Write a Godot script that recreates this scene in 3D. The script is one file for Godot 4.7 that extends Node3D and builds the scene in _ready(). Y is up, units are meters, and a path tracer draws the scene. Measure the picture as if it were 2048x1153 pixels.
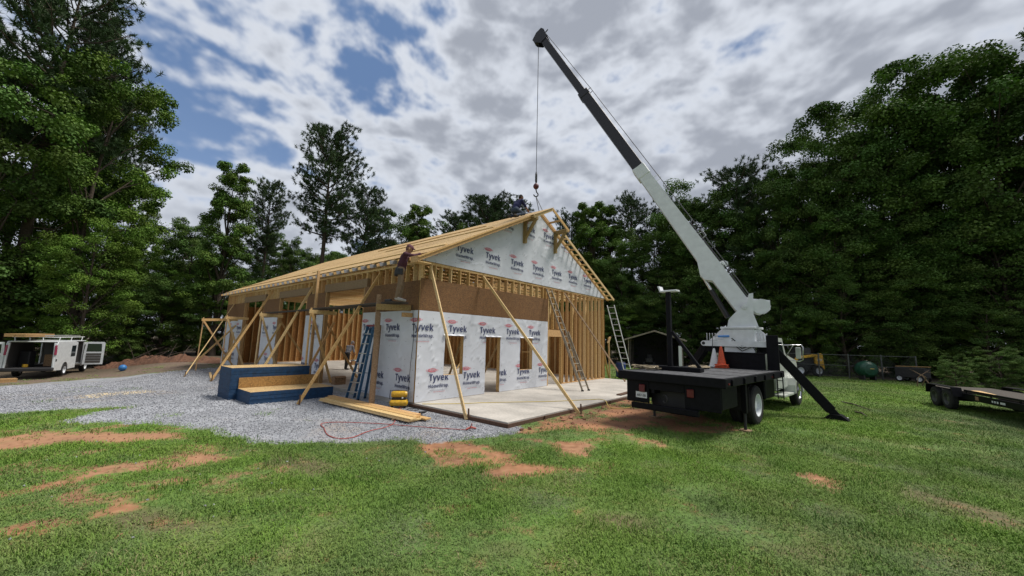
extends Node3D

# ---------------------------------------------------------------- camera, sky, sun, exposure
const CAM_POS := Vector3(-7.152, 1.922, 9.727)
const CAM_RIGHT := Vector3(0.64220287, 0.02522344, 0.76611961)
const CAM_UP := Vector3(-0.11845027, 0.99071903, 0.06667335)
const CAM_BACK := Vector3(-0.75732755, -0.13356489, 0.63923032)
const SUN_FROM := Vector3(0.42, 1.0, 0.34)
const SUN_ENERGY := 1.15
const EXPOSURE := 1.22
const SKY_GAIN := 0.95

var rng := RandomNumberGenerator.new()
var M := {}
var used := {}
var box_cache := {}

func _ready() -> void:
	rng.seed = 7
	var cam := Camera3D.new()
	cam.name = "camera"
	add_child(cam)
	cam.transform = Transform3D(Basis(CAM_RIGHT, CAM_UP, CAM_BACK), CAM_POS)
	cam.fov = 73.62
	cam.near = 0.1
	cam.far = 900.0
	cam.current = true
	var we := WorldEnvironment.new()
	we.name = "world"
	var env := Environment.new()
	env.background_mode = Environment.BG_SKY
	env.tonemap_mode = Environment.TONE_MAPPER_LINEAR
	env.tonemap_exposure = EXPOSURE
	env.sdfgi_enabled = true
	env.ssao_enabled = true
	env.ssil_enabled = true
	var sky := Sky.new()
	var pano := PanoramaSkyMaterial.new()
	pano.panorama = sky_picture()
	sky.sky_material = pano
	env.sky = sky
	we.environment = env
	add_child(we)
	var sun := DirectionalLight3D.new()
	sun.name = "sun"
	sun.light_energy = SUN_ENERGY
	sun.light_color = Color(1.0, 0.975, 0.94)
	sun.light_angular_distance = 16.0
	sun.shadow_enabled = true
	add_child(sun)
	sun.look_at_from_position(SUN_FROM * 50.0, Vector3.ZERO, Vector3.UP)
	make_materials()
	build_ground()
	build_slab()
	build_house()
	build_forest()
	build_site()
	build_truck()
	build_yard()
	build_people()
	build_ground_cover()

# ---------------------------------------------------------------- sky: broken grey cloud with blue gaps to the north-west
func sky_picture() -> ImageTexture:
	var w := 2048
	var h := 1024
	var n1 := noise(11, 1.5, 3)
	var n2 := noise(23, 7.2, 6)
	n2.fractal_gain = 0.55
	var n3 := noise(5, 1.0, 2)
	var gap := Vector3(0.20, 0.57, -1.2).normalized()
	var gap2 := Vector3(0.42, 0.70, -0.9).normalized()
	var gap3 := Vector3(0.05, 0.47, -1.2).normalized()
	var data := PackedFloat32Array()
	data.resize(w * h * 3)
	var bright := Vector3(0.60, 0.635, 0.70)
	var grey := Vector3(0.29, 0.315, 0.37)
	var blue := Vector3(0.12, 0.20, 0.37)
	var i := 0
	for y in h:
		var el: float = (0.5 - (y + 0.5) / h) * PI
		var se := sin(el)
		var ce := cos(el)
		for x in w:
			var c: Vector3
			if el < -0.06:
				c = Vector3(0.16, 0.17, 0.15)
			else:
				# u runs from -z over +x
				var a: float = ((x + 0.5) / w) * TAU
				var d := Vector3(sin(a) * ce, se, -cos(a) * ce)
				var q := Vector3(d.x, maxf(d.y, 0.0) * 1.9, d.z)
				var v := n1.get_noise_3dv(q)
				var f := n2.get_noise_3dv(q * (1.0 + v * 0.12))
				var s := n3.get_noise_3dv(q)
				var open := maxf(maxf(smoothstep(0.970, 0.999, d.dot(gap)), smoothstep(0.974, 0.999, d.dot(gap2)) * 0.9), smoothstep(0.97, 0.998, d.dot(gap3)))
				var thick := 0.84 + v * 0.36 + f * 1.15 + s * 0.25 - open * 0.66
				var cover := smoothstep(-0.18, 0.52, thick)
				var core := smoothstep(0.3, 1.3, thick + s * 0.35)
				var cl := bright.lerp(grey, core * 0.92)
				var haze := smoothstep(0.4, 0.05, d.y) * 0.55
				cl = cl.lerp(Vector3(0.50, 0.54, 0.61), haze)
				var bl := blue.lerp(Vector3(0.26, 0.38, 0.60), smoothstep(0.55, 0.0, d.y))
				c = bl.lerp(cl, cover)
			data[i] = c.x * SKY_GAIN
			data[i + 1] = c.y * SKY_GAIN
			data[i + 2] = c.z * SKY_GAIN
			i += 3
	var im := Image.create_from_data(w, h, false, Image.FORMAT_RGBF, data.to_byte_array())
	return ImageTexture.create_from_image(im)

# ---------------------------------------------------------------- textures and materials
func lin(r: float, g: float, b: float) -> Color:
	return Color(r, g, b).linear_to_srgb()

func noise(seed_value: int, freq: float, octaves := 4) -> FastNoiseLite:
	var n := FastNoiseLite.new()
	n.seed = seed_value
	n.frequency = freq
	n.fractal_octaves = octaves
	n.noise_type = FastNoiseLite.TYPE_SIMPLEX_SMOOTH
	return n

func tex_from(w: int, h: int, data: PackedByteArray) -> ImageTexture:
	return ImageTexture.create_from_image(Image.create_from_data(w, h, false, Image.FORMAT_RGB8, data))

func wood_texture(seed_value: int) -> ImageTexture:
	var w := 512
	var h := 256
	var a := noise(seed_value, 1.0, 3)
	var b := noise(seed_value + 1, 1.0, 2)
	var data := PackedByteArray()
	data.resize(w * h * 3)
	var i := 0
	for y in h:
		for x in w:
			var warp := b.get_noise_2d(x * 0.012, y * 0.03) * 5.0
			var ring := sin((y * 0.22 + warp) * 1.7) * 0.5 + 0.5
			var fine := a.get_noise_2d(x * 0.03, y * 0.75)
			var knot := smoothstep(0.62, 0.8, b.get_noise_2d(x * 0.03 + 90.0, y * 0.055))
			var v := 0.83 + ring * 0.1 + fine * 0.2
			v *= 1.0 - knot * 0.5
			data[i] = int(clampf(v, 0, 1) * 255)
			data[i + 1] = int(clampf(v * (0.97 - (1.0 - ring) * 0.04 - knot * 0.1), 0, 1) * 255)
			data[i + 2] = int(clampf(v * (0.93 - (1.0 - ring) * 0.1 - knot * 0.2), 0, 1) * 255)
			i += 3
	return tex_from(w, h, data)

func strand_texture(seed_value: int) -> ImageTexture:
	var s := 512
	var r := RandomNumberGenerator.new()
	r.seed = seed_value
	var data := PackedByteArray()
	data.resize(s * s * 3)
	for i in s * s:
		data[i * 3] = 200
		data[i * 3 + 1] = 190
		data[i * 3 + 2] = 170
	for k in 4200:
		var cx := r.randf() * s
		var cy := r.randf() * s
		var ang := r.randfn(0.0, 0.75)
		var len := r.randf_range(14, 44)
		var wid := r.randf_range(3, 8)
		var tone := r.randf_range(0.62, 1.0)
		var warm := r.randf_range(0.8, 0.98)
		var ca := cos(ang)
		var sa := sin(ang)
		var cr := int(tone * 255)
		var cg := int(tone * (0.6 + warm * 0.4) * 255)
		var cb := int(tone * (0.25 + warm * 0.72) * 255)
		var n := int(len)
		var m := int(wid)
		for a in n:
			for b in m:
				var u := a - len * 0.5
				var v := b - wid * 0.5
				var x := posmod(int(cx + u * ca - v * sa), s)
				var y := posmod(int(cy + u * sa + v * ca), s)
				var j := (y * s + x) * 3
				var e := 0.8 if b == 0 else 1.0
				data[j] = int(cr * e)
				data[j + 1] = int(cg * e)
				data[j + 2] = int(cb * e)
	return tex_from(s, s, data)

# speckled tone texture around white: coarse patches plus fine grain
func grain_texture(seed_value: int, coarse: float, fine: float, amount_coarse: float, amount_fine: float, s := 512) -> ImageTexture:
	var a := noise(seed_value, coarse, 4)
	var b := noise(seed_value + 3, fine, 3)
	var data := PackedByteArray()
	data.resize(s * s * 3)
	var i := 0
	for y in s:
		for x in s:
			# wrap by blending two shifted samples so that the tile repeats without a seam
			var tx := smoothstep(0.8, 1.0, float(x) / s)
			var ty := smoothstep(0.8, 1.0, float(y) / s)
			var c0 := a.get_noise_2d(x, y)
			if tx > 0.0:
				c0 = lerpf(c0, a.get_noise_2d(x - s, y), tx)
			if ty > 0.0:
				c0 = lerpf(c0, a.get_noise_2d(x, y - s), ty)
			var v := 0.86 + c0 * amount_coarse + b.get_noise_2d(x, y) * amount_fine
			var q := int(clampf(v, 0, 1) * 255)
			data[i] = q
			data[i + 1] = q
			data[i + 2] = q
			i += 3
	return tex_from(s, s, data)

func bump_texture(seed_value: int, freq: float, strength: float, s := 256) -> ImageTexture:
	var im := Image.create(s, s, false, Image.FORMAT_RGB8)
	var a := noise(seed_value, freq, 4)
	for y in s:
		for x in s:
			var v := a.get_noise_2d(x, y) * 0.5 + 0.5
			im.set_pixel(x, y, Color(v, v, v))
	im.bump_map_to_normal_map(strength)
	return ImageTexture.create_from_image(im)

func mat(key: String, c: Color, rough := 0.8, metal := 0.0) -> StandardMaterial3D:
	var m := StandardMaterial3D.new()
	m.resource_name = key
	m.albedo_color = c
	m.roughness = rough
	m.metallic = metal
	M[key] = m
	return m

func textured(key: String, c: Color, t: Texture2D, scale: float, rough := 0.85, triplanar := true) -> StandardMaterial3D:
	var m := mat(key, c, rough)
	m.albedo_texture = t
	m.uv1_triplanar = triplanar
	m.uv1_scale = Vector3.ONE * scale
	return m

func make_materials() -> void:
	var wood := wood_texture(3)
	var wood2 := wood_texture(31)
	for k in 5:
		textured("pine%d" % k, [lin(0.76, 0.56, 0.28), lin(0.68, 0.47, 0.21), lin(0.82, 0.65, 0.38), lin(0.70, 0.47, 0.24), lin(0.78, 0.61, 0.32)][k], [wood, wood2, wood][k % 3], 1.0, 0.75, false)
	textured("treated", lin(0.36, 0.27, 0.12), wood2, 1.0, 0.8, false)
	textured("beam", lin(0.27, 0.20, 0.12), wood2, 1.0, 0.75, false)
	textured("old_wood", lin(0.30, 0.22, 0.15), wood, 1.0, 0.85, false)
	textured("dark_plank", lin(0.075, 0.07, 0.065), wood, 1.0, 0.9, false)
	textured("tan_wood", lin(0.46, 0.31, 0.15), wood2, 1.0, 0.8, false)
	var strands := strand_texture(9)
	textured("strand_light", lin(0.76, 0.57, 0.30), strands, 1.0, 0.8, false)
	textured("strand_light_b", lin(0.70, 0.51, 0.26), strands, 1.0, 0.8, false)
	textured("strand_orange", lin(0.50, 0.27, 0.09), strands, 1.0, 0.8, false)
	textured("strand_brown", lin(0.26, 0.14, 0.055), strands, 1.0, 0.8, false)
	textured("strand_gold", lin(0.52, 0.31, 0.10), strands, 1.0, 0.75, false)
	var grain := grain_texture(4, 0.012, 0.25, 0.22, 0.16)
	var wrap_tex := grain_texture(14, 0.008, 0.3, 0.03, 0.03)
	var wr := textured("wrap", lin(0.80, 0.835, 0.90), wrap_tex, 0.5, 0.5)
	wr.normal_enabled = true
	wr.normal_texture = bump_texture(77, 0.02, 3.0)
	wr.normal_scale = 0.1
	mat("print_blue", lin(0.035, 0.045, 0.12), 0.6)
	mat("print_red", lin(0.55, 0.06, 0.09), 0.6)
	mat("print_grey", lin(0.36, 0.36, 0.42), 0.6)
	mat("print_pink", lin(0.62, 0.32, 0.36), 0.6)
	var con := textured("concrete", lin(0.58, 0.545, 0.49), grain_texture(15, 0.01, 0.12, 0.10, 0.07), 0.17, 0.8)
	con.uv1_world_triplanar = true
	textured("formboard", lin(0.12, 0.07, 0.05), wood, 1.0, 0.9, false)
	mat("steel_plate", lin(0.42, 0.44, 0.47), 0.4, 0.6)
	mat("nail", lin(0.05, 0.03, 0.03), 0.6)
	textured("truck_black", lin(0.007, 0.007, 0.010), grain, 1.2, 0.5).metallic_specular = 0.25
	textured("truck_deck", lin(0.075, 0.078, 0.086), grain_texture(46, 0.02, 0.2, 0.5, 0.25), 0.5, 0.75)
	textured("crane_white", lin(0.92, 0.95, 0.98), grain_texture(40, 0.01, 0.2, 0.06, 0.03), 0.6, 0.4)
	textured("cab_white", lin(0.62, 0.66, 0.60), grain_texture(41, 0.012, 0.2, 0.1, 0.03), 0.6, 0.35)
	textured("boom_black", lin(0.014, 0.013, 0.02), grain, 0.8, 0.4)
	textured("rubber", lin(0.016, 0.016, 0.017), grain, 2.0, 0.85)
	mat("rim_white", lin(0.62, 0.65, 0.68), 0.45)
	mat("chrome", lin(0.6, 0.6, 0.62), 0.2, 1.0)
	mat("lens_red", lin(0.11, 0.012, 0.016), 0.25)
	mat("plate_white", lin(0.6, 0.62, 0.64), 0.5)
	mat("black_paint", lin(0.01, 0.01, 0.012), 0.5)
	textured("cone_orange", lin(0.75, 0.10, 0.03), grain, 2.0, 0.55)
	textured("strap", lin(0.42, 0.34, 0.22), grain, 4.0, 0.9)
	mat("cable", lin(0.08, 0.08, 0.085), 0.5, 0.5)
	mat("hook_red", lin(0.09, 0.012, 0.018), 0.5)
	textured("van_white", lin(0.82, 0.86, 0.88), grain_texture(42, 0.012, 0.2, 0.06, 0.02), 0.6, 0.3)
	mat("van_dark", lin(0.018, 0.018, 0.02), 0.8)
	mat("van_lining_shaded", lin(0.07, 0.066, 0.06), 0.9)  # near-black: shade of the unlit cargo space is put into the colour
	mat("tail_lamp", lin(0.28, 0.03, 0.07), 0.25)
	var gl := mat("dark_glass", lin(0.012, 0.018, 0.02), 0.06)
	gl.metallic_specular = 0.6
	textured("aluminium", lin(0.55, 0.55, 0.53), grain, 1.5, 0.4).metallic = 0.5
	textured("ladder_tan", lin(0.42, 0.36, 0.27), grain, 1.5, 0.5).metallic = 0.35
	textured("ladder_white", lin(0.7, 0.72, 0.74), grain, 1.5, 0.45)
	textured("ladder_blue", lin(0.03, 0.12, 0.24), grain, 1.5, 0.5)
	textured("sheet_blue", lin(0.003, 0.048, 0.13), grain, 1.0, 0.65)
	textured("yellow_paint", lin(0.70, 0.40, 0.02), grain, 1.5, 0.4)
	textured("machine_yellow", lin(0.78, 0.43, 0.03), grain, 0.7, 0.5)
	textured("tank_green", lin(0.012, 0.09, 0.05), grain, 0.8, 0.45)
	mat("hose_red", lin(0.33, 0.06, 0.045), 0.6)
	mat("cord_yellow", lin(0.55, 0.42, 0.10), 0.6)
	mat("cord_black", lin(0.02, 0.02, 0.02), 0.6)
	textured("cardboard", lin(0.36, 0.22, 0.12), grain, 2.0, 0.9)
	textured("roof_tan", lin(0.33, 0.28, 0.22), grain, 0.6, 0.6)
	textured("metal_dark", lin(0.03, 0.03, 0.032), grain, 1.0, 0.6)
	textured("fence_grey", lin(0.12, 0.13, 0.12), grain, 1.0, 0.6).metallic = 0.3
	mat("ball_blue", lin(0.03, 0.16, 0.4), 0.35)
	mat("plastic_blue", lin(0.08, 0.25, 0.6), 0.45)
	mat("white_plastic", lin(0.7, 0.72, 0.72), 0.5)
	var bark := textured("bark", lin(0.085, 0.062, 0.045), grain_texture(51, 0.03, 0.22, 0.3, 0.3), 0.8, 0.95)
	bark.normal_enabled = true
	bark.normal_texture = bump_texture(52, 0.06, 4.0)
	for k in ["leaf", "needle", "blade"]:
		var m := mat(k, Color.WHITE, 0.75)
		m.metallic_specular = 0.25
		m.vertex_color_use_as_albedo = true
		m.cull_mode = BaseMaterial3D.CULL_DISABLED
		m.backlight_enabled = true
		m.backlight = [lin(0.12, 0.18, 0.03), lin(0.03, 0.05, 0.015), lin(0.04, 0.06, 0.015)][["leaf", "needle", "blade"].find(k)]
	var peb := mat("pebble", Color.WHITE, 0.9)
	peb.vertex_color_use_as_albedo = true
	var soil := textured("soil", lin(0.16, 0.075, 0.042), grain, 1.2, 0.95)
	soil.uv1_world_triplanar = true
	var body := mat("body", Color.WHITE, 0.85)
	body.vertex_color_use_as_albedo = true

# ---------------------------------------------------------------- nodes
func numbered(called: String) -> String:
	if not used.has(called):
		used[called] = 0
		return called
	used[called] += 1
	return "%s_%03d" % [called, used[called]]

func thing(called: String, label: String, category: String, at := Vector3.ZERO, group := "") -> Node3D:
	var o := Node3D.new()
	o.name = numbered(called)
	add_child(o)
	o.position = at
	tag(o, label, category, group)
	return o

func tag(o: Node3D, label: String, category: String, group := "", kind := "") -> Node3D:
	if label:
		o.set_meta("label", label)
	if category:
		o.set_meta("category", category)
	if group:
		o.set_meta("group", group)
	if kind:
		o.set_meta("kind", kind)
	return o

func part(called: String, mesh: Mesh, m: Material, parent: Node, xf := Transform3D()) -> MeshInstance3D:
	var o := MeshInstance3D.new()
	o.name = called
	o.mesh = mesh
	o.material_override = m
	o.transform = xf
	o.cast_shadow = GeometryInstance3D.SHADOW_CASTING_SETTING_ON
	parent.add_child(o, true)
	return o

func whole(called: String, mesh: Mesh, m: Material, label: String, category: String, xf := Transform3D(), group := "") -> MeshInstance3D:
	var o := part(numbered(called), mesh, m, self, xf)
	tag(o, label, category, group)
	return o

func structure(called: String, mesh: Mesh, m: Material, label := "") -> MeshInstance3D:
	var o := part(called, mesh, m, self)
	o.set_meta("kind", "structure")
	if label:
		o.set_meta("label", label)
	return o

func holder(called: String, parent: Node, xf := Transform3D()) -> Node3D:
	var o := Node3D.new()
	o.name = called
	parent.add_child(o, true)
	o.transform = xf
	return o

# ---------------------------------------------------------------- mesh builder
class MB:
	var v := PackedVector3Array()
	var n := PackedVector3Array()
	var uv := PackedVector2Array()
	var col := PackedColorArray()
	var tint := Color.WHITE
	var uses_color := false

	func tri(a: Vector3, b: Vector3, c: Vector3, ua := Vector2.ZERO, ub := Vector2.ZERO, uc := Vector2.ZERO) -> void:
		var nn := (c - a).cross(b - a).normalized()
		v.append_array([a, b, c])
		n.append_array([nn, nn, nn])
		uv.append_array([ua, ub, uc])
		if uses_color:
			col.append_array([tint, tint, tint])

	func tri_n(a: Vector3, b: Vector3, c: Vector3, na: Vector3, nb: Vector3, nc: Vector3, ua := Vector2.ZERO, ub := Vector2.ZERO, uc := Vector2.ZERO) -> void:
		# keep the winding clockwise as seen from the side that the normals point to
		if (c - a).cross(b - a).dot(na + nb + nc) < 0.0:
			v.append_array([a, c, b])
			n.append_array([na, nc, nb])
			uv.append_array([ua, uc, ub])
		else:
			v.append_array([a, b, c])
			n.append_array([na, nb, nc])
			uv.append_array([ua, ub, uc])
		if uses_color:
			col.append_array([tint, tint, tint])

	# convex polygon, turned outwards from a centre
	func face(pts: Array, centre: Vector3, uvs: Array = []) -> void:
		var a: Vector3 = pts[0]
		var nn := Vector3.ZERO
		for i in range(1, pts.size() - 1):
			nn += (pts[i + 1] - a).cross(pts[i] - a)
		var mid := Vector3.ZERO
		for p in pts:
			mid += p
		mid /= pts.size()
		var flip := nn.dot(mid - centre) < 0.0
		for i in range(1, pts.size() - 1):
			var u0 = uvs[0] if uvs else Vector2.ZERO
			var u1 = uvs[i] if uvs else Vector2.ZERO
			var u2 = uvs[i + 1] if uvs else Vector2.ZERO
			if flip:
				tri(a, pts[i + 1], pts[i], u0, u2, u1)
			else:
				tri(a, pts[i], pts[i + 1], u0, u1, u2)

	# box with chamfered edges; u runs along the longest side, in metres
	func box(size: Vector3, xf := Transform3D(), bevel := 0.0, off := Vector2.ZERO) -> void:
		var h := size * 0.5
		var b := minf(bevel, minf(h.x, minf(h.y, h.z)) * 0.6)
		var c := xf.origin
		var longest := 0
		if size.y > size.x and size.y >= size.z:
			longest = 1
		elif size.z > size.x and size.z > size.y:
			longest = 2
		for ax in 3:
			var i1 := (ax + 1) % 3
			var i2 := (ax + 2) % 3
			for s in [-1.0, 1.0]:
				var pts := []
				var uvs := []
				for q in [[-1, -1], [1, -1], [1, 1], [-1, 1]]:
					var p := Vector3.ZERO
					p[ax] = s * h[ax]
					p[i1] = q[0] * (h[i1] - b)
					p[i2] = q[1] * (h[i2] - b)
					pts.append(xf * p)
					if i2 == longest:
						uvs.append(Vector2(p[i2], p[i1] + s * 0.37 + ax * 0.21) + off)
					else:
						uvs.append(Vector2(p[i1], p[i2] + s * 0.37 + ax * 0.21) + off)
				face(pts, c, uvs)
		if b <= 0.0:
			return
		for ax in 3:
			var i1 := (ax + 1) % 3
			var i2 := (ax + 2) % 3
			for s1 in [-1.0, 1.0]:
				for s2 in [-1.0, 1.0]:
					var pts := []
					for e in [[-1, 0], [1, 0], [1, 1], [-1, 1]]:
						var p := Vector3.ZERO
						p[ax] = e[0] * (h[ax] - b)
						p[i1] = s1 * (h[i1] - (b if e[1] == 1 else 0.0))
						p[i2] = s2 * (h[i2] - (b if e[1] == 0 else 0.0))
						pts.append(xf * p)
					var u0 := -(h[ax] - b)
					var u1 := h[ax] - b
					face(pts, c, [Vector2(u0, 0.1) + off, Vector2(u1, 0.1) + off, Vector2(u1, 0.1 + b) + off, Vector2(u0, 0.1 + b) + off])
		for sx in [-1.0, 1.0]:
			for sy in [-1.0, 1.0]:
				for sz in [-1.0, 1.0]:
					face([xf * Vector3(sx * h.x, sy * (h.y - b), sz * (h.z - b)), xf * Vector3(sx * (h.x - b), sy * h.y, sz * (h.z - b)), xf * Vector3(sx * (h.x - b), sy * (h.y - b), sz * h.z)], c, [off, off, off])

	func block(lo: Vector3, hi: Vector3, bevel := 0.0) -> void:
		box(hi - lo, Transform3D(Basis(), (lo + hi) * 0.5), bevel)

	# square bar from a to b; w across, t along the hint
	func bar(a: Vector3, b: Vector3, w: float, t: float, hint := Vector3.UP, bevel := 0.0) -> void:
		var x := (b - a).normalized()
		var z := x.cross(hint)
		if z.length() < 0.01:
			z = x.cross(Vector3.RIGHT)
		z = z.normalized()
		var y := z.cross(x)
		box(Vector3(a.distance_to(b), t, w), Transform3D(Basis(x, y, z), (a + b) * 0.5), bevel)

	func ring(c: Vector3, x: Vector3, y: Vector3, r: float, k: int) -> PackedVector3Array:
		var out := PackedVector3Array()
		for i in k:
			var t := TAU * i / k
			out.append(c + (x * cos(t) + y * sin(t)) * r)
		return out

	func tube(pts: Array, radii, sides := 8, caps := true) -> void:
		var m := pts.size()
		var prev := PackedVector3Array()
		var prevc := Vector3.ZERO
		var y := Vector3.UP
		var along := 0.0
		for i in m:
			var d: Vector3
			if i == 0:
				d = pts[1] - pts[0]
			elif i == m - 1:
				d = pts[i] - pts[i - 1]
			else:
				d = (pts[i + 1] - pts[i]).normalized() + (pts[i] - pts[i - 1]).normalized()
			d = d.normalized()
			var x := d.cross(y)
			if x.length() < 0.05:
				x = d.cross(Vector3.RIGHT)
			x = x.normalized()
			y = x.cross(d).normalized()
			var r: float = radii[i] if radii is Array or radii is PackedFloat32Array else radii
			var rg := ring(pts[i], x, y, r, sides)
			var c: Vector3 = pts[i]
			if i > 0:
				var step: float = (pts[i] - pts[i - 1]).length()
				for k in sides:
					var k2 := (k + 1) % sides
					var na := (prev[k] - prevc).normalized()
					var nb := (prev[k2] - prevc).normalized()
					var nc := (rg[k] - c).normalized()
					var nd := (rg[k2] - c).normalized()
					if r < 0.0005:
						nc = na
						nd = nb
					var u0 := float(k) / sides
					var u1 := float(k + 1) / sides
					tri_n(prev[k], prev[k2], rg[k2], na, nb, nd, Vector2(along, u0), Vector2(along, u1), Vector2(along + step, u1))
					tri_n(prev[k], rg[k2], rg[k], na, nd, nc, Vector2(along, u0), Vector2(along + step, u1), Vector2(along + step, u0))
				along += step
			if caps and (i == 0 or i == m - 1) and r > 0.002:
				var inner: Vector3 = c + d * (0.1 if i == 0 else -0.1)
				for k in range(1, sides - 1):
					face([rg[0], rg[k], rg[k + 1]], inner)
			prev = rg
			prevc = c

	# profile of (radius, height) turned round the local y axis
	func lathe(profile: Array, xf := Transform3D(), sides := 16, squash := 1.0) -> void:
		for j in profile.size() - 1:
			var p: Vector2 = profile[j]
			var q: Vector2 = profile[j + 1]
			var dir := q - p
			var nr := Vector2(dir.y, -dir.x).normalized()
			for k in sides:
				var t0 := TAU * k / sides
				var t1 := TAU * (k + 1) / sides
				var e0 := Vector3(cos(t0), 0, sin(t0) * squash)
				var e1 := Vector3(cos(t1), 0, sin(t1) * squash)
				var a := xf * (e0 * p.x + Vector3.UP * p.y)
				var b := xf * (e1 * p.x + Vector3.UP * p.y)
				var c := xf * (e1 * q.x + Vector3.UP * q.y)
				var d := xf * (e0 * q.x + Vector3.UP * q.y)
				var n0 := (xf.basis * (e0 * nr.x + Vector3.UP * nr.y)).normalized()
				var n1 := (xf.basis * (e1 * nr.x + Vector3.UP * nr.y)).normalized()
				if p.x > 0.0005:
					tri_n(a, b, c, n0, n1, n1)
				if q.x > 0.0005:
					tri_n(a, c, d, n0, n1, n0)

	# flat polygon pushed along the local z axis
	func prism(poly: PackedVector2Array, depth: float, xf := Transform3D()) -> void:
		var idx := Geometry2D.triangulate_polygon(poly)
		var f := Vector3(0, 0, depth * 0.5)
		for i in range(0, idx.size(), 3):
			var a := poly[idx[i]]
			var b := poly[idx[i + 1]]
			var c := poly[idx[i + 2]]
			for s in [-1.0, 1.0]:
				var pa: Vector3 = xf * (Vector3(a.x, a.y, 0) + f * s)
				var pb: Vector3 = xf * (Vector3(b.x, b.y, 0) + f * s)
				var pc: Vector3 = xf * (Vector3(c.x, c.y, 0) + f * s)
				face([pa, pb, pc], xf * (Vector3((a.x + b.x + c.x) / 3.0, (a.y + b.y + c.y) / 3.0, 0)), [a, b, c])
		var area := 0.0
		for i in poly.size():
			area += poly[i].cross(poly[(i + 1) % poly.size()])
		for i in poly.size():
			var a := poly[i]
			var b := poly[(i + 1) % poly.size()]
			var out2 := Vector2(b.y - a.y, a.x - b.x) * signf(area)
			var mid := (a + b) * 0.5 - out2.normalized() * 0.01
			var l := a.distance_to(b)
			face([xf * (Vector3(a.x, a.y, 0) - f), xf * (Vector3(b.x, b.y, 0) - f), xf * (Vector3(b.x, b.y, 0) + f), xf * (Vector3(a.x, a.y, 0) + f)], xf * Vector3(mid.x, mid.y, 0), [Vector2(0, 0), Vector2(l, 0), Vector2(l, depth), Vector2(0, depth)])

	func mesh() -> ArrayMesh:
		var arr := []
		arr.resize(Mesh.ARRAY_MAX)
		arr[Mesh.ARRAY_VERTEX] = v
		arr[Mesh.ARRAY_NORMAL] = n
		arr[Mesh.ARRAY_TEX_UV] = uv
		if uses_color:
			arr[Mesh.ARRAY_COLOR] = col
		var m := ArrayMesh.new()
		m.add_surface_from_arrays(Mesh.PRIMITIVE_TRIANGLES, arr)
		return m

# a sawn board from a to b, kept in a cache by its size so that like boards share one mesh
func board_mesh(len: float, t: float, w: float, variant := 0) -> ArrayMesh:
	var key := "%.2f %.3f %.3f %d" % [len, t, w, variant]
	if not box_cache.has(key):
		var b := MB.new()
		b.box(Vector3(snappedf(len, 0.01), t, w), Transform3D(), 0.003, Vector2(variant * 0.37, variant * 0.23))
		box_cache[key] = b.mesh()
	return box_cache[key]

var board_count := 0
# w lies across (along x-axis cross hint), t along the hint
func board(called: String, parent: Node, a: Vector3, b: Vector3, w: float, t: float, hint := Vector3.UP, key := "pine") -> MeshInstance3D:
	board_count += 1
	var x := (b - a).normalized()
	var z := x.cross(hint)
	if z.length() < 0.01:
		z = x.cross(Vector3.RIGHT)
	z = z.normalized()
	var y := z.cross(x)
	var m: Material = M[key] if M.has(key) else M[key + str((board_count * 7 + board_count / 3) % 5)]
	return part(called, board_mesh(a.distance_to(b), t, w, board_count % 4), m, parent, Transform3D(Basis(x, y, z), (a + b) * 0.5))

func panel(called: String, parent: Node, lo: Vector3, hi: Vector3, key: String) -> MeshInstance3D:
	var s := hi - lo
	var k := "p%.2f %.2f %.2f %d" % [s.x, s.y, s.z, board_count % 3]
	board_count += 1
	if not box_cache.has(k):
		var b := MB.new()
		b.box(s, Transform3D(), 0.0015, Vector2(board_count * 0.31, board_count * 0.17))
		box_cache[k] = b.mesh()
	return part(called, box_cache[k], M[key], parent, Transform3D(Basis(), (lo + hi) * 0.5))

func gy(x: float, z: float) -> float:
	return -0.12 - 0.85 * smoothstep(0.0, 1.0, (-z - 7.0) / 18.0) * smoothstep(0.0, 1.0, (-x - 0.5) / 5.0)

func on_ground(x: float, z: float) -> Vector3:
	return Vector3(x, gy(x, z), z)
const GRAVEL := [Vector2(-9.08, -19.11), Vector2(-8.38, -21.16), Vector2(-5.11, -24.12), Vector2(-1.98, -18.73), Vector2(-0.43, -18.00), Vector2(1.00, -16.28), Vector2(0.30, -6.84), Vector2(0.06, -2.52), Vector2(0.19, -0.18), Vector2(0.36, 3.40), Vector2(0.20, 3.96), Vector2(-0.46, 4.12), Vector2(-1.37, 3.82), Vector2(-2.02, 3.52), Vector2(-2.45, 2.79), Vector2(-3.64, 2.14), Vector2(-4.47, 1.08), Vector2(-4.75, -0.12), Vector2(-5.17, -1.65), Vector2(-6.20, -2.90), Vector2(-6.85, -3.48), Vector2(-6.28, -4.53), Vector2(-5.28, -5.00), Vector2(-6.42, -5.38), Vector2(-7.68, -5.56), Vector2(-8.10, -5.69)]
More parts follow.
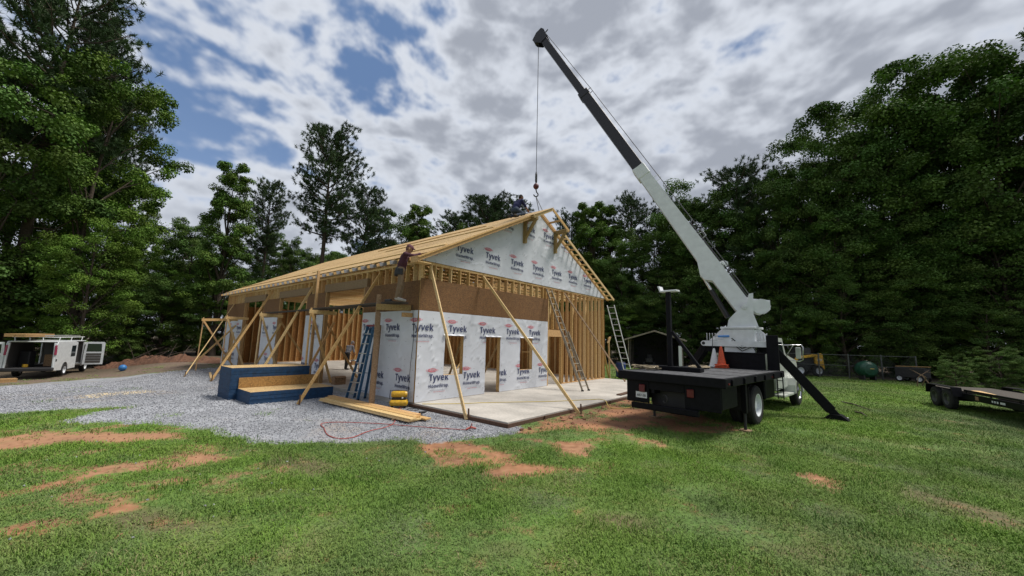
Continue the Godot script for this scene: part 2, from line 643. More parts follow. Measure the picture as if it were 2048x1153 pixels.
const CLAY := [
	[Vector2(-7.74, -2.34), Vector2(-7.51, -2.33), Vector2(-6.85, -2.89), Vector2(-6.21, -2.70), Vector2(-5.21, -1.69), Vector2(-5.28, -0.96), Vector2(-4.91, 0.28), Vector2(-5.70, -0.28), Vector2(-6.57, -0.83), Vector2(-7.14, -1.07), Vector2(-7.44, -0.93), Vector2(-7.64, -0.98)],
	[Vector2(-7.46, 1.58), Vector2(-7.32, 1.50), Vector2(-7.04, 1.39), Vector2(-6.68, 1.19), Vector2(-6.16, 1.06), Vector2(-5.68, 1.06), Vector2(-4.83, 1.54), Vector2(-5.03, 2.05), Vector2(-5.69, 1.90), Vector2(-6.35, 1.52), Vector2(-6.78, 1.70), Vector2(-7.07, 1.82), Vector2(-7.30, 1.83), Vector2(-7.43, 1.99)],
	[Vector2(-7.30, 3.09), Vector2(-7.05, 3.01), Vector2(-6.84, 3.01), Vector2(-6.96, 3.27), Vector2(-7.17, 3.31), Vector2(-7.29, 3.29)],
	[Vector2(-6.85, 2.18), Vector2(-6.62, 2.08), Vector2(-6.58, 2.69), Vector2(-6.80, 2.71)],
	[Vector2(-5.64, 2.23), Vector2(-5.39, 2.28), Vector2(-5.52, 2.72)],
	[Vector2(-5.04, 2.85), Vector2(-4.73, 3.22), Vector2(-5.00, 3.34)],
	[Vector2(-6.48, 3.15), Vector2(-6.13, 3.25), Vector2(-6.03, 3.49), Vector2(-6.41, 3.54)],
	[Vector2(-5.83, 2.48), Vector2(-5.62, 2.48), Vector2(-5.71, 2.84)],
	[Vector2(-0.09, 3.96), Vector2(1.63, 3.75), Vector2(6.90, 3.70), Vector2(5.98, 5.28), Vector2(4.72, 7.62), Vector2(3.34, 7.65), Vector2(2.50, 6.44), Vector2(1.80, 5.76), Vector2(0.88, 4.55), Vector2(-0.21, 4.48)],
	[Vector2(-2.31, 3.18), Vector2(-1.66, 3.54), Vector2(-1.35, 4.63), Vector2(-1.57, 5.30), Vector2(-2.39, 5.12), Vector2(-2.85, 4.67), Vector2(-2.55, 3.89)],
	[Vector2(-2.45, 5.18), Vector2(-1.56, 5.51), Vector2(-1.58, 6.04), Vector2(-1.99, 6.13), Vector2(-2.47, 5.83)],
	[Vector2(-0.51, 5.09), Vector2(0.19, 5.36), Vector2(0.06, 6.11), Vector2(-0.95, 6.04)],
	[Vector2(-4.05, 5.65), Vector2(-3.65, 5.88), Vector2(-3.78, 6.03)],
	[Vector2(-0.14, 6.16), Vector2(0.49, 6.33), Vector2(-0.04, 6.52)],
	[Vector2(0.93, 8.93), Vector2(1.27, 9.36), Vector2(0.86, 9.72), Vector2(0.20, 9.44), Vector2(0.58, 9.13)],
	[Vector2(-0.94, 8.34), Vector2(-0.99, 8.59), Vector2(-1.18, 8.68), Vector2(-1.21, 8.48)],
	[Vector2(-4.85, 6.68), Vector2(-4.58, 6.77), Vector2(-4.78, 6.95)],
	[Vector2(-0.65, 8.99), Vector2(-0.37, 9.30), Vector2(-0.75, 9.21)]]
const THATCH := [
	[Vector2(1.67, 10.21), Vector2(1.18, 10.92), Vector2(0.81, 11.38), Vector2(0.18, 11.23), Vector2(0.45, 10.80), Vector2(0.99, 10.22)],
	[Vector2(-2.10, 8.78), Vector2(-1.89, 9.37), Vector2(-2.08, 9.67), Vector2(-2.24, 9.15)],
	[Vector2(1.27, 8.36), Vector2(1.33, 8.81), Vector2(0.48, 8.48)],
	[Vector2(2.71, 10.60), Vector2(2.98, 11.04), Vector2(2.27, 10.67)],
	[Vector2(-4.27, 1.98), Vector2(-3.92, 3.49), Vector2(-4.42, 3.93), Vector2(-4.78, 2.63)],
	[Vector2(-6.62, 3.23), Vector2(-6.05, 3.63), Vector2(-5.83, 4.57), Vector2(-6.41, 3.95)],
	[Vector2(-4.06, 6.77), Vector2(-3.85, 7.26), Vector2(-4.24, 7.21)],
	[Vector2(-2.61, 7.45), Vector2(-2.28, 8.10), Vector2(-2.80, 7.95)]]
const THIN := [
	[Vector2(-8.02, -4.65), Vector2(-4.82, -0.17), Vector2(-4.32, 2.14), Vector2(-4.81, 3.53), Vector2(-5.67, 3.30), Vector2(-6.56, 3.46), Vector2(-7.38, 3.59)],
	[Vector2(-2.37, 2.85), Vector2(0.23, 4.00), Vector2(6.67, 3.80), Vector2(5.12, 8.01), Vector2(0.61, 6.79), Vector2(-1.38, 6.75), Vector2(-2.92, 6.03), Vector2(-3.08, 4.71)],
	[Vector2(1.03, 8.69), Vector2(1.31, 9.85), Vector2(0.30, 9.87), Vector2(0.01, 8.93)]]
const DIRT := [
	[Vector2(-9.08, -19.11), Vector2(-8.38, -21.16), Vector2(-5.11, -24.12), Vector2(-1.98, -18.73), Vector2(-0.43, -18.00), Vector2(1.17, -24.83), Vector2(-2.06, -30.01), Vector2(-4.71, -37.81), Vector2(-9.39, -41.21), Vector2(-10.84, -41.96)]]
const SAWDUST := [
	[Vector2(-6.31, -8.45), Vector2(-5.85, -9.09), Vector2(-4.61, -9.25), Vector2(-4.59, -8.35), Vector2(-5.48, -7.96), Vector2(-6.15, -7.50)]]

# ---------------------------------------------------------------- ground: lawn, red clay, gravel
const GX0 := -24.0
const GZ0 := -42.0
const GS := 64.0
var mask_gravel: Image
var mask_clay: Image
var mask_thatch: Image
var mask_thin: Image
var edge_noise: FastNoiseLite
var tuft_noise: FastNoiseLite

func raster(polys: Array, s: int) -> Image:
	# soft mask of polygons on the ground square
	var im := Image.create(s, s, false, Image.FORMAT_L8)
	for poly in polys:
		var pv := PackedVector2Array(poly)
		var lo := Vector2(1e9, 1e9)
		var hi := Vector2(-1e9, -1e9)
		for p in pv:
			lo = lo.min(p)
			hi = hi.max(p)
		var x0 := clampi(int((lo.x - GX0) / GS * s) - 1, 0, s - 1)
		var x1 := clampi(int((hi.x - GX0) / GS * s) + 1, 0, s - 1)
		var y0 := clampi(int((lo.y - GZ0) / GS * s) - 1, 0, s - 1)
		var y1 := clampi(int((hi.y - GZ0) / GS * s) + 1, 0, s - 1)
		for y in range(y0, y1 + 1):
			for x in range(x0, x1 + 1):
				var p := Vector2(GX0 + (x + 0.5) / s * GS, GZ0 + (y + 0.5) / s * GS)
				if Geometry2D.is_point_in_polygon(p, pv):
					im.set_pixel(x, y, Color.WHITE)
	# soften by scaling down and up, so that noise can break the edge
	im.resize(s / 2, s / 2, Image.INTERPOLATE_BILINEAR)
	im.resize(s, s, Image.INTERPOLATE_CUBIC)
	return im

func mask_at(im: Image, x: float, z: float) -> float:
	var s := im.get_width()
	var u := clampf((x - GX0) / GS * s - 0.5, 0.0, s - 1.001)
	var v := clampf((z - GZ0) / GS * s - 0.5, 0.0, s - 1.001)
	var i := int(u)
	var j := int(v)
	var fu := u - i
	var fv := v - j
	var i2 := mini(i + 1, s - 1)
	var j2 := mini(j + 1, s - 1)
	return lerpf(lerpf(im.get_pixel(i, j).r, im.get_pixel(i2, j).r, fu), lerpf(im.get_pixel(i, j2).r, im.get_pixel(i2, j2).r, fu), fv)

# 0 lawn, 1 clay, 2 gravel; broken edges, grass tufts inside the clay
func cover_at(x: float, z: float) -> Vector2:
	var e := edge_noise.get_noise_2d(x, z) + edge_noise.get_noise_2d(x * 4.0 + 50.0, z * 4.0) * 0.45
	var mg := mask_at(mask_gravel, x, z)
	var g := smoothstep(0.34, 0.66, mg + e * 0.75) * smoothstep(0.04, 0.2, mg)
	var c := smoothstep(0.18, 0.82, mask_at(mask_clay, x, z) * 0.72 + mask_at(mask_thin, x, z) * 0.34 + e * 1.15 - smoothstep(0.05, 0.45, tuft_noise.get_noise_2d(x, z)) * 0.45)
	return Vector2(c, g)

func build_ground() -> void:
	edge_noise = noise(301, 1.1, 5)
	edge_noise.fractal_gain = 0.62
	tuft_noise = noise(302, 0.8, 4)
	mask_gravel = raster([GRAVEL], 512)
	var clay_all := CLAY.duplicate()
	mask_clay = raster(clay_all, 768)
	mask_thatch = raster(THATCH, 512)
	mask_thin = raster(THIN, 256)
	var dirt := raster(DIRT, 256)
	var saw := raster(SAWDUST, 512)
	var s := 1152
	var n_big := noise(310, 0.09, 3)
	var n_mid := noise(311, 0.7, 4)
	var n_fine := noise(312, 6.0, 3)
	var n_peb := noise(313, 14.0, 2)
	var data := PackedByteArray()
	data.resize(s * s * 3)
	var lawn_a := Vector3(0.075, 0.135, 0.030)
	var lawn_b := Vector3(0.105, 0.20, 0.03)
	var dry := Vector3(0.145, 0.115, 0.055)
	var clay_a := Vector3(0.33, 0.158, 0.075)
	var clay_b := Vector3(0.185, 0.084, 0.040)
	var gr_a := Vector3(0.18, 0.188, 0.205)
	var gr_b := Vector3(0.34, 0.355, 0.38)
	var earth := Vector3(0.15, 0.105, 0.075)
	var sawc := Vector3(0.58, 0.47, 0.28)
	var i := 0
	for y in s:
		var z := GZ0 + (y + 0.5) / s * GS
		for x in s:
			var wx := GX0 + (x + 0.5) / s * GS
			var mid := n_mid.get_noise_2d(wx, z)
			var fine := n_fine.get_noise_2d(wx, z)
			var big := n_big.get_noise_2d(wx, z)
			var c := lawn_a.lerp(lawn_b, clampf(0.5 + big * 0.9 + mid * 0.5 + fine * 0.5, 0, 1))
			c = c.lerp(dry, clampf(0.02 + mid * 0.8 + fine * 0.4, 0, 0.7))
			var th := mask_at(mask_thatch, wx, z)
			if th > 0.02:
				c = c.lerp(dry * 0.8, clampf(th + mid * 0.6, 0, 0.9))
			var cv := cover_at(wx, z)
			if cv.x > 0.0:
				var cc := clay_b.lerp(clay_a, clampf(0.5 + mid * 0.9 + fine * 0.6, 0, 1))
				cc = cc.lerp(Vector3(0.40, 0.25, 0.15), clampf(big * 1.0 + fine * 0.5 - mid * 0.4, 0, 0.3))
				cc = cc.lerp(Vector3(0.15, 0.075, 0.045), clampf(-big * 0.8 - mid * 1.1 + fine * 0.4 - 0.1, 0, 0.7))
				c = c.lerp(cc, cv.x)
			if cv.y > 0.0:
				var stone := n_peb.get_noise_2d(wx, z)
				var gc := gr_a.lerp(gr_b, clampf(0.5 + stone * 0.9 + mid * 0.5 + big * 0.5, 0, 1))
				gc = gc.lerp(Vector3(0.24, 0.185, 0.14), clampf(mid * 0.8 - big * 0.9 - 0.15, 0, 0.5))
				c = c.lerp(gc, cv.y)
				var sd := mask_at(saw, wx, z)
				if sd > 0.02:
					c = c.lerp(sawc, clampf(sd * 0.8 + fine * 0.8 + mid * 0.5 - 0.1, 0, 0.85))
			var dr := mask_at(dirt, wx, z)
			if dr > 0.02:
				c = c.lerp(earth * (1.0 + fine * 0.6), clampf(dr * 1.0 + mid * 0.5, 0, 1))
			# leaf litter under the woods
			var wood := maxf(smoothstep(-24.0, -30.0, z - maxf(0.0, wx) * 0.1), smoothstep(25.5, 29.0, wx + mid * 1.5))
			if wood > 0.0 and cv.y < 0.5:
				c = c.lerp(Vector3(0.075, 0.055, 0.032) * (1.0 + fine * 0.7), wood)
			var q := Color(c.x, c.y, c.z).linear_to_srgb()
			data[i] = int(clampf(q.r, 0, 1) * 255)
			data[i + 1] = int(clampf(q.g, 0, 1) * 255)
			data[i + 2] = int(clampf(q.b, 0, 1) * 255)
			i += 3
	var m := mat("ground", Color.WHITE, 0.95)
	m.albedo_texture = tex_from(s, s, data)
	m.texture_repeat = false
	# grid: metre steps near, long steps out to the horizon
	var xs := PackedFloat32Array([-500, -250, -120, -60, -40, -30])
	for k in range(-24, 41):
		xs.append(k)
	xs.append_array([50, 65, 90, 150, 280, 500])
	var zs := PackedFloat32Array([-500, -280, -150, -90, -60, -48])
	for k in range(-42, 23):
		zs.append(k)
	zs.append_array([30, 40, 60, 120, 250, 500])
	var nz := noise(330, 0.35, 3)
	var v := PackedVector3Array()
	var nn := PackedVector3Array()
	var uv := PackedVector2Array()
	var idx := PackedInt32Array()
	for a in zs.size():
		for b in xs.size():
			var x := xs[b]
			var z := zs[a]
			var wob := func(px, pz): return gy(px, pz) + (nz.get_noise_2d(px, pz) * 0.03 - 0.012 if not (px > -1.5 and px < 13.5 and pz > -22.0 and pz < 4.5) else -0.004)
			var h0: float = wob.call(x, z)
			v.append(Vector3(x, h0, z))
			nn.append(Vector3(wob.call(x - 0.5, z) - wob.call(x + 0.5, z), 1.0, wob.call(x, z - 0.5) - wob.call(x, z + 0.5)).normalized())
			uv.append(Vector2((x - GX0) / GS, (z - GZ0) / GS))
	var cols := xs.size()
	for a in zs.size() - 1:
		for b in cols - 1:
			var p := a * cols + b
			idx.append_array([p, p + 1, p + cols + 1, p, p + cols + 1, p + cols])
	var arr := []
	arr.resize(Mesh.ARRAY_MAX)
	arr[Mesh.ARRAY_VERTEX] = v
	arr[Mesh.ARRAY_NORMAL] = nn
	arr[Mesh.ARRAY_TEX_UV] = uv
	arr[Mesh.ARRAY_INDEX] = idx
	var mesh := ArrayMesh.new()
	mesh.add_surface_from_arrays(Mesh.PRIMITIVE_TRIANGLES, arr)
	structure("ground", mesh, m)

func build_slab() -> void:
	var b := MB.new()
	b.block(Vector3(0.0, -0.22, -20.3), Vector3(12.42, 0.0, 3.66), 0.008)
	var s := structure("concrete_slab", b.mesh(), M.concrete)
	board("form_board", s, Vector3(-0.035, -0.085, 3.7), Vector3(-0.035, -0.085, -0.6), 0.035, 0.1, Vector3.UP, "formboard")
	board("form_board", s, Vector3(-0.05, -0.085, 3.695), Vector3(6.6, -0.085, 3.695), 0.035, 0.1, Vector3.UP, "formboard")
	board("form_board", s, Vector3(6.65, -0.088, 3.71), Vector3(12.3, -0.085, 3.69), 0.035, 0.1, Vector3.UP, "formboard")
	for x in [1.4, 3.3, 5.2, 7.1]:
		board("stake", s, Vector3(x, -0.3, 3.745), Vector3(x + 0.01, -0.02, 3.74), 0.04, 0.03, Vector3.RIGHT, "formboard")

# ---------------------------------------------------------------- grass blades, pebbles and clods
func blade_patch(seed_value: int, count: int, half: float, tall: float, wide: float) -> ArrayMesh:
	var r := RandomNumberGenerator.new()
	r.seed = seed_value
	var b := MB.new()
	b.uses_color = true
	for k in count:
		var p := Vector3(r.randf_range(-half, half), -0.01, r.randf_range(-half, half))
		var a := r.randf() * TAU
		var lean := r.randf_range(0.25, 1.25)
		var l := tall * r.randf_range(0.55, 1.25)
		var d := Vector3(cos(a) * sin(lean), cos(lean), sin(a) * sin(lean))
		var side := Vector3(-sin(a), 0, cos(a)) * wide * r.randf_range(0.6, 1.2)
		var mid := p + d * l * 0.55 + Vector3(0, 0.004, 0)
		var tip := mid + (d + Vector3(cos(a), -0.9, sin(a)) * 0.55).normalized() * l * 0.5
		var t := r.randf()
		b.tint = Color(0.55 + t * 0.8, 0.6 + t * 0.7, 0.5 + t * 0.8)
		var pick := r.randf()
		if pick < 0.10:
			b.tint = Color(2.1, 1.5, 1.6)
		elif pick < 0.28:
			b.tint = Color(1.7, 1.6, 1.7)
		b.tri(p - side, p + side, mid + side * 0.8)
		b.tri(p - side, mid + side * 0.8, mid - side * 0.8)
		b.tri(mid - side * 0.8, mid + side * 0.8, tip)
	return b.mesh()

func scatter(called: String, mesh: Mesh, m: Material, xfs: Array, cols: Array, label: String, category: String) -> void:
	var mm := MultiMesh.new()
	mm.transform_format = MultiMesh.TRANSFORM_3D
	mm.use_colors = true
	mm.mesh = mesh
	mm.instance_count = xfs.size()
	for i in xfs.size():
		mm.set_instance_transform(i, xfs[i])
		mm.set_instance_color(i, cols[i])
	var o := MultiMeshInstance3D.new()
	o.name = numbered(called)
	o.multimesh = mm
	o.material_override = m
	add_child(o)
	tag(o, label, category, "", "stuff")

func build_ground_cover() -> void:
	var r := RandomNumberGenerator.new()
	r.seed = 99
	var n_mid := noise(311, 0.7, 4)
	var n_big := noise(310, 0.09, 3)
	var n_clump := noise(315, 0.9, 3)
	var fwd := Vector3(0.764, 0, -0.645)
	var rgt := Vector3(0.642, 0, 0.766)
	var patch := blade_patch(500, 85, 0.18, 0.055, 0.0042)
	var lists := []
	var tints := []
	var rings := [[2.6, 8.0, 0.115], [8.0, 14.0, 0.17], [14.0, 23.0, 0.27], [23.0, 36.0, 0.45]]
	for rg in rings:
		var d: float = rg[0]
		while d < rg[1]:
			var half: float = d * 1.42 + 0.6
			var sx := -half
			while sx < half:
				var p: Vector3 = CAM_POS + fwd * (d + r.randf_range(-0.5, 0.5) * rg[2]) + rgt * (sx + r.randf_range(-0.5, 0.5) * rg[2])
				sx += rg[2]
				if p.x > -0.15 and p.x < 12.6 and p.z < 3.85 and p.z > -20.5:
					continue
				if p.x > 30.0 or p.z < -26.0:
					continue
				var cv := cover_at(p.x, p.z)
				var bare := maxf(cv.x, cv.y)
				if r.randf() < maxf(pow(cv.x, 1.4) * 0.93, cv.y * 1.1) + mask_at(mask_thin, p.x, p.z) * 0.1:
					continue
				if p.z < -13.0 and p.x < 0.5 and r.randf() < 0.93:
					continue
				var mid := n_mid.get_noise_2d(p.x, p.z)
				var th := mask_at(mask_thatch, p.x, p.z)
				if r.randf() < clampf(th * 0.8 + mid * 0.5, 0, 0.75):
					continue
				var cl := n_clump.get_noise_2d(p.x, p.z)
				var g := clampf(0.45 + n_big.get_noise_2d(p.x, p.z) * 1.1 + mid * 0.5 + r.randfn(0, 0.12), 0, 1)
				var c := Color(0.128, 0.188, 0.070).lerp(Color(0.170, 0.300, 0.040), g)
				c = c.lerp(Color(0.23, 0.2, 0.11), clampf(th * 0.5 + maxf(0.0, mid) * 0.55 + r.randfn(0.03, 0.07), 0, 0.65))
				if cl > 0.28:
					c = c.lerp(Color(0.125, 0.235, 0.035), clampf((cl - 0.28) * 2.6, 0, 0.7))
				elif cl < -0.25:
					c = c.lerp(Color(0.16, 0.185, 0.10), clampf((-0.25 - cl) * 2.6, 0, 0.8))
					if r.randf() < 0.3:
						continue
				var sc: float = (rg[2] / 0.115) * 0.85 if rg[2] > 0.15 else 1.0
				sc = minf(sc, 2.2) * r.randf_range(0.8, 1.2)
				var bs := Basis(Vector3.UP, r.randf() * TAU).scaled(Vector3(sc, minf(sc, 1.3) * (1.0 - bare * 0.4) * r.randf_range(0.7, 1.3) * (1.0 + maxf(cl, -0.4) * 0.9), sc))
				if r.randf() < 0.012:
					bs = bs.scaled(Vector3(1.2, 2.1, 1.2))
					c = c.lerp(Color(0.07, 0.15, 0.03), 0.7)
				elif r.randf() < 0.03:
					c = c.lerp(Color(0.30, 0.25, 0.14), 0.7)
				lists.append(Transform3D(bs, Vector3(p.x, gy(p.x, p.z) - 0.005, p.z)))
				tints.append(c)
			d += rg[2]
	scatter("grass", patch, M.blade, lists, tints, "short mown lawn grass across the yard", "grass")
	# crushed stone on the drive
	var st := MB.new()
	st.uses_color = true
	var rs := RandomNumberGenerator.new()
	rs.seed = 4
	var pts := []
	for q in [Vector3(1, 0, 0), Vector3(-1, 0, 0), Vector3(0, 0.7, 0), Vector3(0, -0.7, 0), Vector3(0, 0, 1), Vector3(0, 0, -1)]:
		pts.append(q * rs.randf_range(0.75, 1.2))
	for f in [[0, 2, 4], [4, 2, 1], [1, 2, 5], [5, 2, 0], [0, 4, 3], [4, 1, 3], [1, 5, 3], [5, 0, 3]]:
		st.face([pts[f[0]], pts[f[1]], pts[f[2]]], Vector3.ZERO)
	var stone := st.mesh()
	var sx := []
	var sc2 := []
	for k in 60000:
		var x := r.randf_range(-9.5, 0.4)
		var z := 4.3 - pow(r.randf(), 1.5) * 24.0
		if x > -0.12 and z < 3.75:
			continue
		var cv := cover_at(x, z)
		if r.randf() > cv.y + (0.015 if r.randf() < 0.3 else 0.0):
			continue
		var s := r.randf_range(0.009, 0.022) * (1.0 + maxf(0.0, -z) * 0.03)
		sx.append(Transform3D(Basis.from_euler(Vector3(r.randf() * TAU, r.randf() * TAU, r.randf() * TAU)).scaled(Vector3(s, s * 0.8, s * 1.1)), Vector3(x, gy(x, z) + s * 0.2, z)))
		var t := r.randf_range(0.19, 0.42)
		sc2.append(Color(t * 0.97, t * 0.99, t * 1.06))
	scatter("gravel", stone, M.pebble, sx, sc2, "loose grey crushed stone of the drive", "gravel")
	# clods of red clay
	sx = []
	sc2 = []
	for k in 4500:
		var x := r.randf_range(-8.0, 7.5)
		var z := r.randf_range(-3.0, 10.0)
		var cv := cover_at(x, z)
		if cv.x < 0.4 or cv.y > 0.3 or (x > -0.1 and z < 3.75):
			continue
		var near_slab := smoothstep(1.2, 0.0, absf(z - 4.1)) if x > 0.0 else 0.0
		var s := r.randf_range(0.008, 0.02) + near_slab * pow(r.randf(), 4.0) * 0.07
		sx.append(Transform3D(Basis.from_euler(Vector3(r.randf() * TAU, r.randf() * TAU, r.randf() * TAU)).scaled(Vector3(s, s * 0.8, s)), Vector3(x, gy(x, z) + s * 0.15, z)))
		var t := r.randf_range(0.7, 1.15)
		sc2.append(Color(0.24 * t, 0.112 * t, 0.065 * t))
	scatter("soil_clods", stone, M.pebble, sx, sc2, "crumbled clods of red clay on the bare ground", "dirt")

# ---------------------------------------------------------------- the timber building
const HW := 12.3
const HL := 20.2
const TOP := 4.3
const RIDGE_X := 6.15
var text_cache := {}

func roof_y(x: float) -> float:
	# top face of the rafters
	return 4.53 + 0.5 * (RIDGE_X - absf(x - RIDGE_X))

# flat triangles of a word: left edge at 0, base line at 0, given width
func word(text: String, width: float, bold: float) -> PackedVector2Array:
	var key := "%s %.3f" % [text, width]
	if text_cache.has(key):
		return text_cache[key]
	var tm := TextMesh.new()
	var f := SystemFont.new()
	f.font_names = PackedStringArray(["Droid Sans"])
	f.font_weight = 700 if bold > 0.0 else 400
	tm.font = f
	tm.text = text
	tm.font_size = 48
	tm.pixel_size = 0.01
	tm.depth = 0.0
	tm.curve_step = 3.0
	var arr := tm.get_mesh_arrays()
	var vs: PackedVector3Array = arr[Mesh.ARRAY_VERTEX]
	var ix: PackedInt32Array = arr[Mesh.ARRAY_INDEX] if arr[Mesh.ARRAY_INDEX] != null else PackedInt32Array()
	var flat := PackedVector2Array()
	if ix.size():
		for i in ix:
			flat.append(Vector2(vs[i].x, vs[i].y))
	else:
		for p in vs:
			flat.append(Vector2(p.x, p.y))
	var x0 := 1e9
	var x1 := -1e9
	for p in flat:
		x0 = minf(x0, p.x)
		x1 = maxf(x1, p.x)
	var k := width / (x1 - x0)
	var base := 1e9
	var first := x0 + (x1 - x0) * 0.1
	for p in flat:
		if p.x < first:
			base = minf(base, p.y)
	var out := PackedVector2Array()
	for p in flat:
		out.append(Vector2((p.x - x0) * k, (p.y - base) * k))
	text_cache[key] = out
	return out

func clip_into(b: MB, tris: PackedVector2Array, at: Vector2, regions: Array, place: Callable, lift: float) -> void:
	for reg in regions:
		var pv: PackedVector2Array = reg
		var lo := pv[0]
		var hi := pv[0]
		for p in pv:
			lo = lo.min(p)
			hi = hi.max(p)
		for i in range(0, tris.size(), 3):
			var a := tris[i] + at
			var c := tris[i + 1] + at
			var d := tris[i + 2] + at
			if maxf(a.x, maxf(c.x, d.x)) < lo.x or minf(a.x, minf(c.x, d.x)) > hi.x or maxf(a.y, maxf(c.y, d.y)) < lo.y or minf(a.y, minf(c.y, d.y)) > hi.y:
				continue
			var area := (c - a).cross(d - a)
			if absf(area) < 1e-9:
				continue
			for poly in Geometry2D.intersect_polygons(PackedVector2Array([a, c, d]), pv):
				for j in range(1, poly.size() - 1):
					var q0: Vector3 = place.call(poly[0].x, poly[0].y, lift)
					var q1: Vector3 = place.call(poly[j].x, poly[j].y, lift)
					var q2: Vector3 = place.call(poly[j + 1].x, poly[j + 1].y, lift)
					var nn := (q2 - q0).cross(q1 - q0)
					var out: Vector3 = place.call(poly[0].x, poly[0].y, lift + 1.0) - q0
					if nn.dot(out) < 0.0:
						b.tri(q0, q2, q1)
					else:
						b.tri(q0, q1, q2)

func oval(w: float, h: float, ring: float) -> PackedVector2Array:
	var out := PackedVector2Array()
	for i in 16:
		var a := TAU * i / 16
		var c := TAU * (i + 1) / 16
		var p := Vector2(cos(a) * w, sin(a) * h) * 0.5
		var q := Vector2(cos(c) * w, sin(c) * h) * 0.5
		var pi_ := Vector2(cos(a) * (w - ring * 2), sin(a) * (h - ring * 2)) * 0.5
		var qi := Vector2(cos(c) * (w - ring * 2), sin(c) * (h - ring * 2)) * 0.5
		out.append_array([p, q, qi, p, qi, pi_])
	for s in [-1.0, 1.0]:
		var t := Vector2(s * (w * 0.5 + 0.05), 0)
		for e in [-1.0, 1.0]:
			var o := Vector2(s * (w * 0.5 + 0.012), e * 0.032)
			out.append_array([t, o, o + Vector2(s * 0.014, 0), t, o + Vector2(s * 0.014, 0), t + Vector2(s * 0.014, 0)])
	return out

func rect2(x: float, y: float, w: float, h: float) -> PackedVector2Array:
	return PackedVector2Array([Vector2(x, y), Vector2(x + w, y), Vector2(x + w, y + h), Vector2(x, y), Vector2(x + w, y + h), Vector2(x, y + h)])

# a sheet of white house wrap: quads (four corners each) on a wall plane, crinkled, with its printing
func wrap_sheet(parent: Node, quads: Array, place: Callable, prints: Array) -> void:
	var b := MB.new()
	for q in quads:
		var nu: int = maxi(1, int(ceil(q[0].distance_to(q[1]) / 0.09)))
		var nv: int = maxi(1, int(ceil(maxf(q[0].distance_to(q[3]), q[1].distance_to(q[2])) / 0.09)))
		for i in nu:
			for j in nv:
				var c := []
				var uvs := []
				for e in [[0, 0], [1, 0], [1, 1], [0, 1]]:
					var s: float = float(i + e[0]) / nu
					var t: float = float(j + e[1]) / nv
					var p: Vector2 = q[0].lerp(q[1], s).lerp(q[3].lerp(q[2], s), t)
					c.append(place.call(p.x, p.y, 0.0))
					uvs.append(p)
				var nrm := []
				for p in uvs:
					var du: Vector3 = place.call(p.x + 0.03, p.y, 0.0) - place.call(p.x - 0.03, p.y, 0.0)
					var dv: Vector3 = place.call(p.x, p.y + 0.03, 0.0) - place.call(p.x, p.y - 0.03, 0.0)
					var n3 := du.cross(dv).normalized()
					if n3.dot(place.call(p.x, p.y, 1.0) - place.call(p.x, p.y, 0.0)) < 0:
						n3 = -n3
					nrm.append(n3)
				b.tri_n(c[0], c[1], c[2], nrm[0], nrm[1], nrm[2], uvs[0], uvs[1], uvs[2])
				b.tri_n(c[0], c[2], c[3], nrm[0], nrm[2], nrm[3], uvs[0], uvs[2], uvs[3])
	var sheet := part("house_wrap", b.mesh(), M.wrap, parent)
	var regions := []
	for q in quads:
		regions.append(PackedVector2Array([q[0], q[1], q[2], q[3]]))
	var blue := MB.new()
	var red := MB.new()
	var grey := MB.new()
	for p in prints:
		var at: Vector2 = p
		clip_into(blue, word("Tyvek", 0.79, 0.5), at, regions, place, 0.014)
		clip_into(blue, word("HomeWrap.", 0.80, 0.4), at + Vector2(0.005, -0.21), regions, place, 0.014)
		clip_into(red, oval(0.36, 0.115, 0.02), at + Vector2(0.11, 0.325), regions, place, 0.014)
		clip_into(red, word("DUPONT", 0.27, 0.6), at + Vector2(-0.025, 0.295), regions, place, 0.014)
		for l in [[0.06, -0.285, 0.66], [0.1, -0.31, 0.55], [0.2, -0.345, 0.42]]:
			var x: float = l[0]
			while x < l[0] + l[2]:
				var w := 0.02 + 0.05 * absf(sin(x * 57.0))
				clip_into(grey if l[1] > -0.33 else red, rect2(x, l[1], w, 0.011), at, regions, place, 0.014)
				x += w + 0.016
	if blue.v.size():
		part("printed_lettering", blue.mesh(), M.print_blue, sheet)
	if red.v.size():
		part("printed_emblem", red.mesh(), M.print_red, sheet)
	if grey.v.size():
		part("small_print", grey.mesh(), M.print_grey, sheet).set_meta("kind", "stuff")
	# cap fasteners
	var caps := MB.new()
	var r := RandomNumberGenerator.new()
	r.seed = 12 + quads.size()
	for q in quads:
		var nu: int = maxi(1, int(q[0].distance_to(q[1]) / 0.42))
		for i in nu + 1:
			for j in 7:
				if r.randf() < 0.5:
					continue
				var s := clampf((i + 0.15 + r.randf() * 0.1) / (nu + 0.4), 0.02, 0.98)
				var t := clampf((j + r.randf() * 0.5) / 7.0 + 0.02, 0.02, 0.98)
				var p: Vector2 = q[0].lerp(q[1], s).lerp(q[3].lerp(q[2], s), t)
				clip_into(caps, rect2(-0.009, -0.009, 0.018, 0.018), p, [PackedVector2Array([q[0], q[1], q[2], q[3]])], place, 0.004)
	if caps.v.size():
		var o := part("fastener_caps", caps.mesh(), M.nail, sheet)
		o.set_meta("kind", "stuff")

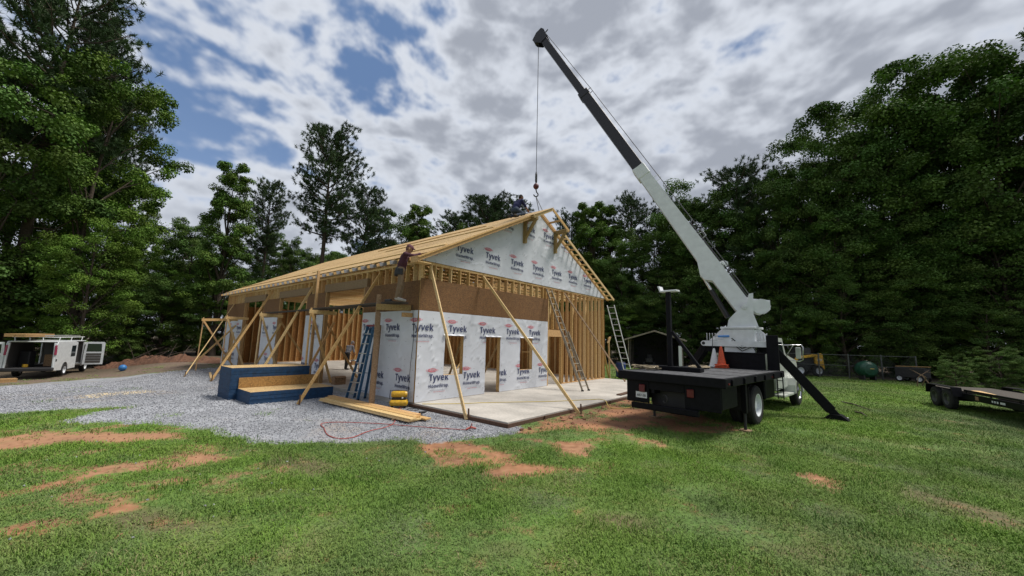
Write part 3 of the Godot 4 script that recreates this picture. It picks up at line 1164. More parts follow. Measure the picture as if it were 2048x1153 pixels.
func build_house() -> void:
	var house := thing("timber_building", "unfinished timber framed building wrapped in white sheeting, with a pale strand board roof", "building")
	var crease := noise(61, 0.75, 2)
	var crease2 := noise(62, 0.5, 2)
	var d_of := func(u, v):
		var r1: float = 1.0 - absf(crease.get_noise_2d(u * 0.9 + v * 0.35, v * 1.2 - u * 0.45)) * 3.2
		return 0.006 + pow(maxf(0.0, r1), 4.0) * 0.015 + crease2.get_noise_2d(u, v) * 0.003
	var on_front := func(u, v, l): return Vector3(u, v, 0.014 + d_of.call(u, v) + l)
	var on_left := func(u, v, l): return Vector3(-0.014 - d_of.call(u + 31.0, v) - l, v, u)
	# --- front wall, z = 0, timbers behind it
	var zf := -0.07
	for seg in [[0.0, 2.97], [3.75, 6.93], [8.02, 12.3]]:
		board("bottom_plate", house, Vector3(seg[0], 0.019, zf), Vector3(seg[1], 0.019, zf), 0.14, 0.038)
	for y in [4.243, 4.281]:
		board("top_plate", house, Vector3(0.0, y, zf), Vector3(6.1, y, zf), 0.14, 0.038)
		board("top_plate", house, Vector3(6.1, y, zf), Vector3(12.3, y, zf), 0.14, 0.038)
	var openings := [[1.06, 1.88, 0.75, 2.03], [2.97, 3.75, 0.0, 2.03], [4.93, 5.75, 0.75, 2.03], [6.95, 8.0, 0.0, 2.1]]
	var x := 0.019
	while x < 12.3:
		var hit := -1
		for k in 4:
			if x > openings[k][0] - 0.03 and x < openings[k][1] + 0.03:
				hit = k
		if hit < 0:
			board("stud", house, Vector3(x, 0.04, zf), Vector3(x, 4.222, zf), 0.14, 0.038, Vector3.RIGHT)
		else:
			board("stud", house, Vector3(x, openings[hit][3] + 0.33, zf), Vector3(x, 4.222, zf), 0.14, 0.038, Vector3.RIGHT)
			if openings[hit][2] > 0.1:
				board("stud", house, Vector3(x, 0.04, zf), Vector3(x, openings[hit][2] - 0.04, zf), 0.14, 0.038, Vector3.RIGHT)
		x += 0.4065 if x < 11.9 else 0.36
	for xx in [0.1, 0.58, 6.75, 6.9, 12.2]:
		board("stud", house, Vector3(xx, 0.04, zf), Vector3(xx, 4.222, zf), 0.14, 0.038, Vector3.RIGHT)
	for o in openings:
		for xx in [o[0] - 0.022, o[1] + 0.022]:
			board("jack_stud", house, Vector3(xx, 0.04, zf), Vector3(xx, o[3], zf), 0.139, 0.038, Vector3.RIGHT)
		board("header", house, Vector3(o[0] - 0.04, o[3] + 0.16, zf), Vector3(o[1] + 0.04, o[3] + 0.16, zf), 0.137, 0.3)
		if o[2] > 0.1:
			board("sill_plate", house, Vector3(o[0], o[2] - 0.019, zf), Vector3(o[1], o[2] - 0.019, zf), 0.14, 0.038)
	# sheathing and wrap below, brown strand board above
	var cuts := [0.0, 1.06, 1.88, 2.97, 3.75, 4.93, 5.75, 6.84]
	var quads := []
	for k in 7:
		var a: float = cuts[k]
		var c: float = cuts[k + 1]
		var ranges := [[0.0, 2.75]]
		if k == 1 or k == 5:
			ranges = [[0.0, 0.75], [2.03, 2.75]]
		elif k == 3:
			ranges = [[2.03, 2.75]]
		for rg in ranges:
			panel("sheathing_panel", house, Vector3(a + 0.001, rg[0], 0.0), Vector3(c - 0.001, rg[1], 0.011), "strand_gold")
			quads.append([Vector2(a, rg[0] + 0.01), Vector2(c, rg[0] + 0.01), Vector2(c, rg[1]), Vector2(a, rg[1])])
	var prints := []
	for k in 6:
		prints.append(Vector2(-0.22 + k * 1.43, 2.14))
		prints.append(Vector2(0.49 + k * 1.43, 0.60))
	wrap_sheet(house, quads, on_front, prints)
	var px := 0.0
	for k in 3:
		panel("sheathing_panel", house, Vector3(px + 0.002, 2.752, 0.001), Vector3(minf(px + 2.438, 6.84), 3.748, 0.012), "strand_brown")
		px += 2.44
	# flaps of wrap folded over the openings
	for o in [[0.98, 1.9, 2.06], [2.92, 3.8, 2.06], [4.9, 5.8, 2.06]]:
		var fl := MB.new()
		for i in 8:
			var u0 := lerpf(o[0], o[1], i / 8.0)
			var u1 := lerpf(o[0], o[1], (i + 1) / 8.0)
			var f0 := 0.05 + 0.03 * sin(i * 2.1)
			var f1 := 0.05 + 0.03 * sin((i + 1) * 2.1)
			fl.tri(Vector3(u0, o[2], 0.036), Vector3(u1, o[2], 0.036), Vector3(u1, o[2] - 0.05, 0.03 + f1))
			fl.tri(Vector3(u0, o[2], 0.036), Vector3(u1, o[2] - 0.05, 0.03 + f1), Vector3(u0, o[2] - 0.05, 0.03 + f0))
		part("wrap_flap", fl.mesh(), M.wrap, house)
	# --- gable end
	var gp := PackedVector2Array([Vector2(0.0, 4.3), Vector2(12.3, 4.3), Vector2(RIDGE_X, 7.37)])
	var gb := MB.new()
	gb.prism(gp, 0.011, Transform3D(Basis(), Vector3(0, 0.004, 0.0056)))
	part("gable_sheathing", gb.mesh(), M.strand_gold, house)
	prints = []
	for k in 8:
		prints.append(Vector2(-0.06 + k * 1.435, 4.88 + k * 0.008))
		prints.append(Vector2(0.7 + k * 1.435, 6.50))
	wrap_sheet(house, [[Vector2(0.0, 4.31), Vector2(RIDGE_X, 4.31), Vector2(RIDGE_X, 7.38), Vector2(0.0, 4.33)], [Vector2(RIDGE_X, 4.31), Vector2(12.3, 4.31), Vector2(12.3, 4.33), Vector2(RIDGE_X, 7.38)]], on_front, prints)
	# --- left wall, x = 0: piers and three wide bays
	var piers := [[-3.25, -0.012], [-8.1, -6.4], [-13.5, -11.4], [-20.2, -16.8]]
	for p in piers:
		board("bottom_plate", house, Vector3(0.07, 0.019, p[0]), Vector3(0.07, 0.019, p[1] - 0.14 if p[1] > -1 else p[1]), 0.14, 0.038)
		var z: float = p[0] + 0.019
		while z < p[1] - 0.1:
			board("stud", house, Vector3(0.07, 0.04, z), Vector3(0.07, 4.222, z), 0.14, 0.038, Vector3.BACK)
			z += 0.406
		for zz in [p[0] + 0.06, p[1] - 0.02, p[1] - 0.06]:
			board("stud", house, Vector3(0.07, 0.04, zz), Vector3(0.07, 3.66 if p[1] < -1 else 4.222, zz), 0.142, 0.038, Vector3.BACK)
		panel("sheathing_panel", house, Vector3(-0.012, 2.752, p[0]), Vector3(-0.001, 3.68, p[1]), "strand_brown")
	var left_quads := []
	left_quads.append([[Vector2(-3.25, 0.01), Vector2(-0.012, 0.01), Vector2(-0.012, 2.75), Vector2(-3.25, 2.75)]])
	left_quads.append([[Vector2(-8.1, 0.01), Vector2(-6.4, 0.01), Vector2(-6.4, 2.75), Vector2(-8.1, 2.75)]])
	left_quads.append([[Vector2(-13.5, 0.01), Vector2(-11.4, 0.01), Vector2(-11.4, 2.75), Vector2(-13.5, 2.75)]])
	left_quads.append([[Vector2(-20.2, 0.01), Vector2(-18.95, 0.01), Vector2(-18.95, 2.6), Vector2(-20.2, 2.6)], [Vector2(-18.95, 1.95), Vector2(-18.1, 1.95), Vector2(-18.1, 2.7), Vector2(-18.95, 2.7)], [Vector2(-18.1, 0.01), Vector2(-16.8, 0.01), Vector2(-16.8, 2.7), Vector2(-18.1, 2.7)], [Vector2(-18.95, 0.01), Vector2(-18.1, 0.01), Vector2(-18.1, 0.25), Vector2(-18.95, 0.25)]])
	for k in 4:
		prints = []
		for j in 15:
			prints.append(Vector2(-0.25 - j * 1.45, 2.13))
			prints.append(Vector2(-0.98 - j * 1.45, 0.58))
		wrap_sheet(house, left_quads[k], on_left, prints)
		for q in left_quads[k]:
			panel("sheathing_panel", house, Vector3(-0.011, q[0].y, q[0].x + 0.002), Vector3(0.0, q[2].y, q[2].x - 0.002), "strand_gold")
	for bay in [[-6.4, -3.25], [-11.4, -8.1], [-16.8, -13.5]]:
		board("header_beam", house, Vector3(0.06, 3.84, bay[0] - 0.1), Vector3(0.06, 3.84, bay[1] + 0.1), 0.135, 0.32, Vector3.UP, "beam")
		for zz in [bay[0] + 0.05, bay[1] - 0.05]:
			board("post", house, Vector3(0.071, 0.0, zz), Vector3(0.071, 3.68, zz), 0.14, 0.09, Vector3.BACK, "tan_wood")
		var z: float = bay[0]
		while z < bay[1]:
			board("cripple_stud", house, Vector3(0.07, 4.002, z), Vector3(0.07, 4.222, z), 0.14, 0.038, Vector3.BACK)
			z += 0.406
	for y in [4.243, 4.281]:
		for k in 4:
			board("top_plate", house, Vector3(0.07, y, -0.141 - k * 5.01), Vector3(0.07, y, -0.141 - (k + 1) * 5.01), 0.14, 0.038)
	# --- right and back walls, seen from inside
	for y in [4.243, 4.281]:
		for k in 4:
			board("top_plate", house, Vector3(12.23, y, -0.141 - k * 5.01), Vector3(12.23, y, -0.141 - (k + 1) * 5.01), 0.14, 0.038)
		board("top_plate", house, Vector3(0.15, y, -20.13), Vector3(12.15, y, -20.13), 0.14, 0.038)
	board("bottom_plate", house, Vector3(12.23, 0.019, -0.15), Vector3(12.23, 0.019, -20.2), 0.14, 0.038)
	board("bottom_plate", house, Vector3(0.15, 0.019, -20.13), Vector3(12.15, 0.019, -20.13), 0.14, 0.038)
	var zq := -0.3
	while zq > -20.1:
		board("stud", house, Vector3(12.23, 0.04, zq), Vector3(12.23, 4.222, zq), 0.14, 0.038, Vector3.BACK)
		zq -= 0.4065
	x = 0.3
	while x < 12.1:
		board("stud", house, Vector3(x, 0.04, -20.13), Vector3(x, 4.222, -20.13), 0.14, 0.038, Vector3.RIGHT)
		x += 0.4065
	for k in 9:
		var z0 := -2.44 * k
		var z1 := maxf(-20.2, z0 - 2.437)
		if z1 >= z0:
			continue
		for row in [[0.0, 1.218], [1.222, 2.438], [2.442, 3.66]]:
			panel("sheathing_panel", house, Vector3(12.301, row[0], z1), Vector3(12.312, row[1], z0), "strand_orange")
	for k in 6:
		for row in [[0.0, 1.218], [1.222, 2.438], [2.442, 3.66]]:
			panel("sheathing_panel", house, Vector3(k * 2.05, row[0], -20.212), Vector3(k * 2.05 + 2.047, row[1], -20.201), "strand_orange")
	# blocking and window framing on the inside
	for z in [-4.0, -9.0, -14.0]:
		board("blocking", house, Vector3(12.15, 1.2, z), Vector3(12.15, 1.2, z - 1.6), 0.038, 0.09)
	board("inside_brace", house, Vector3(0.9, 0.02, -2.6), Vector3(0.25, 2.9, -0.17), 0.09, 0.038, Vector3.RIGHT)
	board("inside_brace", house, Vector3(3.6, 0.02, -2.8), Vector3(2.4, 2.9, -0.17), 0.09, 0.038, Vector3.RIGHT)
	board("inside_brace", house, Vector3(5.4, 0.02, -2.6), Vector3(4.6, 2.9, -0.17), 0.09, 0.038, Vector3.RIGHT)
	board("inside_brace", house, Vector3(9.8, 0.02, -9.0), Vector3(12.1, 2.8, -9.3), 0.09, 0.038, Vector3.BACK)
	board("inside_brace", house, Vector3(2.2, 0.02, -7.4), Vector3(0.16, 3.0, -7.2), 0.09, 0.038, Vector3.BACK)
	board("inside_brace", house, Vector3(2.4, 0.02, -12.6), Vector3(0.16, 3.0, -12.4), 0.09, 0.038, Vector3.BACK)
	# --- roof trusses
	for k in 34:
		var z := -0.05 - k * 0.611
		if k == 33:
			z = -20.18
		var t := holder("roof_truss", house)
		var hint := Vector3.BACK
		board("bottom_chord", t, Vector3(0.0, 4.347, z), Vector3(12.3, 4.347, z), 0.09, 0.038, hint)
		board("top_chord", t, Vector3(-0.42, roof_y(-0.42) - 0.055, z), Vector3(RIDGE_X - 0.02, roof_y(RIDGE_X) - 0.07, z), 0.09, 0.038, hint)
		board("top_chord", t, Vector3(12.72, roof_y(12.72) - 0.055, z), Vector3(RIDGE_X + 0.02, roof_y(RIDGE_X) - 0.07, z), 0.09, 0.038, hint)
		if k > 0:
			board("web", t, Vector3(RIDGE_X, 4.4, z + 0.001), Vector3(RIDGE_X, 7.45, z + 0.001), 0.09, 0.036, hint)
			for s in [-1.0, 1.0]:
				board("web", t, Vector3(RIDGE_X + s * 0.2, 4.4, z + 0.002), Vector3(RIDGE_X + s * 3.0, 5.98, z + 0.002), 0.09, 0.035, hint)
				board("web", t, Vector3(RIDGE_X + s * 3.9, 4.4, z + 0.002), Vector3(RIDGE_X + s * 3.1, 5.94, z + 0.002), 0.09, 0.035, hint)
		part("nail_plate", plate_mesh(), M.steel_plate, t, Transform3D(Basis(Vector3.BACK, atan(0.25)), Vector3(-0.2, 4.345, z + 0.021)))
		part("tail_block", tail_mesh(), M["pine%d" % (k % 5)], t, Transform3D(Basis(), Vector3(-0.21, 4.335, z)))
	# --- roof sheathing: strand board courses on both slopes
	var up := Vector3(2, 1, 0).normalized()
	var nrm := Vector3(-1, 2, 0).normalized()
	for side in [0]:
		var along := 0.36 if side == 0 else 0.0
		for course in 7:
			var hgt := 1.215 if course < 6 else 0.3
			if course == 0:
				hgt = 0.9
			var z0 := 0.46 if side == 0 else -0.02
			var first := 1.22 if course % 2 else 2.44
			var k := 0
			while z0 > -20.6:
				var z1 := maxf(z0 - (first if k == 0 else 2.44), -20.62)
				if z0 - z1 > 0.15 and along + hgt < 7.6:
					var jig := (rng.randf() - 0.5) * 0.012
					var mid_a := -0.47 + (along + hgt * 0.5) * up.x + jig
					var y := roof_y(-0.47) + (along + hgt * 0.5) * up.y
					var p := Vector3(mid_a, y, (z0 + z1) * 0.5) + nrm * (0.008 + rng.randf() * 0.004)
					var bs := Basis(up, nrm, up.cross(nrm))
					if side == 1:
						p.x = RIDGE_X * 2 - p.x
						bs = Basis(Vector3(-up.x, up.y, 0), Vector3(-nrm.x, nrm.y, 0), Vector3.FORWARD)
					part("roof_panel", roof_panel_mesh(hgt - 0.008, z0 - z1 - 0.006, k % 3), M["strand_light" if (k + course) % 3 else "strand_light_b"], house, Transform3D(bs, p))
				z0 = z1
				k += 1
			along += hgt + (0.03 if course == 1 else 0.012)
	# toe boards nailed along the slope for the roofers
	for row in [[1.3, 0.3, -9.5], [1.32, -10.2, -20.2], [3.9, 0.2, -7.0], [5.4, -1.5, -10.0]]:
		var base: Vector3 = Vector3(-0.47, roof_y(-0.47), 0) + up * row[0] + nrm * 0.035
		board("toe_board", house, base + Vector3(0, 0, row[1]), base + Vector3(0, 0, row[2]), 0.09, 0.038, nrm, "pine")
	# --- left rake: fascia and its lookouts
	var ea := Vector3(-0.47, roof_y(-0.47) - 0.075, 0.44)
	var ra := Vector3(RIDGE_X, roof_y(RIDGE_X) - 0.075, 0.44)
	board("rake_fascia", house, ea, ra.lerp(ea, 0.16), 0.038, 0.14, nrm)
	board("rake_fascia", house, ea + nrm * 0.05 + Vector3(0, 0, 0.045), ra.lerp(ea, 0.16) + nrm * 0.05 + Vector3(0, 0, 0.045), 0.03, 0.045, nrm)
	board("inner_rail", house, ea + Vector3(0.1, 0.02, -0.39), ra + Vector3(0, 0.0, -0.39), 0.038, 0.11, nrm)
	for k in 16:
		var p := ea.lerp(ra, (k + 0.3) / 16.6)
		board("lookout", house, p + Vector3(0, 0, -0.02), p + Vector3(0, 0, -0.37), 0.09, 0.038, nrm)
	board("eave_block", house, Vector3(-0.46, 4.22, 0.46), Vector3(-0.46, 4.22, 0.1), 0.04, 0.19)
	board("eave_return", house, Vector3(-0.44, 4.15, 0.3), Vector3(0.02, 4.15, 0.3), 0.3, 0.03)
	# --- right rake: open ladder of lookouts
	var eb := Vector3(12.74, roof_y(12.74) - 0.06, 0.36)
	var rb := Vector3(RIDGE_X + 1.2, roof_y(RIDGE_X + 1.2) - 0.06, 0.36)
	var nr2 := Vector3(1, 2, 0).normalized()
	board("ladder_rail", house, eb, rb, 0.038, 0.12, nr2)
	board("ladder_rail", house, eb + Vector3(0, 0, -0.33), rb + Vector3(0, 0, -0.33), 0.038, 0.12, nr2)
	for k in 15:
		var p := eb.lerp(rb, (k + 0.15) / 14.6)
		board("lookout", house, p + Vector3(0, 0, -0.02), p + Vector3(0, 0, -0.31), 0.095, 0.038, nr2)
	# --- peak overhang on two timber brackets
	for s in [-1.0, 1.0]:
		var n4 := Vector3(s, 2, 0).normalized()
		var e := Vector3(RIDGE_X + s * 1.32, roof_y(RIDGE_X + 1.32) - 0.06, 0.69)
		var q := Vector3(RIDGE_X, roof_y(RIDGE_X) - 0.06, 0.69)
		board("peak_rail", house, e, q, 0.038, 0.13, n4)
		board("peak_rail", house, e + Vector3(0, 0, -0.65), q + Vector3(0, 0, -0.65), 0.038, 0.13, n4)
		for k in 3:
			var p := e.lerp(q, 0.08 + k * 0.42)
			if k < 2 or s < 0:
				board("lookout", house, p + Vector3(0, 0, -0.02), p + Vector3(0, 0, -0.63), 0.095, 0.038, n4)
		var bx: float = RIDGE_X + s * 1.13
		var by: float = roof_y(bx) - 0.19
		var br := holder("timber_bracket", house)
		board("bracket_post", br, Vector3(bx, by - 0.95, 0.09), Vector3(bx, by - 0.02, 0.09), 0.13, 0.13, Vector3.RIGHT, "treated")
		board("bracket_arm", br, Vector3(bx, by + 0.01, 0.03), Vector3(bx, by + 0.01, 0.71), 0.13, 0.13, Vector3.UP, "treated")
		board("bracket_strut", br, Vector3(bx, by - 0.72, 0.13), Vector3(bx, by - 0.03, 0.63), 0.1, 0.11, Vector3.RIGHT, "treated")
		if s < 0:
			var bs := Basis(up, nrm, up.cross(nrm))
			part("roof_panel", roof_panel_mesh(1.42, 0.3, 0), M.strand_light, house, Transform3D(bs, Vector3(RIDGE_X - 0.66, roof_y(RIDGE_X - 0.66) + 0.012, 0.61)))

func plate_mesh() -> ArrayMesh:
	if not box_cache.has("plate"):
		var b := MB.new()
		b.box(Vector3(0.26, 0.12, 0.003))
		box_cache.plate = b.mesh()
	return box_cache.plate

func tail_mesh() -> ArrayMesh:
	if not box_cache.has("tail"):
		var b := MB.new()
		b.prism(PackedVector2Array([Vector2(-0.21, -0.1), Vector2(0.22, -0.03), Vector2(0.22, 0.07), Vector2(-0.21, -0.02)]), 0.037)
		box_cache.tail = b.mesh()
	return box_cache.tail

func roof_panel_mesh(w: float, l: float, variant: int) -> ArrayMesh:
	var key := "roof %.3f %.2f %d" % [w, l, variant]
	if not box_cache.has(key):
		var b := MB.new()
		b.box(Vector3(w, 0.014, l), Transform3D(), 0.0015, Vector2(variant * 0.41, variant * 0.29))
		box_cache[key] = b.mesh()
	return box_cache[key]
# x, z, height, kind, label, name, spread
const TREES := [
	[-9.0, -38.0, 33.1, "pine0", "tall dark pine rising out of the top corner above the van", "pine_tree", 0.85],
	[-5.8, -37.3, 26.3, "oak0", "broad bright green tree leaning towards the building, left of the sky gap", "broadleaf_tree", 0.72],
	[-9.1, -39.7, 15.5, "low0", "bright green leafy tree close behind the white van", "broadleaf_tree", 1.00],
	[-7.1, -43.6, 32.9, "pine2", "dark pine behind the broad bright green tree", "pine_tree", 0.65],
	[-3.1, -45.1, 18.7, "oak0", "green tree whose edge meets the blue gap in the sky", "broadleaf_tree", 0.62],
	[-10.9, -37.2, 25.6, "oak1", "tall broadleaf tree cut off by the picture edge beside the van", "broadleaf_tree", 0.90],
	[-5.6, -34.0, 11.6, "low0", "low bright green tree over the open side door of the van", "broadleaf_tree", 0.95],
	[-4.2, -49.6, 28.8, "pine0", "dark pine top showing behind the bright green trees", "pine_tree", 0.60],
	[-10.1, -45.6, 26.7, "oak0", "tall green tree behind the roof rack of the van", "broadleaf_tree", 0.85],
	[-2.6, -41.3, 10.5, "low0", "low green tree between the van and the timber building", "broadleaf_tree", 0.90],
	[2.2, -32.5, 18.2, "poplar0", "slender poplar beside the far end of the strand board roof", "poplar_tree", 0.82],
	[10.5, -32.1, 24.8, "pine0", "tallest pine, standing alone against the cloud behind the roof", "pine_tree", 0.85],
	[7.5, -40.3, 19.7, "pine1", "leaning pine with a small tufted head next to the tallest pine", "pine_tree", 0.75],
	[10.8, -41.1, 14.2, "oak1", "dark broadleaf tree below the tallest pine", "broadleaf_tree", 0.85],
	[14.5, -30.4, 18.9, "pine2", "pine with a ragged head to the right of the tallest pine", "pine_tree", 0.80],
	[18.6, -31.8, 18.0, "oak2", "round-headed tree above the middle of the roof slope", "broadleaf_tree", 0.90],
	[19.5, -27.5, 18.3, "poplar0", "bright green poplar top above the roof slope", "poplar_tree", 0.85],
	[10.1, -26.3, 9.7, "low1", "dark bushy tree just above the roof edge", "broadleaf_tree", 1.20],
	[1.3, -39.9, 14.6, "oak1", "dark green tree between the poplar and the bright green trees", "broadleaf_tree", 0.75],
	[4.8, -35.7, 9.4, "low1", "bushy tree at the far eave of the roof", "broadleaf_tree", 0.85],
	[27.9, -30.1, 19.4, "pine1", "pine behind the kneeling roofer, leftmost of three", "pine_tree", 1.20],
	[29.1, -25.6, 21.1, "pine0", "pine behind the kneeling roofer, middle of three", "pine_tree", 1.25],
	[33.9, -26.1, 22.0, "pine2", "pine behind the kneeling roofer, rightmost of three", "pine_tree", 1.20],
	[23.8, -28.7, 16.4, "oak1", "dark tree above the upper roof slope", "broadleaf_tree", 1.00],
	[37.8, -24.6, 18.4, "oak2", "tree hidden behind the peak of the gable", "broadleaf_tree", 1.00],
	[34.3, -13.0, 19.6, "poplar0", "leafy poplar just right of the gable peak", "poplar_tree", 1.00],
	[37.6, -12.3, 20.6, "poplar0", "taller poplar right of the gable peak, left of the boom", "poplar_tree", 1.05],
	[39.7, -9.7, 20.9, "pine1", "thin pine between the gable and the crane boom", "pine_tree", 0.90],
	[36.4, -16.8, 19.1, "pine2", "pine behind the right slope of the gable", "pine_tree", 0.90],
	[37.4, -6.2, 16.7, "oak1", "dark tree behind the white boom section", "broadleaf_tree", 1.00],
	[38.1, -2.2, 19.6, "oak1", "round-headed tree touching the boom's upper edge", "broadleaf_tree", 1.00],
	[37.7, 0.4, 18.1, "oak2", "dark tree to the right of the boom", "broadleaf_tree", 1.00],
	[38.2, 2.6, 21.0, "pine0", "pine standing out against the cloud right of the boom", "pine_tree", 1.00],
	[40.9, -5.2, 20.0, "pine1", "pine behind the boom", "pine_tree", 1.00],
	[34.8, -9.3, 13.4, "oak1", "dark tree behind the open stud corner", "broadleaf_tree", 1.10],
	[37.0, 5.9, 18.0, "oak2", "tree at the left shoulder of the big dark wood", "broadleaf_tree", 0.75],
	[36.4, 8.3, 20.2, "oak1", "big dark tree above the yellow loader", "broadleaf_tree", 0.75],
	[37.1, 10.7, 23.5, "oak2", "big dark tree above the chain-link fence", "broadleaf_tree", 0.90],
	[38.0, 13.4, 25.1, "oak1", "big dark tree above the green tank", "broadleaf_tree", 0.90],
	[41.6, 16.1, 27.4, "oak2", "big dark tree above the old wagon", "broadleaf_tree", 0.90],
	[41.0, 18.5, 27.1, "oak1", "big dark tree above the trailer's wheels", "broadleaf_tree", 0.90],
	[40.1, 20.5, 26.4, "oak2", "tallest dark tree, cut by the picture edge above the trailer", "broadleaf_tree", 0.90],
	[42.5, 23.4, 27.1, "oak1", "dark tree at the far edge, just beyond the tallest dark tree", "broadleaf_tree", 0.90],
	[41.2, 4.5, 20.4, "pine2", "pine between the boom and the big dark wood", "pine_tree", 1.00],
	[39.5, 16.7, 14.8, "low1", "low dark tree behind the old wagon", "broadleaf_tree", 1.25],
	[35.4, 10.2, 14.1, "low1", "low dark tree behind the fence", "broadleaf_tree", 1.25],
	[38.3, 19.2, 12.3, "low1", "low dark tree behind the trailer bed", "broadleaf_tree", 1.25],
	[37.7, 6.7, 14.1, "low1", "low dark tree behind the truck mirror", "broadleaf_tree", 1.20],
	[36.9, 13.6, 12.6, "low1", "low dark tree behind the green tank", "broadleaf_tree", 1.25],
	[37.7, 0.4, 11.6, "low1", "low tree with light leaves behind the crane pedestal", "broadleaf_tree", 1.20],
]

# ---------------------------------------------------------------- trees
class Leaves:
	var v := PackedVector3Array()
	var n := PackedVector3Array()
	var c := PackedColorArray()
	func leaf(p: Vector3, d: Vector3, nn: Vector3, l: float, w: float, col: Color) -> void:
		var s := nn.cross(d).normalized() * w
		var tip := p + d * l
		var mid := p + d * l * 0.45 - nn * l * 0.06
		v.append_array([p, mid + s, tip, p, tip, mid - s])
		n.append_array([nn, nn, nn, nn, nn, nn])
		c.append_array([col, col, col, col, col, col])
	func needle(p: Vector3, d: Vector3, side: Vector3, l: float, w: float, col: Color) -> void:
		var nn := d.cross(side).normalized()
		v.append_array([p - side * w, p + side * w, p + d * l])
		n.append_array([nn, nn, nn])
		c.append_array([col, col, col])
	func mesh() -> ArrayMesh:
		var arr := []
		arr.resize(Mesh.ARRAY_MAX)
		arr[Mesh.ARRAY_VERTEX] = v
		arr[Mesh.ARRAY_NORMAL] = n
		arr[Mesh.ARRAY_COLOR] = c
		var m := ArrayMesh.new()
		m.add_surface_from_arrays(Mesh.PRIMITIVE_TRIANGLES, arr)
		return m

func ball(r: RandomNumberGenerator) -> Vector3:
	return Vector3(r.randfn(), r.randfn(), r.randfn()).normalized() * pow(r.randf(), 0.4)

# broadleaf tree of unit-ish size: 12 m tall; crown between lo and 12, returns [trunk mesh, crown mesh]
func broadleaf(seed_value: int, lo: float, radius: float, lobes: int, per: int, tone: Color, slim := 0.0) -> Array:
	var r := RandomNumberGenerator.new()
	r.seed = seed_value
	var tb := MB.new()
	var tall := 12.0
	var pts := []
	var rad := []
	var bend := Vector2(r.randfn(0, 0.25), r.randfn(0, 0.25))
	for k in 8:
		var t := k / 7.0
		pts.append(Vector3(bend.x * sin(t * 3.0), t * tall * 0.86 - 0.15, bend.y * sin(t * 2.3)))
		rad.append(lerpf(0.21, 0.03, pow(t, 0.8)) * (1.25 if k == 0 else 1.0))
	tb.tube(pts, rad, 8)
	var lv := Leaves.new()
	for k in lobes:
		var t := (k + r.randf()) / lobes
		var y := lerpf(lo, tall - 0.5, t)
		var prof := sin(clampf((y - lo + 0.5) / (tall - lo + 0.4), 0, 1) * PI * (0.9 if slim < 0.5 else 1.0))
		prof = pow(maxf(prof, 0.05), 0.6)
		if slim > 0.5:
			prof = pow(1.0 - t, 0.55) * 0.85 + 0.18
		var a := k * 2.4 + r.randfn(0, 0.35)
		var d := radius * prof * r.randf_range(0.45, 1.0)
		var c := Vector3(cos(a) * d, y + r.randfn(0, 0.3), sin(a) * d)
		var from: Vector3 = pts[clampi(int((y - 1.2) / (tall * 0.86) * 7.0), 1, 6)]
		var mid := from.lerp(c, 0.5) + Vector3(0, 0.25, 0)
		tb.tube([from, mid, c], [0.07 * (1.2 - t), 0.045 * (1.2 - t), 0.012], 5, false)
		var lr := radius * r.randf_range(0.26, 0.42) * (0.85 if slim > 0.5 else 1.0)
		var shade := r.randf_range(0.75, 1.25)
		var subs := 7
		for j in subs:
			var o := ball(r)
			var sc := c + Vector3(o.x, o.y * 0.62, o.z) * lr
			if j % 3 == 0:
				tb.tube([c, sc], [0.014, 0.005], 3, false)
			var sr := lr * r.randf_range(0.32, 0.5) * (1.45 if slim > 0.5 else 1.0)
			var tone2 := shade * r.randf_range(0.85, 1.15)
			var yel := r.randf_range(0.9, 1.15)
			var outward := Vector3(sc.x, 0.35, sc.z).normalized()
			for q in per:
				var b := ball(r)
				var p := sc + Vector3(b.x, b.y * 0.6, b.z) * sr
				var nn := (Vector3(0, 0.8, 0) + b * 0.7 + Vector3(r.randfn(), r.randfn(), r.randfn()) * 0.45).normalized()
				var dd := (outward * 0.6 + b + Vector3(r.randfn(), r.randfn() - 0.4, r.randfn()) * 0.6)
				dd = (dd - nn * dd.dot(nn)).normalized()
				var l := r.randf_range(0.068, 0.13)
				var g := tone2 * r.randf_range(0.85, 1.15)
				lv.leaf(p, dd, nn, l, l * 0.4, Color(tone.r * g * yel, tone.g * g, tone.b * g))
	return [tb.mesh(), lv.mesh()]

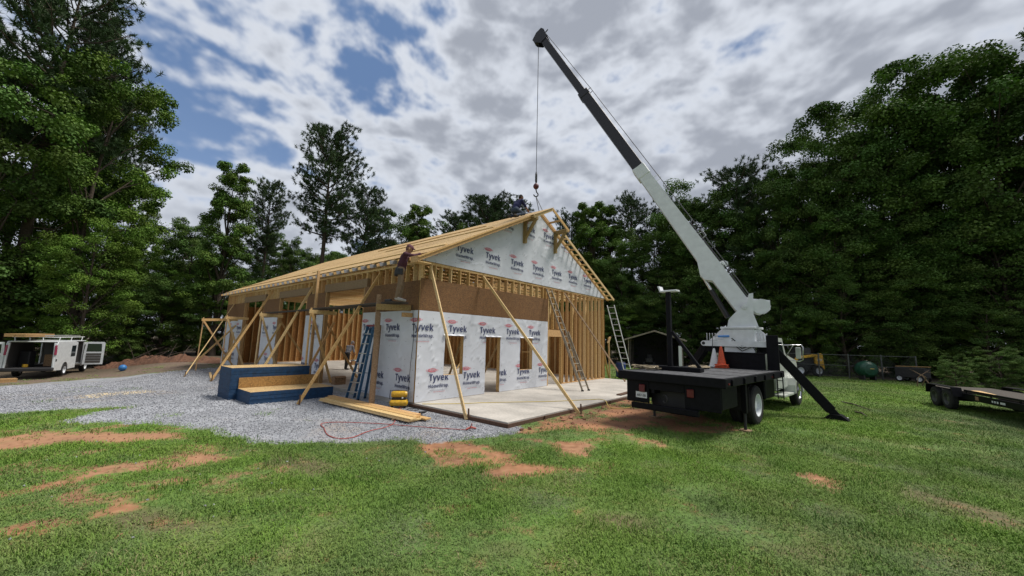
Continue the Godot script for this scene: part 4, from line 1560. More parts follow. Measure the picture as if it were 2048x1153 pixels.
# pine: bare trunk, rounded head of needle tufts
func pine(seed_value: int, lo: float, radius: float, branches: int, tone: Color) -> Array:
	var r := RandomNumberGenerator.new()
	r.seed = seed_value
	var tb := MB.new()
	var tall := 12.0
	var pts := []
	var rad := []
	var bend := Vector2(r.randfn(0, 0.12), r.randfn(0, 0.12))
	for k in 9:
		var t := k / 8.0
		pts.append(Vector3(bend.x * sin(t * 3.5), t * tall * 0.97 - 0.15, bend.y * sin(t * 2.6)))
		rad.append(lerpf(0.19, 0.025, t))
	tb.tube(pts, rad, 8)
	for k in 7:
		var y := r.randf_range(2.5, lo)
		var a := r.randf() * TAU
		var p0 := Vector3(0, y, 0)
		tb.tube([p0, p0 + Vector3(cos(a) * 0.5, 0.02, sin(a) * 0.5), p0 + Vector3(cos(a), -0.1, sin(a)) * r.randf_range(0.5, 1.0)], [0.022, 0.015, 0.004], 4, false)
	var lv := Leaves.new()
	for k in branches:
		var t := (k + r.randf() * 0.7) / branches
		var y := lerpf(lo, tall - 0.15, t)
		var prof := pow(sin(clampf(0.12 + t * 0.8, 0, 1) * PI), 0.6)
		if r.randf() < 0.15:
			prof *= 0.55
		var len := maxf(0.3, radius * prof * r.randf_range(0.65, 1.1))
		var a := k * 2.4 + r.randfn(0, 0.4)
		var rise := lerpf(0.05, 0.75, t)
		var dir := Vector3(cos(a), rise, sin(a)).normalized()
		var p0 := Vector3(bend.x * sin(t * 3.5), y - len * 0.15, bend.y * sin(t * 2.6))
		var p1 := p0 + dir * len * 0.55 + Vector3(0, -0.05, 0)
		var p2 := p0 + dir * len + Vector3(0, 0.12, 0)
		tb.tube([p0, p1, p2], [0.045 * (1.25 - t), 0.028, 0.006], 5, false)
		var tufts := int(8 + len * 13.0)
		var shade := r.randf_range(0.75, 1.2)
		for j in tufts:
			var s := r.randf_range(0.35, 1.05)
			var c := p0.lerp(p2, s) + Vector3(r.randfn(0, 0.22), r.randfn(0.05, 0.12), r.randfn(0, 0.22)) * (0.5 + len * 0.32)
			if j % 3 == 0:
				tb.tube([p0.lerp(p2, s * 0.9), c], [0.012, 0.004], 3, false)
			var axis := (dir + Vector3(r.randfn(), r.randfn() + 0.9, r.randfn()) * 0.5).normalized()
			var g := shade * r.randf_range(0.8, 1.2)
			for q in 28:
				var nd := (axis * 0.55 + Vector3(r.randfn(), r.randfn(), r.randfn()) * 0.75).normalized()
				var sd := nd.cross(Vector3(r.randfn(), r.randfn(), r.randfn())).normalized()
				lv.needle(c + axis * r.randf_range(-0.1, 0.1), nd, sd, r.randf_range(0.12, 0.21), 0.016, Color(tone.r * g, tone.g * g, tone.b * g))
	return [tb.mesh(), lv.mesh()]

var tree_kinds := {}

func plant(kind: String, called: String, label: String, at: Vector3, tall: float, spread: float, turn: float, group: String, category := "tree") -> Node3D:
	var km: Array = tree_kinds[kind]
	var t := thing(called, label, category, at, group)
	t.rotation.y = turn
	var k := tall / 12.0
	var xf := Transform3D(Basis().scaled(Vector3(k * spread, k, k * spread)), Vector3.ZERO)
	part("trunk", km[0], M.bark, t, xf)
	part("crown", km[1], M.needle if kind.begins_with("pine") else M.leaf, t, xf)
	return t

func build_forest() -> void:
	tree_kinds["oak0"] = broadleaf(101, 2.6, 3.1, 38, 230, Color(0.098, 0.168, 0.030))
	tree_kinds["oak1"] = broadleaf(102, 2.2, 3.3, 42, 240, Color(0.088, 0.150, 0.038))
	tree_kinds["oak2"] = broadleaf(103, 3.4, 2.9, 38, 240, Color(0.084, 0.146, 0.040))
	tree_kinds["low0"] = broadleaf(104, 0.9, 3.6, 36, 210, Color(0.104, 0.182, 0.030))
	tree_kinds["low1"] = broadleaf(105, 0.7, 3.6, 36, 210, Color(0.086, 0.148, 0.036))
	tree_kinds["poplar0"] = broadleaf(106, 3.0, 1.9, 44, 190, Color(0.092, 0.158, 0.034), 1.0)
	tree_kinds["pine0"] = pine(111, 6.2, 2.5, 58, Color(0.052, 0.086, 0.036))
	tree_kinds["pine1"] = pine(112, 7.0, 2.1, 46, Color(0.054, 0.088, 0.036))
	tree_kinds["pine2"] = pine(113, 5.0, 2.3, 60, Color(0.050, 0.084, 0.037))
	var seen := {}
	for t in TREES:
		var at := on_ground(t[0], t[1])
		plant(t[3], t[5], t[4], at - Vector3(0, 0.1, 0), t[2], t[6], fposmod(t[0] * 1.7 + t[1] * 0.9, TAU), "trees standing round the yard")
	# the wood behind: trunks and crowns that close the view
	var r := RandomNumberGenerator.new()
	r.seed = 55
	var kinds := ["oak1", "pine1", "oak2", "pine2", "low1", "oak2"]
	for k in 64:
		var f := (k + r.randf() * 0.8) / 64.0
		var ang := lerpf(-1.12, 1.1, f)
		var dist := minf(r.randf_range(50.0, 64.0) / cos(ang), 95.0)
		var dir := Vector3(0.764 * cos(ang) + 0.642 * sin(ang), 0, -0.645 * cos(ang) + 0.766 * sin(ang))
		var p := CAM_POS + dir * dist
		var kd: String = kinds[k % 6]
		var tall := r.randf_range(12.0, 16.0) if ang < 0.62 else r.randf_range(17.0, 21.0)
		var side := "behind the building" if absf(ang) < 0.5 else ("behind the white van" if ang < 0 else "behind the trailer and lawn")
		plant(kd, "woodland_tree", "tree deep in the dark wood " + side, on_ground(p.x, p.z) - Vector3(0, 0.1, 0), tall, r.randf_range(1.0, 1.35), r.randf() * TAU, "trees deep in the wood " + side)
	# understorey along the edge of the wood
	for k in 56:
		var f := (k + r.randf() * 0.9) / 56.0
		var ang := lerpf(-1.08, 1.06, f)
		var dir := Vector3(0.764 * cos(ang) + 0.642 * sin(ang), 0, -0.645 * cos(ang) + 0.766 * sin(ang))
		var dist := r.randf_range(41.0, 49.0)
		if ang > 0.55:
			dist = 39.0 / maxf(cos(ang - 0.62), 0.3) * r.randf_range(0.98, 1.12)
		if ang < -0.55:
			dist = r.randf_range(44.0, 50.0)
		var p := CAM_POS + dir * dist
		var side := "behind the building" if absf(ang) < 0.5 else ("behind the white van" if ang < 0 else "beyond the lawn")
		plant("low0" if k % 5 == 0 else "low1", "understorey_tree", "low leafy understorey tree at the edge of the wood " + side, on_ground(p.x, p.z) - Vector3(0, 0.2, 0), r.randf_range(4.5, 8.0), r.randf_range(1.1, 1.6), r.randf() * TAU, "understorey " + side)

# ---------------------------------------------------------------- things on the building site
func brace(label: String, top: Vector3, foot: Vector3, key := "pine", stake := true) -> void:
	var t := thing("wall_brace", label, "brace", foot, "diagonal braces propping the walls")
	var hint := Vector3.BACK if absf(top.x - foot.x) > absf(top.z - foot.z) else Vector3.RIGHT
	board("brace_board", t, Vector3.ZERO, top - foot, 0.09, 0.04, hint, key)
	if stake:
		var s := MB.new()
		s.bar(Vector3(0.03, -0.05, 0.05), Vector3(0.035, 0.28, 0.03), 0.04, 0.03, Vector3.RIGHT, 0.003)
		part("stake", s.mesh(), M.formboard, t)

func trestle(label: String, foot: Vector3, arm_y: float, inner: Vector3, lean: Vector3, key := "pine", diagonals := true) -> void:
	# outer post, arm back to the wall, crossed diagonals
	var t := thing("scaffold_trestle", label, "trestle", foot, "site-built scaffold trestles")
	var top := Vector3(lean.x, arm_y - foot.y + 0.12, lean.z)
	board("post", t, Vector3.ZERO, top, 0.09, 0.04, Vector3.RIGHT, key)
	var o := Vector3(0, arm_y - foot.y, 0) + lean * 0.95
	var i := inner - foot
	board("arm", t, o + Vector3(-0.08, -0.02, 0.045), i + Vector3(0, -0.02, 0.045), 0.038, 0.14, Vector3.UP, key)
	if diagonals:
		board("diagonal", t, o + Vector3(0.02, -0.1, 0.09), Vector3(i.x - 0.02, 0.25, i.z + 0.1), 0.04, 0.085, Vector3.UP, key)
		board("diagonal", t, Vector3(0.02, 0.55, -0.05), Vector3(i.x - 0.02, i.y - 0.35, i.z - 0.05), 0.04, 0.085, Vector3.UP, key)

func ladder(called: String, label: String, category: String, a: Vector3, b: Vector3, across: Vector3, half: float, rungs: int, mk: Material, doubled := false) -> void:
	var t := thing(called, label, category, a)
	var d := b - a
	var face_n := d.cross(across).normalized()
	for s in [-1.0, 1.0]:
		var m := MB.new()
		m.bar(across * half * s, d * (0.55 if doubled else 1.0) + across * half * s, 0.03, 0.075, face_n, 0.004)
		part("rail", m.mesh(), mk, t)
		if doubled:
			var m2 := MB.new()
			m2.bar(d * 0.1 + across * (half - 0.045) * s + face_n * 0.07, d + across * (half - 0.045) * s + face_n * 0.07, 0.03, 0.07, face_n, 0.004)
			part("fly_rail", m2.mesh(), mk, t)
		var ft := MB.new()
		ft.box(Vector3(0.05, 0.05, 0.1), Transform3D(Basis(), across * half * s + Vector3(0, 0.005, 0)), 0.006)
		part("foot", ft.mesh(), M.rubber, t)
	for k in rungs:
		var f := (k + 0.6) / rungs
		var lift := face_n * (0.07 if doubled and f > 0.3 else 0.0)
		var m := MB.new()
		m.tube([d * f - across * half + lift, d * f + across * half + lift], 0.017, 6)
		part("rung", m.mesh(), mk, t)

func cable(called: String, label: String, category: String, pts: Array, rad: float, m: Material) -> void:
	var c := Curve3D.new()
	for i in pts.size():
		var p: Vector3 = pts[i]
		var tan := Vector3.ZERO
		if i > 0 and i < pts.size() - 1:
			tan = (pts[i + 1] - pts[i - 1]) * 0.22
		c.add_point(p, -tan, tan)
	c.bake_interval = 0.08
	var b := MB.new()
	b.tube(Array(c.get_baked_points()), rad, 5)
	whole(called, b.mesh(), m, label, category)

func build_site() -> void:
	brace("long pine brace from the near corner of the front wall down to the slab edge", Vector3(0.29, 4.16, 0.06), Vector3(-0.09, -0.12, 2.36))
	brace("long pine brace over the house wrap down to the front of the slab", Vector3(2.66, 4.16, 0.06), Vector3(2.8, -0.12, 3.95))
	brace("weathered brace leaning from the open studs towards the truck", Vector3(8.12, 4.15, 0.06), Vector3(11.5, 0.02, 1.5), "old_wood", false)
	brace("pine brace at the far corner of the side wall, farthest from the front", Vector3(-0.04, 3.69, -18.68), on_ground(-2.72, -14.7))
	brace("pine brace between the farthest brace and the blue stack", Vector3(-0.04, 4.12, -12.34), on_ground(-2.5, -10.9))
	brace("pine brace that ends behind the tall blue stack", Vector3(-0.04, 4.0, -7.57), on_ground(-2.3, -6.6), "pine", false)
	brace("thick pine brace in front of the low blue stack", Vector3(-0.04, 4.09, -2.24), on_ground(-2.22, -2.57))
	trestle("scaffold trestle at the far corner of the side wall", on_ground(-1.75, -17.5), 2.62, Vector3(-0.04, 2.72, -17.7), Vector3(0.05, 0, 0))
	trestle("second scaffold trestle from the far corner", on_ground(-1.05, -15.6), 2.74, Vector3(-0.04, 2.75, -15.7), Vector3(-0.02, 0, 0))
	trestle("scaffold trestle behind the tall blue stack", on_ground(-1.02, -10.6), 2.8, Vector3(-0.04, 2.78, -10.7), Vector3(0.04, 0, 0))
	trestle("scaffold trestle in front of the middle bay", on_ground(-1.05, -5.15), 2.8, Vector3(-0.02, 2.79, -5.3), Vector3(0.06, 0, -0.1))
	var t := thing("scaffold_post", "tall leaning scaffold post that reaches the eave above the middle pier", "post", on_ground(-0.93, -5.05))
	board("post_board", t, Vector3.ZERO, Vector3(0.5, 4.62, -1.2), 0.09, 0.09, Vector3.RIGHT, "tan_wood")
	t = thing("scaffold_trestle", "corner scaffold trestle with a thick weathered post and a yellowish arm", "trestle", on_ground(-0.9, -0.82), "site-built scaffold trestles")
	board("post", t, Vector3(0, 0, 0), Vector3(0.0, 3.3, 0.03), 0.13, 0.05, Vector3.BACK, "old_wood")
	board("post", t, Vector3(0.07, 0.0, -0.02), Vector3(0.06, 2.75, 0.0), 0.1, 0.05, Vector3.BACK, "old_wood")
	board("arm", t, Vector3(-0.1, 2.92, 0.08), Vector3(0.86, 2.94, 0.45), 0.045, 0.18, Vector3.UP, "treated")
	board("ledger", t, Vector3(0.55, 2.72, 0.45), Vector3(0.86, 2.72, 0.55), 0.05, 0.13, Vector3.UP, "tan_wood")
	for q in [[-0.62, -5.75, -0.35, "dark scaffold plank beside the wall"], [-0.34, -5.7, -0.28, "dark scaffold plank closest to the wall"]]:
		var b := MB.new()
		b.bar(Vector3(q[0], 2.92, q[1]), Vector3(q[0] + 0.03, 2.96, q[2]), 0.24, 0.045, Vector3.UP, 0.004)
		whole("scaffold_plank", b.mesh(), M.dark_plank, q[3] + ", running from the corner to the middle bay", "plank", Transform3D(), "scaffold planks")
	var b := MB.new()
	b.bar(Vector3(-0.6, 2.9, -10.9), Vector3(-0.55, 2.91, -5.2), 0.26, 0.045, Vector3.UP, 0.004)
	whole("scaffold_plank", b.mesh(), M.dark_plank, "dark scaffold plank spanning the middle bays", "plank", Transform3D(), "scaffold planks")
	t = thing("nail_gun", "dark nail gun lying on the scaffold plank by the worker's feet", "tool", Vector3(-0.55, 2.985, -0.85))
	b = MB.new()
	b.bar(Vector3(0, 0.05, -0.16), Vector3(0.02, 0.05, 0.14), 0.07, 0.08, Vector3.UP, 0.015)
	part("body", b.mesh(), M.black_paint, t)
	b = MB.new()
	b.bar(Vector3(0, 0.03, 0.0), Vector3(0.14, 0.03, 0.06), 0.05, 0.05, Vector3.UP, 0.01)
	part("handle", b.mesh(), M.metal_dark, t)
	# ladders
	ladder("extension_ladder", "tan metal extension ladder leaning on the front wall above the open doorway", "ladder", Vector3(6.62, 0.03, 2.02), Vector3(6.86, 4.22, 0.1), Vector3(1, 0, 0.1).normalized(), 0.21, 15, M.ladder_tan, true)
	ladder("straight_ladder", "white straight ladder leaning at the far corner of the open stud wall", "ladder", on_ground(14.35, 0.5) + Vector3(0, 0.03, 0), Vector3(12.82, 3.98, 0.12), Vector3(0.0, 0, 1), 0.21, 13, M.ladder_white)
	t = thing("blue_barrel", "blue plastic barrel behind the foot of the white ladder", "barrel", on_ground(15.2, -0.4))
	b = MB.new()
	b.lathe([Vector2(0, 0), Vector2(0.27, 0), Vector2(0.29, 0.1), Vector2(0.29, 0.4), Vector2(0.3, 0.42), Vector2(0.29, 0.44), Vector2(0.29, 0.78), Vector2(0.26, 0.86), Vector2(0, 0.86)], Transform3D(), 18)
	part("shell", b.mesh(), mat("barrel_blue", lin(0.01, 0.03, 0.16), 0.5), t)
	b = MB.new()
	b.lathe([Vector2(0.25, 0.86), Vector2(0.27, 0.875), Vector2(0.25, 0.89), Vector2(0, 0.885)], Transform3D(), 18)
	part("lid", b.mesh(), M.black_paint, t)
	# prop beside the stud corner
	t = thing("corner_prop", "pine prop with a block and diagonal beside the open stud corner", "brace", on_ground(13.3, -0.2))
	board("upright", t, Vector3.ZERO, Vector3(-0.1, 2.3, 0), 0.09, 0.04, Vector3.RIGHT, "pine")
	board("diagonal", t, Vector3(0.9, 0, -0.5), Vector3(-0.85, 3.4, -0.3), 0.09, 0.04, Vector3.RIGHT, "pine")
	board("block", t, Vector3(-0.25, 2.0, 0.04), Vector3(0.0, 2.35, 0.04), 0.12, 0.04, Vector3.RIGHT, "pine")
	# blue folding stepladder leaning shut against the scaffold post
	t = thing("step_ladder", "blue fibreglass stepladder leaning shut beside the wrapped corner pier", "ladder", on_ground(-0.6, -2.45))
	for q in [[Vector3(-0.1, 0, -0.22), Vector3(0.0, 2.36, 0.62), 0], [Vector3(0.02, 0, 0.3), Vector3(0.03, 2.36, 0.92), 0], [Vector3(0.22, 0, -0.3), Vector3(0.12, 2.3, 0.6), 1], [Vector3(0.42, 0, 0.02), Vector3(0.16, 2.3, 0.9), 1]]:
		b = MB.new()
		b.bar(q[0], q[1], 0.03, 0.085, Vector3.RIGHT, 0.004)
		part("front_rail" if q[2] == 0 else "rear_rail", b.mesh(), M.ladder_blue, t)
		b = MB.new()
		b.box(Vector3(0.05, 0.06, 0.1), Transform3D(Basis(), q[0] + Vector3(0, 0.02, 0)), 0.008)
		part("foot", b.mesh(), M.rubber, t)
	for k in 7:
		var f := (k + 0.8) / 7.6
		b = MB.new()
		b.bar(Vector3(-0.1, 0, -0.22).lerp(Vector3(0.0, 2.36, 0.62), f), Vector3(0.02, 0, 0.3).lerp(Vector3(0.03, 2.36, 0.92), f), 0.08, 0.028, Vector3.UP, 0.003)
		part("tread", b.mesh(), M.aluminium, t)
		if k % 2 == 0:
			b = MB.new()
			b.bar(Vector3(0.22, 0, -0.3).lerp(Vector3(0.12, 2.3, 0.6), f), Vector3(0.42, 0, 0.02).lerp(Vector3(0.16, 2.3, 0.9), f), 0.03, 0.02, Vector3.UP, 0.002)
			part("rear_brace", b.mesh(), M.ladder_blue, t)
	b = MB.new()
	b.bar(Vector3(0.07, 2.38, 0.55), Vector3(0.09, 2.38, 0.98), 0.2, 0.06, Vector3.UP, 0.01)
	part("top_cap", b.mesh(), mat("cap_red", lin(0.16, 0.02, 0.03), 0.5), t)
	# a board leaning on the wrap behind it
	t = thing("leaning_board", "narrow dark board leaning on the house wrap beside the stepladder", "board", Vector3(-0.12, 0, -1.75))
	board("board_length", t, Vector3(-0.12, -0.1, -0.03), Vector3(0.04, 2.3, -0.2), 0.06, 0.03, Vector3.BACK, "old_wood")
	# stacks of sheathing with blue painted edges
	sheet_stack("tall_sheet_stack", "tall stack of strand board sheets with blue painted edges", Vector3(-3.42, -0.14, -5.85), Vector3(2.32, 0.98, 1.2), 26)
	sheet_stack("low_sheet_stack", "low stack of strand board sheets with blue painted edges, in front of the tall one", Vector3(-3.22, -0.14, -4.6), Vector3(2.42, 0.36, 1.2), 10)
	t = thing("leaning_sheet", "strand board sheet stood on edge between the two blue stacks", "board", Vector3(-2.0, -0.12, -4.6))
	b = MB.new()
	b.box(Vector3(2.4, 0.66, 0.012), Transform3D(Basis(Vector3.RIGHT, -0.06), Vector3(0, 0.33, -0.012)), 0.001)
	part("sheet", b.mesh(), M.strand_gold, t)
	# lumber on the gravel
	t = thing("lumber_stack", "low stack of long pine boards on the gravel beside the compressor", "lumber", Vector3(-1.2, -0.12, -0.4))
	for q in [[-0.22, 0.06, 0.0], [0.0, 0.06, -0.05], [0.2, 0.06, 0.08], [-0.2, 0.1, 0.03], [0.02, 0.1, -0.12], [0.21, 0.1, -0.35]]:
		board("board", t, Vector3(q[0] - 0.1, q[1], -2.2 + q[2]), Vector3(q[0] + 0.08, q[1], 2.2 + q[2]), 0.185, 0.038, Vector3.UP, "pine")
	for z in [-1.6, 0.0, 1.6]:
		board("bearer", t, Vector3(-0.3, 0.02, z), Vector3(0.32, 0.02, z), 0.06, 0.038, Vector3.UP, "old_wood")
	compressor()
	# hoses and cords
	var g := func(x, z): return on_ground(x, z) + Vector3(0, 0.012, 0)
	cable("air_hose", "red air hose looping over the gravel in front of the lumber", "hose", [g.call(-0.3, -0.1), g.call(-0.9, 0.3), g.call(-1.05, 0.62) , g.call(-1.75, 1.6), g.call(-2.5, 1.85), g.call(-3.05, 2.1), g.call(-3.25, 1.75), g.call(-3.05, 1.0), g.call(-2.75, 0.42), g.call(-2.05, 1.15), g.call(-1.7, 1.75), g.call(-1.3, 2.5), g.call(-0.86, 3.22)], 0.0095, M.hose_red)
	cable("extension_cable", "yellow extension cord across the concrete slab", "cord", [Vector3(0.05, 0.01, 0.35), Vector3(0.9, 0.01, 1.0), Vector3(1.8, 0.01, 1.5), Vector3(3.4, 0.01, 2.6), Vector3(4.6, 0.01, 3.2), Vector3(5.0, 0.01, 3.6), Vector3(4.4, -0.1, 4.2), Vector3(5.4, -0.1, 4.6), Vector3(7.5, -0.1, 4.5)], 0.011, M.cord_yellow)
	cable("power_cable", "black cord coiled between the compressor and the slab", "cord", [g.call(-0.1, -0.05), g.call(0.0 - 0.06, 0.25), g.call(-0.2, 0.5), g.call(-0.4, 0.35), g.call(-0.25, 0.15), g.call(-0.06, 0.5), g.call(-0.1, 0.8)], 0.011, M.cord_black)
	cable("hanging_cable", "thin black cord hanging down the wrapped corner", "cord", [Vector3(-0.1, 2.9, -0.2), Vector3(-0.06, 2.0, -0.12), Vector3(-0.08, 1.0, -0.16), Vector3(-0.12, 0.1, -0.12), on_ground(-0.2, 0.02) + Vector3(0, 0.02, 0)], 0.008, M.cord_black)
	t = thing("hose_reel_end", "red hose coupling lying on the gravel at the end of the air hose", "hose", on_ground(-0.8, 3.25))
	b = MB.new()
	b.tube([Vector3(-0.1, 0.03, -0.04), Vector3(0.02, 0.06, 0), Vector3(0.14, 0.025, 0.03)], [0.018, 0.03, 0.016], 7)
	part("coupling", b.mesh(), M.hose_red, t)
	b = MB.new()
	b.tube([Vector3(-0.02, 0.05, 0), Vector3(-0.01, 0.16, 0.05)], [0.014, 0.01], 6)
	part("lever", b.mesh(), M.hose_red, t)
	t = thing("cordless_drill", "small black cordless drill on the gravel beyond the lumber", "tool", on_ground(-0.62, 1.25))
	b = MB.new()
	b.tube([Vector3(-0.1, 0.1, 0), Vector3(0.06, 0.1, 0), Vector3(0.13, 0.1, 0)], [0.035, 0.035, 0.015], 8)
	part("motor", b.mesh(), M.black_paint, t)
	b = MB.new()
	b.bar(Vector3(-0.05, 0.1, 0), Vector3(-0.08, 0.03, 0), 0.035, 0.04, Vector3.RIGHT, 0.008)
	b.box(Vector3(0.1, 0.05, 0.07), Transform3D(Basis(), Vector3(-0.07, 0.028, 0)), 0.008)
	part("grip", b.mesh(), M.black_paint, t)
	# on the slab inside
	t = thing("cardboard_box", "open brown cardboard box on the slab at the middle bay", "box", Vector3(0.45, 0.0, -5.6))
	b = MB.new()
	for q in [[Vector3(-0.22, 0, -0.16), Vector3(-0.205, 0.3, 0.16)], [Vector3(0.205, 0, -0.16), Vector3(0.22, 0.3, 0.16)], [Vector3(-0.205, 0, -0.16), Vector3(0.205, 0.3, -0.15)], [Vector3(-0.205, 0, 0.15), Vector3(0.205, 0.3, 0.16)], [Vector3(-0.205, 0.0, -0.15), Vector3(0.205, 0.01, 0.15)]]:
		b.block(q[0], q[1])
	part("carton", b.mesh(), M.cardboard, t)
	b = MB.new()
	b.bar(Vector3(-0.2, 0.3, 0.17), Vector3(0.2, 0.3, 0.17), 0.12, 0.006, Vector3(0, 1, 0.6))
	part("flap", b.mesh(), M.cardboard, t)
	t = thing("saw_stand", "low saw stand on the slab behind the piers", "stand", Vector3(4.9, 0, -12.0))
	b = MB.new()
	b.box(Vector3(1.1, 0.05, 0.5), Transform3D(Basis(), Vector3(0, 0.5, 0)), 0.01)
	part("table", b.mesh(), M.aluminium, t)
	for s in [[-0.45, -0.2], [0.45, -0.2], [-0.45, 0.2], [0.45, 0.2]]:
		b = MB.new()
		b.tube([Vector3(s[0] * 1.15, 0, s[1] * 1.2), Vector3(s[0], 0.48, s[1])], 0.02, 6)
		part("leg", b.mesh(), M.hose_red, t)
	t = thing("material_pile", "short pile of block and board offcuts on the slab by the back wall", "lumber", Vector3(6.5, 0, -15.2))
	for k in 5:
		board("offcut", t, Vector3(-0.6 + k * 0.05, 0.05 + k * 0.09, 0.0), Vector3(0.7 - k * 0.08, 0.05 + k * 0.09, 0.1), 0.3 - k * 0.03, 0.085, Vector3.UP, "tan_wood")
	b = MB.new()
	b.bar(on_ground(-2.2, -12.2) + Vector3(0, 0.02, 0), on_ground(-1.6, -15.2) + Vector3(0, 0.02, 0), 0.09, 0.038, Vector3.UP, 0.003)
	whole("loose_board", b.mesh(), M.pine2, "pale board lying on the gravel behind the blue stack", "board")
	b = MB.new()
	b.bar(Vector3(6.5, 0.025, 3.45), Vector3(8.8, 0.025, 3.3), 0.18, 0.04, Vector3.UP, 0.003)
	whole("loose_board", b.mesh(), M.formboard, "dark board lying on the slab edge beside the truck", "board")

func sheet_stack(called: String, label: String, lo: Vector3, size: Vector3, sheets: int) -> void:
	var t := thing(called, label, "sheet stack", lo + Vector3(size.x * 0.5, 0, size.z * 0.5))
	var r := RandomNumberGenerator.new()
	r.seed = sheets
	var h := size.y / sheets
	for k in sheets:
		var b := MB.new()
		b.box(Vector3(size.x + r.randfn(0, 0.003), h - 0.0015, size.z + r.randfn(0, 0.003)), Transform3D(Basis(Vector3.UP, r.randfn(0, 0.0012)), Vector3(r.randfn(0, 0.003), (k + 0.5) * h, r.randfn(0, 0.003))), 0.002)
		part("sheet", b.mesh(), M.sheet_blue, t)
	var b := MB.new()
	b.box(Vector3(size.x - 0.012, 0.004, size.z - 0.012), Transform3D(Basis(), Vector3(0, size.y + 0.001, 0)))
	part("top_face", b.mesh(), M.strand_light, t)

func compressor() -> void:
	var t := thing("air_compressor", "yellow twin-tank air compressor standing at the wrapped corner", "compressor", on_ground(-0.36, -0.22))
	var along := Basis(Vector3(0, 0, 1), -PI / 2)
	t.rotation.y = -0.7
	t.scale = Vector3.ONE * 0.86
	for q in [[0.17, -0.1], [0.17, 0.1]]:
		var b := MB.new()
		b.lathe([Vector2(0, -0.3), Vector2(0.05, -0.295), Vector2(0.095, -0.26), Vector2(0.1, -0.23), Vector2(0.1, 0.23), Vector2(0.095, 0.26), Vector2(0.05, 0.295), Vector2(0, 0.3)], Transform3D(along, Vector3(0, q[0], q[1])), 14)
		part("tank", b.mesh(), M.yellow_paint, t)
	var b := MB.new()
	b.lathe([Vector2(0, -0.27), Vector2(0.09, -0.26), Vector2(0.115, -0.2), Vector2(0.12, 0.0), Vector2(0.115, 0.2), Vector2(0.09, 0.26), Vector2(0, 0.27)], Transform3D(along, Vector3(0, 0.44, 0)), 14)
	part("motor_cover", b.mesh(), M.yellow_paint, t)
	b = MB.new()
	b.box(Vector3(0.46, 0.1, 0.22), Transform3D(Basis(), Vector3(0, 0.3, 0)), 0.015)
	part("pump_base", b.mesh(), M.black_paint, t)
	b = MB.new()
	b.tube([Vector3(-0.3, 0.3, 0.12), Vector3(-0.3, 0.57, 0.0), Vector3(0.3, 0.57, 0.0), Vector3(0.3, 0.3, 0.12)], 0.014, 6)
	part("carry_handle", b.mesh(), M.black_paint, t)
	for x in [-0.22, 0.22]:
		b = MB.new()
		b.box(Vector3(0.05, 0.075, 0.28), Transform3D(Basis(), Vector3(x, 0.036, 0)), 0.01)
		part("foot", b.mesh(), M.rubber, t)
	b = MB.new()
	b.lathe([Vector2(0, 0), Vector2(0.03, 0), Vector2(0.03, 0.02), Vector2(0, 0.022)], Transform3D(Basis(Vector3.RIGHT, PI / 2), Vector3(0.12, 0.34, 0.11)), 10)
	part("gauge", b.mesh(), M.white_plastic, t)

# ---------------------------------------------------------------- crane truck
func wheel(parent: Node, c: Vector3, r: float, w: float, out: float, dish := true, rim_key := "rim_white") -> void:
	# axis along local z; out is the side that the rim faces
	var h := holder("wheel", parent, Transform3D(Basis(), c))
	var ax := Transform3D(Basis(Vector3.RIGHT, PI / 2 * out), Vector3.ZERO)
	var b := MB.new()
	var ri := r * 0.58
	var prof := [Vector2(ri, -w / 2), Vector2(r * 0.86, -w / 2), Vector2(r * 0.96, -w * 0.42), Vector2(r, -w * 0.3), Vector2(r, -w * 0.08), Vector2(r * 0.985, -w * 0.06), Vector2(r * 0.985, w * 0.06), Vector2(r, w * 0.08), Vector2(r, w * 0.3), Vector2(r * 0.96, w * 0.42), Vector2(r * 0.86, w / 2), Vector2(r * 0.7, w * 0.52), Vector2(ri, w / 2)]
	b.lathe(prof, ax, 30)
	part("tyre", b.mesh(), M.rubber, h)
	b = MB.new()
	if dish:
		b.lathe([Vector2(ri, -w * 0.5), Vector2(ri * 1.01, w * 0.5), Vector2(ri * 0.93, w * 0.49), Vector2(ri * 0.86, w * 0.1), Vector2(ri * 0.5, -w * 0.02), Vector2(ri * 0.36, w * 0.02), Vector2(ri * 0.33, w * 0.28), Vector2(0, w * 0.3)], ax, 24)
	else:
		b.lathe([Vector2(ri, -w * 0.5), Vector2(ri * 1.01, w * 0.5), Vector2(ri * 0.93, w * 0.48), Vector2(ri * 0.85, w * 0.32), Vector2(ri * 0.55, w * 0.44), Vector2(ri * 0.3, w * 0.5), Vector2(0, w * 0.5)], ax, 24)
	part("rim", b.mesh(), M[rim_key], h)
	b = MB.new()
	for k in 8:
		var a := TAU * k / 8
		b.lathe([Vector2(0.014, -0.02), Vector2(0.014, w * 0.12), Vector2(0, w * 0.13)], ax * Transform3D(Basis(), Vector3(cos(a) * ri * 0.5, w * 0.0, sin(a) * ri * 0.5)), 6)
	part("lug_nuts", b.mesh(), M.chrome, h)

